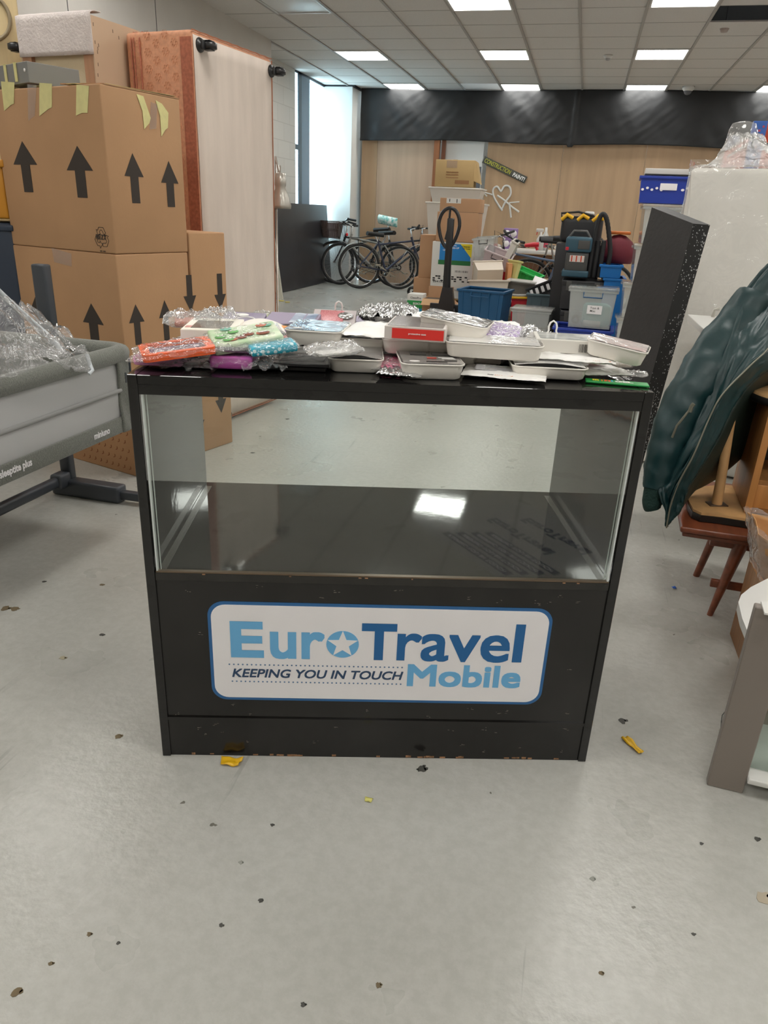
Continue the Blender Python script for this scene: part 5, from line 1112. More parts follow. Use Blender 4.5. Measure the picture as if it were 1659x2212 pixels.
MB().torus((0, 0, .08), .062, .02, (.3, 1, 0), 24, 8).build('wheel', M_CAST, t); MB().box((.12, .03, .14), (.28, .2, .03)).build('deck', M_CRM, t); MB().torus((.24, .1, .08), .062, .02, (.3, 1, 0), 24, 8).build('wheel', M_CAST, t); MB().tube([(0, 0, .08), (.12, .03, .14), (.24, .1, .08)], .012, 6).build('axle', M_CRM, t)
# ------------------------------------------------------------------ junk pile
def ftote(name, label, px0, px1, pyt, pyb, Y, d, m, az=0, z0=None, **k):
    cx_, w_, za, zb = at_face(px0, px1, pyt, pyb, Y); za = max(za, .002) if z0 is None else z0
    return tote(name, label, frame((cx_, Y+d/2, za), az), w_, d, zb-za, m, **k), zb
M_BT = mat('blue_tote_plastic', lin(26, 84, 126), .4, noise_amt=.04, noise_scale=3); M_RBL = flat('royal_blue_plastic', (34, 60, 158), .35); M_RED = flat('red_plastic', (198, 34, 48), .35); M_SKY = flat('sky_blue_plastic', (22, 112, 186), .4)
tt_, _ = ftote('storage_tote', 'large blue storage tote in the middle distance right of the pallet truck', 991, 1092, 628, 706, 7.88, .42, M_BT, az=-8, z0=.002, taper=.90, rim=.03, ribs=5, handle=M_BT)
tote('box_lid', 'light blue box lid lying in front of the large blue tote', frame(tuple(G(1000, 692, .08).xy)+(.004,), -5), .30, .24, .085, flat('pale_blue_lid', (70, 150, 190), .4), taper=.97, rim=.012)
# tubs and crates on a low bench behind the tote
bzt = .30; t = thing('low_bench', 'low bench carrying the tubs behind the large blue tote', 'bench', (AY(1118, 640, 9.3).x, 9.42, 0)); MB().box((0, 0, bzt-.015), (1.06, .8, .03)).build('bench_top', M_PAL, t)
for x in (-.48, .48):
    for y in (-.36, .36): MB().box((x, y, (bzt-.03)/2), (.05, .05, bzt-.03)).build('leg', M_PAL, t)
def tilt_tote(name, label, px, py, Y, w, d, h, m, az, tx, ty, **k):
    P = AY(px, py, Y); return tote(name, label, Matrix.Translation(P) @ Matrix.Rotation(radians(az), 4, 'Z') @ Matrix.Rotation(radians(tx), 4, 'X') @ Matrix.Rotation(radians(ty), 4, 'Y'), w, d, h, m, **k)
M_MILK = mat('milky_plastic', lin(212, 198, 180), .3, noise_amt=.04, noise_scale=3)
tilt_tote('plastic_tub', 'milky tub lying on its side on top of another, above the large blue tote', 1058, 602, 9.05, .34, .24, .22, M_MILK, 8, -70, -10, taper=.9)
tilt_tote('plastic_tub', 'lower milky tub directly above the large blue tote', 1056, 634, 8.95, .46, .34, .14, M_MILK, 4, -8, -3, taper=.9)
ft, zr = ftote('stacking_crate', 'red stacking crate behind the milky tubs', 1024, 1103, 572, 628, 9.45, .40, M_RED, az=-6, z0=bzt+.002, taper=.86, rim=.03)
tilt_tote('clear_box', 'clear box with black handle standing in the red crate, left one', 1050, 560, 9.62, .26, .28, .26, M_CLP, -4, 4, -6, taper=.92, handle=M_GRIP)
tilt_tote('clear_box', 'clear pinkish box with black handle slanting in the red crate', 1070, 572, 9.50, .34, .24, .17, mat('pinkish_clear', lin(222, 206, 208), .3, alpha=.75), -4, 14, 18, taper=.9, handle=M_GRIP)
tilt_tote('clear_box', 'white box lid wing sticking up from the right of the red crate', 1096, 560, 9.6, .07, .26, .24, M_TUBW, -4, 4, 24, taper=.95)
tilt_tote('plastic_basket', 'small green basket tilted in the junk pile', 1138, 606, 9.5, .30, .22, .11, flat('bright_green_plastic', (58, 190, 100), .35), -12, 6, 18, taper=.85, ribs=6)
t = tilt_tote('laundry_basket', 'black slotted basket tilted in the junk pile with white paper inside', 1180, 634, 8.9, .40, .28, .13, M_GRIP, 6, -6, -24, taper=.88)
for i in range(6): MB().box((-.16+.064*i, -.131, .065), (.035, .012, .075), bev=.006).build('slot', M_PAPER, t)
t['label'] = 'black slotted basket tilted in the junk pile with white paper inside'
solo(MB().grid(lambda u, v: (-.19+.38*u, -.13+.26*v, .02*noise.noise(Vector((u*3, v*3, 1)))+.05*u*u), 12, 10), 'crumpled_paper', M_PAPER, 'crumpled white paper lying in the tilted black basket', 'paper', M=Matrix.Translation(AY(1182, 622, 8.98)) @ Matrix.Rotation(radians(18), 4, 'Y') @ Matrix.Rotation(radians(30), 4, 'X'), solid=.002)
tilt_tote('plastic_tray', 'dark grey tray with pale lid in the middle of the junk pile', 1124, 634, 9.0, .30, .26, .13, flat('taupe_dark_plastic', (92, 86, 78), .5), -3, 0, 3, taper=.92, lid=flat('pale_grey_lid', (188, 186, 180), .45))
t = thing('oval_tray', 'white oval tray with yellow rim above the red box', 'tray', M=Matrix.Translation(AY(1126, 640, 8.8)) @ Matrix.Rotation(radians(-3), 4, 'Y'))
MB().lathe([(0, 0), (.16, 0), (.19, .03), (.185, .034), (.155, .008), (0, .008)], 32, M=Matrix.Scale(.7, 4, (0, 1, 0))).build('tray', M_PLW, t); MB().torus((0, 0, -.006), .185, .013, (0, 0, 1), 36, 6, M=Matrix.Scale(.7, 4, (0, 1, 0))).build('yellow_rim', flat('yellow_plastic', (230, 178, 24), .4), t)
tilt_tote('cardboard_sleeve', 'creased yellowish card standing left of the green basket', 1104, 604, 9.2, .05, .20, .22, flat('pale_yellow_card', (206, 200, 130), .6), 40, 0, 10)
solo(MB().box((0, 0, .17), (.05, .24, .34), bev=.004), 'wooden_board_end', flat('orange_wood', (214, 150, 98), .6), 'orange-brown board end beside the red crate', 'board', M=frame(AY(1094, 632, 9.25), 12))
ftote('plastic_bin', 'red and white bin below the yellow-rimmed tray', 1103, 1136, 645, 690, 8.7, .22, M_RED, z0=.002, taper=.85)
ftote('plastic_crate', 'grey-blue plastic crate right of the red and white bin', 1137, 1196, 636, 680, 8.62, .30, flat('grey_blue_plastic', (88, 106, 112), .45), z0=.002, taper=.95, rim=.03, ribs=3)
t, _ = ftote('clear_box', 'clear lidded box of cables in front of the grey-blue crate', 1106, 1188, 672, 722, 7.75, .34, M_CLP, az=-4, z0=.002, taper=.93, lid=film('clear_lid', (.95, .95, .95), .5, .2, .2, hazecol=(.66, .66, .64)))
random.seed(21)
for k in range(7):
    c = MB(); p0 = Vector((random.uniform(-.14, .14), random.uniform(-.1, .1), random.uniform(.02, .06))); c.tube([p0+Vector((.06*cos(a+k), .05*sin(a*1.3), .012*sin(a*2+k)+.03)) for a in [i*.7 for i in range(9)]], .007, 5)
    M0 = FR[t.name]; c.v = [v for v in c.v]; solo(c, 'cable_coil', flat('pale_cable', (206, 200, 190), .5) if k % 2 else flat('beige_cable', (150, 136, 116), .5), 'pale cable coil inside the clear box of cables', 'cable', group='cables in the clear box', M=M0.copy())
# long trestle table behind with bottles and tools
YTb = 10.7; TZ2 = AY(1120, 540, YTb).z; ta, tb_ = AY(1036, 540, YTb).x, AY(1222, 545, YTb).x
t = thing('trestle_table', 'long white-edged table along the back behind the heap of bicycles', 'table', ((ta+tb_)/2, YTb, 0)); w = tb_-ta+.06
MB().box((0, .35, TZ2-.02), (w, .7, .04), bev=.004).build('table_top', M_DESK, t); MB().box((0, .05, TZ2-.20), (w-.1, .02, .30)).build('front_apron', mat('brown_board', lin(118, 84, 58), .6), t)
for x in (-w/2+.1, w/2-.1):
    for y in (.06, .62): MB().box((x, y, (TZ2-.04)/2), (.05, .05, TZ2-.04)).build('leg', M_PAL, t)
def on_table(px, dy=.2): return Vector((AY(px, 530, YTb+dy).x, YTb+dy, TZ2+.001))
t = thing('tissue_pack', 'purple and white multipack standing on the back table', 'multipack', on_table(1101)); h = .27
MB().box((0, 0, h/2), (.19, .16, h), bev=.012).build('pack', flat('lilac_print', (150, 120, 176), .4), t)
for i in range(2):
    for j in range(2): MB().lathe([(0, -.03), (.042, -.03), (.044, 0), (.042, .005), (0, .005)], 18, M=Matrix.Translation((-.046+.092*i, -.08, .07+.13*j)) @ Matrix.Rotation(pi/2, 4, 'X')).build('roll_end', M_PAPER, t)
t = thing('spray_bottle', 'white spray bottle on the back table, right part', 'bottle', on_table(1166)); MB().lathe([(0, 0), (.05, 0), (.052, .14), (.03, .19), (.016, .21), (.016, .24), (0, .24)], 20).build('bottle', M_PLW, t); MB().box((-.02, 0, .26), (.10, .035, .045), bev=.01).build('spray_head', M_PLW, t); MB().tube([(-.05, 0, .25), (-.06, 0, .20)], .006, 6).build('trigger', M_RED, t)
t = thing('cleaner_bottle', 'white bottle with pink label beside the spray bottle', 'bottle', on_table(1176, .3)); MB().lathe([(0, 0), (.045, 0), (.048, .18), (.02, .24), (.016, .30), (0, .30)], 20).build('bottle', M_PLW, t); MB().lathe([(.0485, .04), (.0495, .15)], 20).build('label_band', flat('pink_label', (196, 76, 96), .5), t)
t = thing('heat_gun', 'red power tool lying on the back table', 'power tool', on_table(1148, .05)); MB().tube([(-.09, 0, .06), (.02, 0, .075), (.10, 0, .08)], [.022, .035, .03], 12).build('barrel', M_RED, t); MB().tube([(.05, 0, .07), (.09, 0, .01)], .02, 8).build('grip', M_RED, t)
for k, (px, r, col, dy) in enumerate(((1050, .05, (222, 214, 200), .3), (1062, .045, (210, 198, 176), .1), (1075, .05, (226, 220, 208), .25), (1120, .04, (120, 116, 106), .2), (1130, .045, (60, 60, 60), .1), (1140, .035, (50, 50, 52), .3), (1186, .05, (40, 42, 46), .15), (1196, .045, (70, 70, 72), .3), (1205, .04, (226, 220, 206), .05), (1213, .05, (230, 228, 222), .2))):
    c = MB(); m_ = flat('loose_item_%d' % k, col, .45); pts = [Vector((r*.9*cos(a*1.1+k), r*.9*sin(a*1.3), .03+r*.4*(1+sin(a*.7+k)))) for a in [i*.6 for i in range(12)]]
    c.tube(pts, .016 if k in (0, 1, 2, 8, 9) else .008, 7); solo(c, 'cable_bundle', m_, (['cream coiled strap at the left end of the back table', 'beige coil near the left end of the back table', 'pale coil just left of the purple pack', 'grey coil just right of the purple pack', 'dark coil left of the red power tool', 'black coil behind the red power tool', 'black coil right of the white bottles', 'dark grey coil right of the white bottles', 'cream coil near the right end of the back table', 'white coil at the right end of the back table'][k]), 'coil', M=Matrix.Translation(on_table(px, dy)))
# bicycles heaped in front of the table
def bike2(label, p, q, lean, fm, **k): bicycle(label, bike_at(p, q, lean), fm, group='bicycles heaped before the back table', **k)
def bikeM(pr, pf, Y, lean, sink=0):
    a = AY(*pr, Y); b = AY(*pf, Y); az = math.degrees(atan2(0, b.x-a.x)); return Matrix.Translation((a.x, Y, .002+sink)) @ Matrix.Rotation(radians(az), 4, 'Z') @ Matrix.Rotation(radians(lean), 4, 'X')
bicycle('slate blue bicycle leaning in the junk pile, silver mudguard showing', bikeM((1254, 600), (1100, 600), 10.02, -12), M_FBLUE, saddle_h=.98, group='bicycles heaped before the back table', turn=.5)
bicycle('dark bicycle behind the slate blue one, handlebar towards the box stack', bikeM((1222, 600), (1052, 600), 10.36, -10), M_FBLK, guard=False, saddle_h=.95, group='bicycles heaped before the back table', turn=-.4)
bicycle('grey bicycle at the right of the heap beside the dust extractor', bikeM((1140, 600), (1235, 600), 10.22, 10), M_FGREY, guard=False, saddle_h=.93, group='bicycles heaped before the back table', turn=.3)
# ------------------------------------------------------------------ tool stack with dust extractor
YV = 7.75; M_TB = mat('black_tool_case', (.022, .023, .026), .4, noise_amt=.1, noise_scale=5); M_TEALP = flat('blue_green_plastic', (48, 84, 100), .4); M_DG = flat('dark_grey_plastic', (74, 74, 72), .45)
zz = .002
for k, (pyt, lab) in enumerate(((672, 'bottom'), (606, 'upper'))):
    cx_, w_, _, z1_ = at_face(1208, 1300, pyt, 700, YV); t = thing('tool_case', lab+' large black tool case under the dust extractor', 'tool case', (cx_, YV+.02, zz)); h = z1_-zz
    MB().box((0, .22, h*.42), (w_*.96, .44, h*.82), bev=.012).build('case', M_TB, t); MB().box((0, .22, h*.90), (w_, .46, h*.17), bev=.01).build('lid', M_TB, t)
    MB().tube([(-w_*.18, -.005, h*.78), (-w_*.18, -.03, h*.72), (w_*.18, -.03, h*.72), (w_*.18, -.005, h*.78)], .010, 8).build('handle', M_GRIP, t)
    for x in (-.33, .33): MB().box((w_*x, -.004, h*.80), (.05, .02, .09), bev=.004).build('latch', M_DG, t)
    zz = z1_+.002
t = thing('dust_extractor', 'blue-green and grey dust extractor with curved black hose', 'dust extractor', (AY(1250, 560, YV).x, YV+.02, zz)); V = lambda px, py: AY(px, py, YV).z-zz
w_ = AY(1272, 560, YV).x-AY(1220, 560, YV).x; xo = AY(1246, 560, YV).x-AY(1250, 560, YV).x
MB().box((xo, .16, V(1245, 592)), (w_*1.12, .34, .06), bev=.012).build('base', M_TEALP, t)
hb = V(1245, 590); hc = V(1245, 545); ht = V(1245, 512)
MB().box((xo, .16, (hb+hc)/2), (w_*.95, .30, hc-hb), bev=.02).build('tank', M_DG, t); MB().box((xo, .16, (hc+ht)/2), (w_*1.1, .34, ht-hc), bev=.03, seg=4).build('motor_head', M_TEALP, t)
MB().tube([(xo-.10, .16, ht-.01), (xo-.06, .16, ht+.05), (xo+.06, .16, ht+.05), (xo+.10, .16, ht-.01)], .016, 8).build('carry_handle', M_DG, t)
MB().box((xo+.05, -.012, (hc+ht)/2), (.11, .01, .08), bev=.003).build('control_panel', M_DG, t); MB().box((xo-w_*.46, -.012, hc+.03), (.03, .01, .03), bev=.003).build('switch', M_RED, t)
MB().box((xo+.0, .006, hc-.06), (.14, .004, .06)).build('warning_label', flat('warning_white', (226, 214, 206), .5), t)
for k in range(3): MB().box((xo-.05+.045*k, .003, hc-.06), (.012, .002, .055), M=Matrix.Identity(4)).build('label_print', flat('warning_red', (204, 74, 40), .5), t)
xr = AY(1288, 560, YV).x-AY(1250, 560, YV).x
for k in range(3): MB().tube([(xr-.05+.05*k, .08, .03), (xr-.05+.05*k, .08, V(1290, 520))], .024, 10).build('extension_tube', M_GRIP, t)
H = lambda px, py, dy=.1: Vector((AY(px, py, YV+dy).x-AY(1250, 560, YV).x, dy, AY(px, py, YV+dy).z-zz))
hs = MB(); P_ = smooth([H(1283, 530), H(1290, 490), H(1297, 468), H(1304, 463), H(1311, 475), H(1316, 510), H(1318, 545), H(1312, 580)], 60); hs.tube(P_, [.022+.0025*(i % 2) for i in range(61)], 10); hs.build('hose', M_GRIP, t)
# yellow and black bag behind the extractor
P = AY(1252, 525, YV+.62); t = thing('tool_bag', 'black and yellow tool bag behind the dust extractor', 'tool bag', (P.x, P.y, P.z)); b_ = MB(); b_.box((0, 0, .13), (.42, .22, .26), bev=.06, seg=4); b_.build('bag', M_TB, t)
for x in (-.16, 0, .15): MB().tube([(x-.05, -.10, .22), (x, -.11, .27), (x+.06, -.10, .24)], .02, 8).build('yellow_trim', flat('bag_yellow', (232, 178, 30), .5), t)
MB().tube([(-.2, -.08, .20), (-.22, -.1, .28), (-.05, -.1, .30), (.1, -.1, .27), (.19, -.08, .2)], .012, 6).build('strap', M_GRIP, t); MB().box((.06, -.02, .285), (.10, .08, .05), bev=.02).build('white_mask', M_PLW, t)
zb2 = P.z; t = thing('tool_cabinet', 'black cabinet behind the tool cases carrying the tool bag', 'cabinet', (P.x, P.y, 0)); MB().box((0, .0, zb2/2-.002), (.46, .42, zb2-.006), bev=.006).build('body', M_TB, t); MB().box((0, -.213, zb2*.7), (.30, .006, .02)).build('handle', M_DG, t)
# red things, orange tool, blue lidded crate behind
t, z_ = ftote('lidded_crate', 'sky blue lidded crate behind the clear box, beside the clear drawers', 1297, 1342, 602, 720, 7.75, .5, M_SKY, z0=.002, taper=.94, rim=.03)
cx_, w_, _, z1_ = at_face(1297, 1342, 572, 600, 7.75); t = tote('lidded_crate', 'sky blue crate top stacked above the other sky blue crate', frame((cx_, 8.0, z_+.006)), w_*1.02, .5, z1_-z_-.01, M_SKY, taper=.96, rim=.03)
P = AY(1330, 565, 8.05); t = thing('maroon_bag', 'rounded maroon bag on the sky blue crates', 'bag', (P.x, 8.05, z1_+.004)); MB().lathe([(0, 0), (.15, .0), (.17, .08), (.14, .20), (.06, .26), (0, .27)], 24, M=Matrix.Scale(.8, 4, (0, 1, 0))).build('bag', flat('maroon_cloth', (110, 30, 44), .7, bump=.3, bump_scale=12), t)
MB().box((0, -.02, .285), (.2, .10, .03), bev=.01).build('orange_flap', flat('orange_flap', (206, 110, 40), .5), t)
# clear box on a royal blue crate
t, z_ = ftote('stacking_crate', 'royal blue crate on the floor under the clear labelled box', 1196, 1322, 712, 745, 6.95, .42, M_RBL, az=-2, z0=.002, taper=.94, rim=.035, ribs=5)
M_AQ = mat('aqua_towel', lin(150, 196, 196), .8, bump=.4, bump_scale=12, noise_amt=.12, noise_scale=5)
cx_, w_, _, z1_ = at_face(1226, 1332, 622, 712, 6.98); t = tote('clear_box', 'clear lidded box with paper label and blue latches on the royal blue crate', frame((cx_, 7.17, z_+.008), -2), w_*.96, .36, z1_-z_-.03, M_CLP, taper=.90, lid=M_CLP, handle=flat('latch_blue', (36, 84, 130), .4)); h = z1_-z_-.03
MB().box((.03, -.175, h*.50), (.13, .002, .075)).build('paper_label', M_PAPER, t); vs, fs = textmesh('Toys &\nMisc', .08, .045, .01); b_ = MB(); b_.add(vs, fs, 0, False, Matrix.Translation((-.01, -.1765, h*.50-.02)) @ Matrix(((1, 0, 0, 0), (0, 0, -1, 0), (0, 1, 0, 0), (0, 0, 0, 1)))); b_.build('lettering', M_BLK2, t)
solo(MB().box((.05, 0, .10), (.24, .22, .20), bev=.05, seg=4), 'folded_towel', M_AQ, 'aqua towel inside the clear labelled box', 'towel', M=frame((cx_, 7.17, z_+.014), 6))
solo(MB().tube([(-.03, 0, .035), (.12, .02, .03)], .026, 12), 'cable_roll', M_PLW, 'white roll lying in the clear labelled box', 'roll', M=frame((cx_-.03, 7.05, z_+.014), 0))
solo(MB().torus((-.13, 0, .05), .03, .015, (0, 1, 0), 20, 8), 'tape_roll', M_DG, 'dark roll at the left in the clear labelled box', 'roll', M=frame((cx_, 7.05, z_+.024), 0))
# clear drawer boxes stacked by the slab, vented crate and white panel on top
YD = 6.7; levels = [765, 612, 528, 440]; xs = [(1328, 1440), (1336, 1440), (1354, 1450), (1366, 1470)]; zz = .002
ZD = []
for k, (pt) in enumerate((690, 612, 528, 440)):
    cx_, w_, _, z1_ = at_face(xs[k][0], xs[k][1], pt, 760, YD)
    tote('clear_box', ['bottom', 'second', 'third', 'topmost'][k]+' of the tall clear lidded boxes stacked left of the foam block', frame((cx_+.0, YD+.20, zz)), w_*.95, .38, z1_-zz-.024, M_CLP, taper=.92, lid=M_CLP, rim=.02)
    solo(MB().box((0, 0, (z1_-zz)*.3), (w_*.7, .26, (z1_-zz)*.5), bev=.03), 'stored_cloth', [M_PAPER, flat('mixed_grey', (176, 172, 168), .7), flat('rose_cloth', (190, 120, 130), .7), flat('pale_grey_cloth', (190, 188, 186), .7)][k], ['white', 'grey', 'rose', 'pale grey'][k]+' folded cloth inside the '+['bottom', 'second', 'third', 'topmost'][k]+' tall clear box', 'cloth', M=frame((cx_, YD+.20, zz+.006)))
    zz = z1_+.004
cx_, w_, _, z1_ = at_face(1379, 1486, 381, 437, YD); t = tote('vented_crate', 'royal blue vented crate on top of the clear box stack', frame((cx_+.02, YD+.20, zz), -3), w_*1.0, .38, z1_-zz, M_RBL, taper=.94, rim=.025); h = z1_-zz
MB().box((.03, -.192, h*.62), (.13, .008, .05), bev=.012, seg=4).build('hand_slot', M_PAPER, t)
for i in range(5):
    if i != 9: MB().prism([(-.165+.036*i+.012*cos(k*pi/3), h*(.50+.06*(i % 2))+.010*sin(k*pi/3)) for k in range(6)], -.1945, -.1925, XZ).build('vent_hole', M_PAPER, t)
for i in range(2): MB().prism([(.14+.036*i+.014*cos(k*pi/3), h*(.52+.07*(i % 2))+.010*sin(k*pi/3)) for k in range(6)], -.1945, -.1925, XZ).build('vent_hole', M_PAPER, t)
t = thing('white_tray', 'white tray lying across the royal blue vented crate', 'tray', (cx_+.03, YD+.20, z1_+.008), -3); MB().box((0, 0, .025), (w_*.95, .36, .05), bev=.006).build('tray', M_PLW, t); MB().box((0, -.181, .006), (w_*.93, .004, .008)).build('dark_edge', M_BLK2, t)
# ================================================================== PHONE-CASE PACKAGES ON THE COUNTER TOP
M_PULP = mat('moulded_white_tray', lin(246, 241, 232), .55, noise_amt=.02, noise_scale=9, bump=.05, bump_scale=70); M_LIDF = film('clear_lid_film', (1, 1, 1), .06, .25, .06, bump=.15, bump_scale=18)
M_BAGF = film('silvery_clear_bag', (1, 1, 1), .18, .42, .07, bump=1.0, bump_scale=45, hazecol=(.8, .8, .8)); M_BAG2 = film('soft_clear_bag', (1, 1, 1), .07, .35, .08, bump=.9, bump_scale=34)
M_FOIL = mat('metallised_film', (.62, .62, .62), .22, metal=.85, bump=.9, bump_scale=38, noise_amt=.15, noise_scale=18)
M_MAILW = mat('white_poly_mailer', lin(248, 246, 243), .35, noise_amt=.01, noise_scale=6, bump=.25, bump_scale=14); M_CARDW = mat('white_card', lin(246, 244, 240), .5); M_CBLK = flat('black_case', (22, 22, 24), .35)
M_KW = flat('kw_black', (50, 46, 44), .5); M_KO = flat('kw_orange', (232, 150, 82), .5)
CT = .8665
def pk(px, py, z, az=0., tilt=0., roll=0.):
    p = G(px, py, z); return Matrix.Translation((p.x, p.y, z)) @ Matrix.Rotation(radians(CAZ+az), 4, 'Z') @ Matrix.Rotation(radians(tilt), 4, 'X') @ Matrix.Rotation(radians(roll), 4, 'Y')
def pf(px, py, z, l, az=0., tilt=0., roll=0.):      # px, py: middle of the front bottom edge
    return pk(px, py, z, az, tilt, roll) @ Matrix.Translation((0, l/2, 0))
def rr(w, l, r, n=6):
    P = []
    for cx, cy, a0 in ((w/2-r, -l/2+r, -90), (w/2-r, l/2-r, 0), (-w/2+r, l/2-r, 90), (-w/2+r, -l/2+r, 180)):
        for i in range(n+1): a = radians(a0+90*i/n); P.append((cx+r*cos(a), cy+r*sin(a)))
    return P
GRP = 'phone case packages on the counter'
def flat_text(t, body, x, y, z, w, h, m, bold=.02, rot=0.):
    vs, fs = textmesh(body, w, h, bold, 0, .0003); MB().add(vs, fs, 0, False, Matrix.Translation((x, y, z)) @ Matrix.Rotation(rot, 4, 'Z')).build('lettering', m, t)
def tray(label, M, w=.105, l=.19, h=.026, card=None, case=None, spot=True, slot=False, bow=0.):
    """moulded tray seen end on; local -y faces the camera"""
    t = thing('phone_case_pack', label, 'phone case pack', M=M, group=GRP)
    rings = []
    for s, z, r in ((.80, 0, .012), (.88, .003, .014), (.95, h*.75, .016), (.965, h-.003, .016), (1.0, h-.003, .017), (1.0, h, .017), (.975, h, .016), (.93, h*.6, .014), (.86, .004, .012)):
        rings.append([Vector((x, y, z)) for x, y in rr(w-.105*(1-s)*1.1, l-.105*(1-s)*1.1, r)])
    MB().loft(rings, cap=True).build('tray', M_PULP, t)
    if case: MB().prism(rr(w*.78, l*.82, .010), .006, h-.006).build('phone_case', case, t)
    if card: 
        c = MB(); c.grid(lambda u, v: (-w*.46+w*.92*u, -l*.46+l*.92*v, h+.001+bow*sin(pi*u)*(1-.6*v)), 12, 6); c.build('printed_card', card, t)
    lf = MB(); lf.prism(rr(w*.985, l*.985, .016), h+.0008+bow, h+.0014+bow); lf.build('lid_film', M_LIDF, t)
    if spot: MB().lathe([(0, h+bow+.0018), (.010, h+bow+.0018), (.010, h+bow+.0022), (0, h+bow+.0022)], 18, M=Matrix.Translation((-w*.28, -l*.36, 0)) @ Matrix.Scale(.7, 4, (0, 1, 0))).build('round_sticker', M_CARDW, t)
    if slot: MB().grid(lambda u, v: (-w*.38+w*.76*u, -l*.475, h+.0005+(.007*sin(pi*u))*v), 14, 2).build('dark_gap', M_CBLK, t); 
    return t
def bag(label, M, w, l, th, film_m, inner=None, in_size=(.8, .8, .5), nm='phone_case_bag', cat='phone case bag', seal=True, seed=0, crinkle=.006, text=None, curl=0., inner_name='phone_case', m2=None):
    t = thing(nm, label, cat, M=M, group=GRP)
    def f(sgn):
        def g(u, v):
            x = (u-.5)*w; y = (v-.5)*l; e = min(1, 5.5*min(u, 1-u))*min(1, 5.5*min(v, 1-v))
            n = noise.noise(Vector((u*5+seed, v*6, seed+sgn)))+.6*noise.noise(Vector((u*13, v*13+seed, 2)))+.4*noise.noise(Vector((u*27, v*24+seed, 5)))
            z = .004+th/2+sgn*(th/2)*e**.6+(crinkle*n if sgn > 0 else crinkle*.2*n)+curl*(1-e)*abs(u-.5)*2
            return (x+.002*n*(1-e), y+.003*n, max(z, .0008+.001*(sgn > 0)))
        return g
    mb = MB(); mb.grid(f(1), 34, 34); mb.grid(f(-1), 18, 18); mb.build('bag_film', film_m, t)
    if inner is not None:
        iw, il, ih = w*in_size[0], l*in_size[1], th*in_size[2]; mb = MB(); mb.box((0, 0, .004+ih/2), (iw, il, ih), bev=min(.006, ih*.45), seg=3); mb.build(inner_name, inner, t)
        if m2 is not None: MB().prism(rr(iw*.78, il*.84, .006), .004+ih, .0048+ih).build('printed_insert', m2, t)
    if text:
        y = -l*.40; k = text.get('k', 1.); flat_text(t, 'kw', -w*.05-.022*k+text.get('x', 0), y, .0075+th*.35, .012*k, .0075*k, M_KW, .03); flat_text(t, 'mobile', -w*.05-.008*k+text.get('x', 0), y, .0075+th*.35, .034*k, .0078*k, M_KO, .02)
    return t
def slab_box(label, M, w, l, h, m, nm='phone_case_box', cat='phone case box', film_top=None, parts=()):
    t = thing(nm, label, cat, M=M, group=GRP); MB().box((0, 0, h/2), (w, l, h), bev=.0012, seg=1).build('box', m, t); return t
fl3 = lambda n, rgb, r=.45, **k: flat(n, rgb, r, **k)
def patt(name, base, spot, scale=60, thr=.3, rough=.35):
    if name in MATS: return MATS[name]
    m = bpy.data.materials.new(name); m.use_nodes = True; nt = m.node_tree; b = nt.nodes['Principled BSDF']; L = nt.links.new
    tc = nt.nodes.new('ShaderNodeTexCoord'); v = nt.nodes.new('ShaderNodeTexVoronoi'); v.inputs['Scale'].default_value = scale; L(tc.outputs['Object'], v.inputs['Vector'])
    r = nt.nodes.new('ShaderNodeValToRGB'); r.color_ramp.interpolation = 'CONSTANT'; r.color_ramp.elements[0].color = (*lin(*spot), 1); r.color_ramp.elements[1].position = thr; r.color_ramp.elements[1].color = (*lin(*base), 1)
    L(v.outputs['Distance'], r.inputs[0]); L(r.outputs[0], b.inputs['Base Color']); b.inputs['Roughness'].default_value = rough; MATS[name] = m; return m
M_LEOP = patt('pink_leopard', (226, 110, 148), (110, 60, 80), 130, .45); M_LEOV = patt('purple_leopard', (176, 148, 204), (236, 230, 240), 130, .5); M_DOT = patt('cyan_dots', (30, 172, 198), (210, 240, 244), 95, .33)
M_GREYP = mat('grey_printed_card', lin(176, 170, 164), .4, noise_scale=9, col2=lin(150, 146, 142)); M_BLUEP = mat('blue_swirl_card', lin(214, 222, 232), .4, noise_scale=14, col2=lin(96, 120, 156)); M_LILAC = fl3('lilac_card', (158, 146, 170)); M_PURP = mat('purple_ring_card', lin(150, 132, 178), .4, noise_scale=16, col2=lin(205, 196, 216))
# ---- lower layers that carry the heap
def base_box(label, px, py, w, l, h, az=0, m=M_CARDW, z=CT): return slab_box(label, pk(px, py, z, az), w, l, h, m)
base_box('flat white phone case box under the white windowed box at the left', 458, 756, .10, .17, .028, -3)
base_box('flat black phone case box under the owl-patterned case', 560, 760, .11, .18, .026, 5, M_CBLK)
base_box('flat dark box under the lilac pack at the back', 620, 733, .12, .14, .032, 2, fl3('charcoal_box', (52, 50, 54)))
base_box('flat white box under the blue-swirl tray', 690, 760, .11, .17, .026, -4)
base_box('flat grey box under the red-fronted box', 880, 742, .16, .18, .034, 3, M_GREYP)
base_box('flat white box under the tilted tray right of the red-fronted box', 985, 748, .13, .18, .036, -3)
base_box('flat charcoal box under the purple leopard bag', 1085, 772, .12, .16, .028, 4, fl3('charcoal_box', (52, 50, 54)))
base_box('flat white box under the barcode box at the right', 1225, 768, .13, .16, .026, 0)
base_box('flat grey box at the back left under the silvery bag', 470, 722, .12, .10, .036, 0, M_GREYP)
base_box('flat lilac box at the back under the hooked red wallet', 725, 722, .14, .10, .040, 0, M_LILAC)
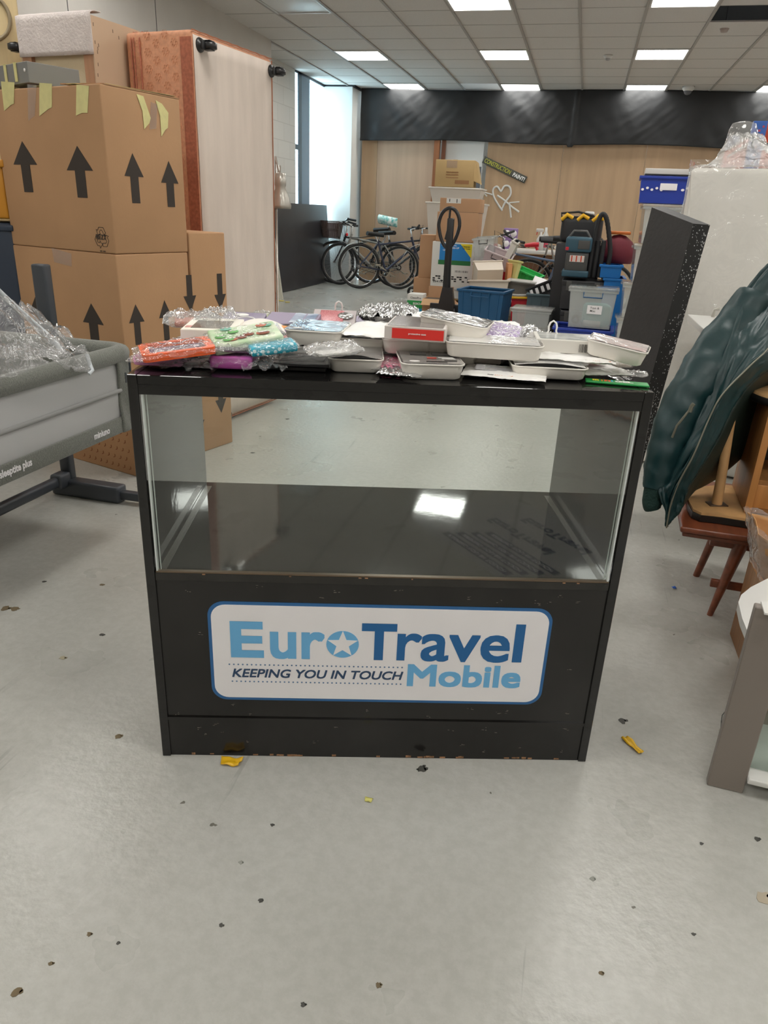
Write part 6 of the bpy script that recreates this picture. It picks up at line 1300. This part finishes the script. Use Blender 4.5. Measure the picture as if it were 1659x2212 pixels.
# ---- front row, left to right
bag('pink phone wallet in a clear bag at the front left corner, under the orange one', pf(335, 799, CT, .165, -4), .110, .165, .020, M_BAG2, fl3('pink_case', (236, 158, 204), .3), (.82, .86, .95), m2=fl3('lilac_screen', (186, 160, 208), .2), seed=1)
t = bag('orange tablet frame case in clear bag lying across the pink wallet', pf(392, 781, CT+.024, .105, 20, 2, -6), .155, .120, .016, M_BAG2, None, seed=2)
o_ = MB(); P = rr(.130, .100, .012); I_ = rr(.100, .072, .008)
n_ = len(P); o_.add([(x, y, .005) for x, y in P]+[(x, y, .018) for x, y in P]+[(x, y, .018) for x, y in I_]+[(x, y, .005) for x, y in I_], [(k*n_+i, k*n_+(i+1) % n_, ((k+1) % 4)*n_+(i+1) % n_, ((k+1) % 4)*n_+i) for k in range(4) for i in range(n_)]); o_.build('orange_frame', fl3('orange_case', (236, 96, 36), .35), t)
MB().prism(rr(.100, .072, .008), .008, .010).build('screen_insert', mat('slate_screen', lin(92, 100, 132), .15, noise_scale=20, col2=lin(190, 190, 200)), t)
bag('empty-looking clear bag with white seal between the pink and magenta ones', pf(408, 804, CT, .13, 8), .105, .13, .012, M_BAGF, M_CARDW, (.7, .25, .3), seed=3, crinkle=.009, inner_name='header_card')
bag('magenta phone case in a crinkled clear bag at the front', pf(497, 805, CT, .15, -2), .095, .15, .026, M_BAG2, fl3('magenta_case', (196, 96, 176), .3), (.84, .88, .9), seed=4)
bag('black case in a silvery bag at the front, right of the magenta one', pf(572, 808, CT, .15, 10), .085, .15, .014, M_BAGF, M_CBLK, (.75, .8, .8), seed=5, crinkle=.008)
bag('grey case in a clear bag lying behind the magenta one', pf(505, 770, CT+.030, .10, 12, 0, 4), .12, .10, .014, M_BAGF, fl3('dark_grey_case', (84, 82, 84)), (.8, .7, .7), seed=6)
bag('cyan polka-dot pouch in a clear bag', pf(597, 773, CT+.030, .065, 18, 4, -6), .098, .065, .018, M_BAG2, M_DOT, (.9, .8, .9), seed=7, crinkle=.003)
t = slab_box('black phone case under a clear blister left of the first front tray', pf(650, 793, CT+.012, .12, -2), .105, .12, .006, M_CBLK, 'phone_case_blister', 'blister pack'); MB().prism(rr(.108, .122, .010), .006, .0075).build('blister_rim', M_LIDF, t); MB().box((0, 0, .014), (.088, .10, .013), bev=.005).build('blister', M_LIDF, t)
t = slab_box('black patterned card lying flat at the front edge under the blister', pf(652, 802, CT, .11, -2), .090, .11, .008, M_CBLK, 'phone_case_blister', 'blister pack')
for k in range(8): MB().lathe([(0, .0082), (.0035, .0082), (0, .0086)], 8, M=Matrix.Translation((-.035+.010*k, -.045, 0))).build('silver_dot', M_CHR, t)
bag('bubbly clear pouch lying over the first front tray', pf(730, 778, CT+.034, .075, 14, 0, -4), .105, .075, .018, film('milky_pouch', (1, 1, 1), .35, .3, .1, bump=.7, bump_scale=45, hazecol=(.75, .74, .72)), M_CARDW, (.6, .5, .3), seed=9, crinkle=.007, inner_name='white_insert')
tray('white tray pack with dark gap under its lid, left of the pink leopard bag', pf(768, 807, CT, .150, 0), .108, .150, .027, M_GREYP, M_CBLK, spot=False, slot=True, bow=.003)
bag('pink leopard print case in a silver bag at the front', pf(850, 811, CT, .16, -4), .085, .16, .012, M_BAGF, M_LEOP, (.82, .8, .9), seed=10, crinkle=.005)
bag('crumpled foil end of the pink leopard bag', pf(860, 820, CT, .045, -12), .085, .045, .008, M_FOIL, None, seed=11, crinkle=.004)
t = tray('white tray pack with grey printed lid at the front, beside the pink leopard bag', pf(935, 822, CT, .140, 2), .122, .140, .030, M_GREYP, fl3('grey_case', (120, 118, 118)))
for (x, y, w_, l_, c_) in ((.002, -.018, .018, .012, (206, 96, 84)), (.030, -.012, .030, .006, (238, 236, 232)), (.034, -.024, .026, .007, (238, 236, 232)), (.036, -.038, .024, .010, (96, 94, 92)), (-.020, .030, .032, .026, (128, 126, 124)), (.026, .030, .036, .022, (134, 132, 130)), (.008, -.052, .040, .005, (70, 68, 66))): MB().box((x, y, .0325), (w_, l_, .0008)).build('lid_print', flat('lid_print_%d_%d' % (c_[0], c_[1]), c_, .35), t)
t = bag('white mailer with orange and black lettering lying at the front centre right', pf(1085, 826, CT, .12, -14), .16, .12, .007, M_MAILW, None, seed=12, crinkle=.002, text=dict(k=1.0)); MB().prism(rr(.12, .055, .006), .0115, .0118, Matrix.Translation((0, .015, 0))).build('grey_window', mat('grey_window', lin(196, 198, 206), .25, noise_scale=20, col2=lin(222, 222, 226)), t)
tray('white tray pack with half-open lid at the front right', pf(1187, 821, CT+.003, .12, -5), .148, .120, .024, M_CARDW, M_GREYP, slot=True, bow=.006)
bag('white mailer with pink flower window and lettering at the right front', pf(1308, 820, CT+.002, .12, 10), .125, .12, .010, M_MAILW, None, seed=13, crinkle=.003, text=dict(k=1.25, x=.01)); 
o = MB(); o.grid(lambda u, v: (-.04+.07*u, .0+.045*v, .0185+.002*sin(3*u)), 6, 6); o.build('pink_window', mat('pink_flower_window', lin(246, 170, 168), .3, noise_scale=40, col2=lin(240, 232, 230)), bpy.data.objects[[x.name for x in S.objects if x.get('label', '').startswith('white mailer with pink flower')][0]])
t = slab_box('green card pack with miniGEL lettering at the front right corner', pk(1332, 829, CT, -13), .118, .030, .004, fl3('vivid_green', (30, 150, 70)), 'gel_pack', 'card pack')
for (s_, c_, x) in (('m', (226, 214, 60), -.046), ('i', (238, 132, 50), -.030), ('n', (230, 90, 60), -.024), ('i', (60, 180, 220), -.011)): flat_text(t, s_, x, -.006, .0042, .012 if s_ in 'mn' else .0035, .014, fl3('mg_%d' % c_[0], c_), .05)
flat_text(t, 'GEL', -.004, -.006, .0042, .034, .014, M_CARDW, .05)
bag('crinkled clear sleeve beside the green card pack', pk(1372, 816, CT+.001, -20), .045, .035, .008, M_BAGF, None, seed=14, crinkle=.004, nm='clear_sleeve', cat='clear bag')
bag('small foil scrap bag under the tilted tray at the right edge', pf(1345, 800, CT, .05, 0), .06, .05, .016, M_BAGF, fl3('beige_insert', (206, 196, 184)), (.7, .7, .7), seed=15)
# ---- middle layer
t = slab_box('white phone case box with grey window at the left of the heap', pf(453, 744, CT+.030, .14, 3), .108, .16, .030, mat('box_offwhite', lin(246, 241, 228), .5)); MB().box((.0, -.01, .0305), (.074, .10, .001)).build('window', mat('grey_film_window', lin(128, 124, 116), .15), t); MB().box((-.043, -.045, .0306), (.012, .022, .001), bev=.0004).build('printed_logo', fl3('pinkish_logo', (216, 150, 140)), t)
bag('teal case in a clear bag under the white windowed box', pf(418, 762, CT+.002, .12, -6), .13, .12, .016, M_BAG2, fl3('teal_case', (86, 132, 140)), (.8, .8, .8), seed=16)
t = bag('owl-patterned green and white phone case in a clear bag', pf(545, 766, CT+.030, .105, 20, 10, -8), .150, .105, .022, M_BAG2, mat('owl_pattern_base', lin(226, 232, 206), .3, noise_scale=30, col2=lin(160, 206, 150)), (.88, .84, .95), seed=17, crinkle=.002)
random.seed(4)
for k in range(11):
    c_ = [(214, 130, 104), (150, 84, 62), (120, 190, 110), (140, 200, 180)][k % 4]; x, y = random.uniform(-.055, .055), random.uniform(-.034, .034)
    MB().lathe([(0, .0262), (.011, .0262), (.011, .0266), (0, .0266)], 14, M=Matrix.Translation((x, y, .0001*k)) @ Matrix.Scale(.75, 4, (0, 1, 0))).build('owl_print', fl3('owl_%d' % (k % 4), c_, .3), t)
    for s_ in (-1, 1): MB().lathe([(0, .0272), (.0028, .0272), (.0028, .0275), (0, .0275)], 8, M=Matrix.Translation((x+.004*s_, y+.003, .0001*k))).build('owl_eye', M_CARDW, t)
t = slab_box('black box with coloured monster faces behind the owl case', pf(610, 742, CT+.030, .10, -24, 8), .10, .10, .010, M_CBLK)
for k in range(12): c_ = [(236, 150, 60), (150, 110, 180), (226, 90, 70), (90, 140, 200)][k % 4]; MB().box((-.04+.021*(k % 4), -.035+.03*(k//4), .0106), (.014, .018, .001), bev=.0004).build('monster_print', fl3('mon_%d' % (k % 4), c_), t)
t = tray('white tray pack with blue swirl card, raised in the middle of the heap', pf(673, 750, CT+.030, .150, -8), .118, .150, .032, M_BLUEP, M_GREYP)
bag('white mailer with pale pink window and lettering, middle of the heap', pf(812, 736, CT+.046, .12, -14, 2), .15, .15, .012, M_MAILW, None, seed=18, crinkle=.004, text=dict(k=1.15, x=.01))
tray('white tray pack under the pink-window mailer, left one', pf(780, 760, CT+.020, .15, -3), .115, .15, .027, M_GREYP, M_CBLK)
tray('white tray pack in the centre of the heap above the pink leopard bag', pf(882, 767, CT+.024, .15, 0), .108, .15, .030, M_CARDW, M_CBLK, spot=False)
tray('white tray pack between the central tray and the long right tray', pf(966, 770, CT+.024, .14, -3), .098, .14, .028, M_CARDW, M_CBLK, spot=False, slot=True, bow=.003)
t = slab_box('phone case box with red front panel and smoked lid', pf(896, 735, CT+.060, .13, -10, 0), .118, .15, .026, mat('box_pale', lin(214, 206, 200), .45)); MB().box((.006, -.0757, .013), (.100, .001, .019)).build('red_panel', fl3('red_panel', (228, 52, 44)), t); MB().prism(rr(.108, .14, .004), .0262, .0268).build('smoked_lid', mat('smoked_lid', lin(142, 134, 130), .12, noise_amt=.1, noise_scale=8), t)
vs, fs = textmesh('protective case', .034, .004, .02); MB().add(vs, fs, 0, False, Matrix.Translation((-.012, -.0766, .011)) @ Matrix(((1, 0, 0, 0), (0, 0, -1, 0), (0, 1, 0, 0), (0, 0, 0, 1)))).build('lettering', M_CARDW, t)
tray('white tray pack tipped to the right on top of the heap', pf(972, 726, CT+.064, .10, -18, 0, 7), .140, .12, .030, mat('black_white_card', lin(226, 224, 220), .4, noise_scale=26, col2=lin(40, 38, 38)), M_CBLK, spot=False)
bag('purple leopard print case in a silver bag', pf(1070, 748, CT+.044, .115, -16, 10, 6), .10, .115, .014, M_BAGF, M_LEOV, (.85, .85, .9), seed=19, crinkle=.004)
bag('crumpled silver blister bag right of the purple leopard one', pf(1140, 755, CT+.030, .10, -30, 0, 10), .12, .10, .026, M_FOIL, None, seed=20, crinkle=.012)
t = tray('long white tray pack lying crosswise in front of the purple leopard bag', pf(1065, 778, CT+.034, .105, -8), .190, .105, .030, M_CARDW, M_GREYP, spot=False)
tray('small white tray pack half under the long crosswise one', pf(992, 794, CT+.003, .12, 6), .085, .12, .026, M_CARDW, M_CBLK, spot=False)
bag('round black charger in a beige bag under the long tray pack', pf(1052, 796, CT+.002, .07, -4), .075, .07, .024, M_BAG2, fl3('beige_insert', (206, 196, 184)), (.8, .5, .6), seed=21)
bag('white mailer with lettering lying behind the half-open tray pack', pf(1235, 790, CT+.028, .11, -14), .165, .11, .010, M_MAILW, None, seed=22, crinkle=.003, text=dict(k=1.0, x=.055))
t = slab_box('white box with barcode side and hanging loop at the right of the heap', pf(1225, 764, CT+.042, .10, -8), .125, .10, .026, mat('box_white2', lin(224, 220, 212), .45)); b_ = MB(); random.seed(2)
for k in range(14): b_.box((.022+.0022*k, -.0508, .012), (random.choice([.0006, .0012]), .0006, .016))
b_.build('barcode', M_KW, t)['kind'] = 'stuff'; MB().prism(rr(.11, .085, .004), .0262, .0268).build('picture_window', mat('green_grey_window', lin(170, 176, 172), .2, noise_scale=30, col2=lin(220, 220, 218)), t)
def hook(t, x, y, z, s=1.): MB().tube([Vector((x+s*.0085*q, y, z+s*w_)) for q, w_ in ((-1.2, 0), (-.9, .006), (-1.0, .014), (-.7, .022), (0, .026), (.7, .022), (1.0, .014), (.9, .006), (1.2, 0))], .0020, 8).build('hanging_loop', M_CARDW, t)
hook(t, -.025, .03, .026)
t = slab_box('clear grey box between the silver blister bag and the barcode box', pf(1172, 757, CT+.040, .08, -18, 0, 6), .075, .08, .022, mat('milky_box', lin(196, 194, 190), .25)); MB().box((0, 0, .0225), (.05, .055, .001)).build('grey_window', fl3('grey_patch', (132, 130, 128)), t)
tray('white tray pack with pale pink card tipped over the right edge of the counter', pf(1322, 781, CT+.040, .10, -24, 0, 8), .118, .10, .030, mat('pale_pink_card', lin(240, 206, 200), .4, noise_scale=10, col2=lin(236, 230, 226)), M_GREYP)
bag('white mailer at the back above the purple leopard bag', pk(1065, 708, CT+.050, -12), .12, .06, .010, M_MAILW, None, seed=23, crinkle=.003, text=dict(k=.8))
# ---- back row
bag('silvery bag with coral case at the back left corner', pk(415, 706, CT+.040, 12, 4), .120, .085, .024, M_BAGF, fl3('coral_case', (196, 130, 112)), (.6, .6, .5), seed=24, crinkle=.010)
bag('clear crumpled bag right behind the white windowed box', pk(470, 702, CT+.048, -10, 8), .08, .07, .026, M_BAGF, None, seed=25, crinkle=.012)
t = slab_box('clear box with purple ring design and orange sticker at the back', pk(523, 706, CT+.040, -4, 14), .092, .10, .014, M_PURP); MB().prism(rr(.094, .102, .010), .0145, .0155).build('clear_lid', M_LIDF, t); MB().torus((.008, -.005, .016), .024, .0016, (0, 0, 1), 30, 4).build('ring_print', M_CARDW, t); MB().box((.018, -.035, .0165), (.022, .010, .001)).build('orange_sticker', fl3('orange_sticker', (240, 170, 40)), t); MB().lathe([(0, .0165), (.016, .0165), (.016, .017), (0, .017)], 20, M=Matrix.Translation((-.005, .028, 0)) @ Matrix.Scale(.5, 4, (0, 1, 0))).build('white_sticker', M_CARDW, t)
bag('small clear bag with pale green contents at the back beside the ring design box', pk(566, 700, CT+.038, 0), .05, .06, .022, M_BAGF, fl3('pale_green_insert', (206, 212, 160)), (.7, .7, .8), seed=26)
t = thing('white_curved_case', 'white curved plastic case arching behind the owl-patterned case', 'phone case', M=pk(562, 722, CT+.036, 4)); t['group'] = GRP; MB().grid(lambda u, v: (-.065+.13*u, -.04+.08*v, .004+.022*sin(pi*min(1, u*1.0))), 20, 6).build('shell', M_PULP, t, solid=.003)
t = slab_box('lilac box with silver swirl and red base at the back', pk(632, 712, CT+.034, -6, 6), .115, .10, .026, M_LILAC); MB().box((0, -.0505, .005), (.112, .001, .009)).build('red_base', fl3('red_panel', (228, 52, 44)), t); MB().grid(lambda u, v: (.0+.052*u, -.045+.09*v, .0268+.001*sin(9*u)), 6, 6).build('silver_swirl', M_BLUEP, t)
t = slab_box('clear box with red glitter wallet and white hanging loop at the back', pk(722, 699, CT+.042, -2, 16), .100, .085, .016, mat('mauve_grey_card', lin(178, 166, 166), .3)); MB().box((-.006, 0, .0172), (.055, .065, .003), bev=.001).build('glitter_wallet', patt('red_glitter', (186, 92, 100), (226, 150, 150), 400, .35), t); MB().lathe([(0, .019), (.018, .019), (.018, .0195), (0, .0195)], 20, M=Matrix.Translation((.026, .004, 0))).build('silver_disc', M_CHR, t); hook(t, .008, .040, .012)
bag('crumpled silver foil bag at the back, left one behind the smoked lid', pk(812, 694, CT+.046, 4, 4), .085, .06, .026, M_FOIL, None, seed=27, crinkle=.014)
bag('crumpled silver foil bag at the back, right one behind the smoked lid', pk(856, 690, CT+.050, -14, 4), .100, .06, .026, M_FOIL, None, seed=28, crinkle=.014)
bag('white glossy bag with a blue tint behind the tipped tray pack', pk(938, 696, CT+.052, -6, 6), .11, .07, .014, M_MAILW, None, seed=29, crinkle=.004)
# ---- litter and marks on the floor
def scrap(nm, label, cat, px, py, w, l, m, az=0, h=.003, fold=True):
    P = G(px, py, .001); mb = MB(); mb.grid(lambda u, v: ((u-.5)*w*(1+.25*(v-.5)), (v-.5)*l, h+h*2*noise.noise(Vector((u*2.2+px, v*2.2, 1)))), 8, 8); solo(mb, nm, m, label, cat, M=frame((P.x, P.y, .0015), az), solid=.0006)
M_YT = flat('amber_tape', (224, 176, 28), .3)
scrap('tape_scrap', 'amber tape scrap at the front left foot of the counter', 'tape scrap', 499, 1647, .045, .026, M_YT, 10, .004)
scrap('tape_scrap', 'twisted amber tape scrap on the floor right of the counter', 'tape scrap', 1366, 1611, .018, .060, M_YT, 38, .004)
scrap('plastic_scrap', 'tiny blue scrap on the floor below the teak table', 'scrap', 1456, 1271, .014, .012, flat('blue_scrap', (24, 92, 190), .4), 10)
scrap('paint_fleck', 'small yellow fleck on the floor in front of the counter', 'fleck', 796, 1728, .016, .012, flat('dull_yellow', (206, 200, 110), .5), 0, .001)
M_SOOT = mat('black_scuff', (.07, .068, .06), .6); M_DIRT = mat('brown_dirt', lin(112, 98, 74), .8)
def blot(nm, label, px, py, pts, s, m):
    P = G(px, py, .0006); mb = MB(); n = len(pts); random.seed(px)
    for (dx, dy, r) in pts: mb.prism([(dx*s+r*s*(1+.35*random.uniform(-1, 1))*cos(2*pi*i/11), dy*s+r*s*(1+.35*random.uniform(-1, 1))*sin(2*pi*i/11)) for i in range(11)], 0, .0006)
    o = solo(mb, nm, m, label, 'floor mark', M=frame((P.x, P.y, .0004), 0)); o['group'] = 'marks on the painted floor'
blot('floor_mark', 'black scuff blot on the floor touching the counter front right of the middle', 912, 1662, [(0, 0, 1), (.8, .5, .5), (-1, -.3, .3), (.2, 1.2, .4)], .010, M_SOOT)
for px, py, s, m, lab in ((12, 1314, .013, M_DIRT, 'brown ring mark at the left edge of the floor'), (32, 1315, .011, M_DIRT, 'brown ring mark just inside the left edge of the floor'), (220, 1263, .007, M_DIRT, 'small brown oval mark left of the counter'), (95, 1256, .006, M_SOOT, 'dark speck below the crib, left of the counter'),
    (220, 1371, .007, M_SOOT, 'dark cluster speck left of the counter middle'), (256, 1590, .008, M_DIRT, 'brown blot by the counter left foot'), (135, 1421, .009, mat('pale_brown_mark', lin(160, 152, 128), .6), 'pale oval mark left of the counter'),
    (1345, 1557, .010, M_SOOT, 'grey smear right of the counter foot'), (193, 2018, .004, M_DIRT, 'tiny brown ring near the bottom left'), (36, 2143, .007, M_DIRT, 'brown blot at the bottom left corner'), (110, 2081, .004, M_DIRT, 'small brown drop above the bottom left corner'),
    (1635, 1812, .006, M_SOOT, 'dark blot at the right edge below the grey stand'), (1515, 1822, .0035, M_SOOT, 'dark speck below the grey stand'), (1498, 2018, .0035, M_SOOT, 'black drop near the bottom right'), (1280, 1898, .005, mat('pale_grey_mark', lin(150, 150, 142), .6), 'pale grey mark lower right of the middle'),
    (563, 1945, .004, M_SOOT, 'dark hook mark in the lower middle'), (818, 2128, .0045, M_DIRT, 'brown smear at the bottom middle'), (520, 1863, .004, mat('pale_grey_mark', lin(150, 150, 142), .6), 'pale ring mark in the lower left middle'), (1298, 2102, .004, M_DIRT, 'brown speck at the lower right'),
    (588, 1782, .004, M_SOOT, 'dark speck in front of the counter left half'), (655, 2170, .004, M_SOOT, 'dark speck at the very bottom left of middle'), (478, 1999, .004, M_SOOT, 'dark speck left of the lower middle'), (255, 2037, .003, M_SOOT, 'small dark drop in the bottom left'),
    (545, 978, .010, M_SOOT, 'dark cluster seen through the counter beside the tall box'), (620, 905, .012, M_SOOT, 'dark dashes seen through the counter beyond the divan'), (1650, 1940, .014, mat('tan_stain', lin(176, 164, 144), .6), 'tan stain at the right edge near the bottom')):
    blot('floor_mark', lab, px, py, [(0, 0, 1), (.9, .35, .45)], s, m)
# printed sheets on the floor just in front of the photographer (seen mirrored in the counter glass)
gl_o = CM @ Vector((0, .010, 0)); gn = CM.to_3x3() @ Vector((0, 1, 0))
def mir(px, py): P = G(px, py, 0); return P-gn*2*((P-gl_o).dot(gn))
q0, q1, q2, q3 = mir(885, 1120), mir(1085, 1255), mir(1420, 1190), mir(1075, 1068)
cen = (q0+q1+q2+q3)/4; ax = (q1-q0); az_ = math.degrees(atan2(ax.y, ax.x)); t = thing('poster_sheet', 'printed sheet on the floor just outside the picture, mirrored in the counter glass', 'poster', (cen.x, cen.y, .0), az_)
inv = FR[t.name].inverted(); pl_ = [inv @ q for q in (q0, q1, q2, q3)]; xs_ = [p.x for p in pl_]; ys_ = [p.y for p in pl_]; x0, x1, y0, y1 = min(xs_), max(xs_), min(ys_), max(ys_); sg_ = -1 if (pl_[2].y+pl_[3].y) < (pl_[0].y+pl_[1].y) else 1
MB().prism([(p.x, p.y) for p in (pl_ if sg_ > 0 else pl_[::-1])], .0005, .0015).build('paper', mat('grey_sheet', (.45, .45, .45), .5), t)

e1_ = (pl_[1]-pl_[0]); dirx = e1_.normalized(); diry = Vector((-dirx.y, dirx.x, 0)) * (1 if (pl_[3]-pl_[0]).dot(Vector((-dirx.y, dirx.x, 0))) > 0 else -1); LB = e1_.length
M_NB = flat('poster_navy', (20, 34, 92), .5)
for k in range(4):
    o0 = pl_[0]+diry*(.035+.052*k)+dirx*LB*(.30+.04*k); L1 = LB*.66
    q = [o0, o0+dirx*L1, o0+dirx*L1+diry*.034, o0+diry*.034]
    if sg_ < 0: q = q[::-1]
    MB().prism([(v.x, v.y) for v in q], .0016, .0020).build('navy_bar', M_NB, t)
    R_ = Matrix(((dirx.x, -dirx.y, 0, 0), (dirx.y, dirx.x, 0, 0), (0, 0, 1, 0), (0, 0, 0, 1)))
    vs, fs = textmesh('KEEPING YOU IN TOUCH', L1*.86, .018, .02); o1 = o0+dirx*L1*.07+diry*(.008 if sg_ > 0 else .026)
    MB().add(vs, fs, 0, False, Matrix.Translation((o1.x, o1.y, .0021)) @ R_).build('lettering', M_PAPER, t)
for k in range(2):
    o1 = pl_[0]+diry*(.27+.13*k)*1.0+dirx*LB*(.25+.1*k)+(diry*.06 if sg_ < 0 else Vector())
    vs, fs = textmesh('EuroTravel', LB*.60, .055, .03); MB().add(vs, fs, 0, False, Matrix.Translation((o1.x, o1.y, .0021)) @ R_).build('lettering', M_NB, t)
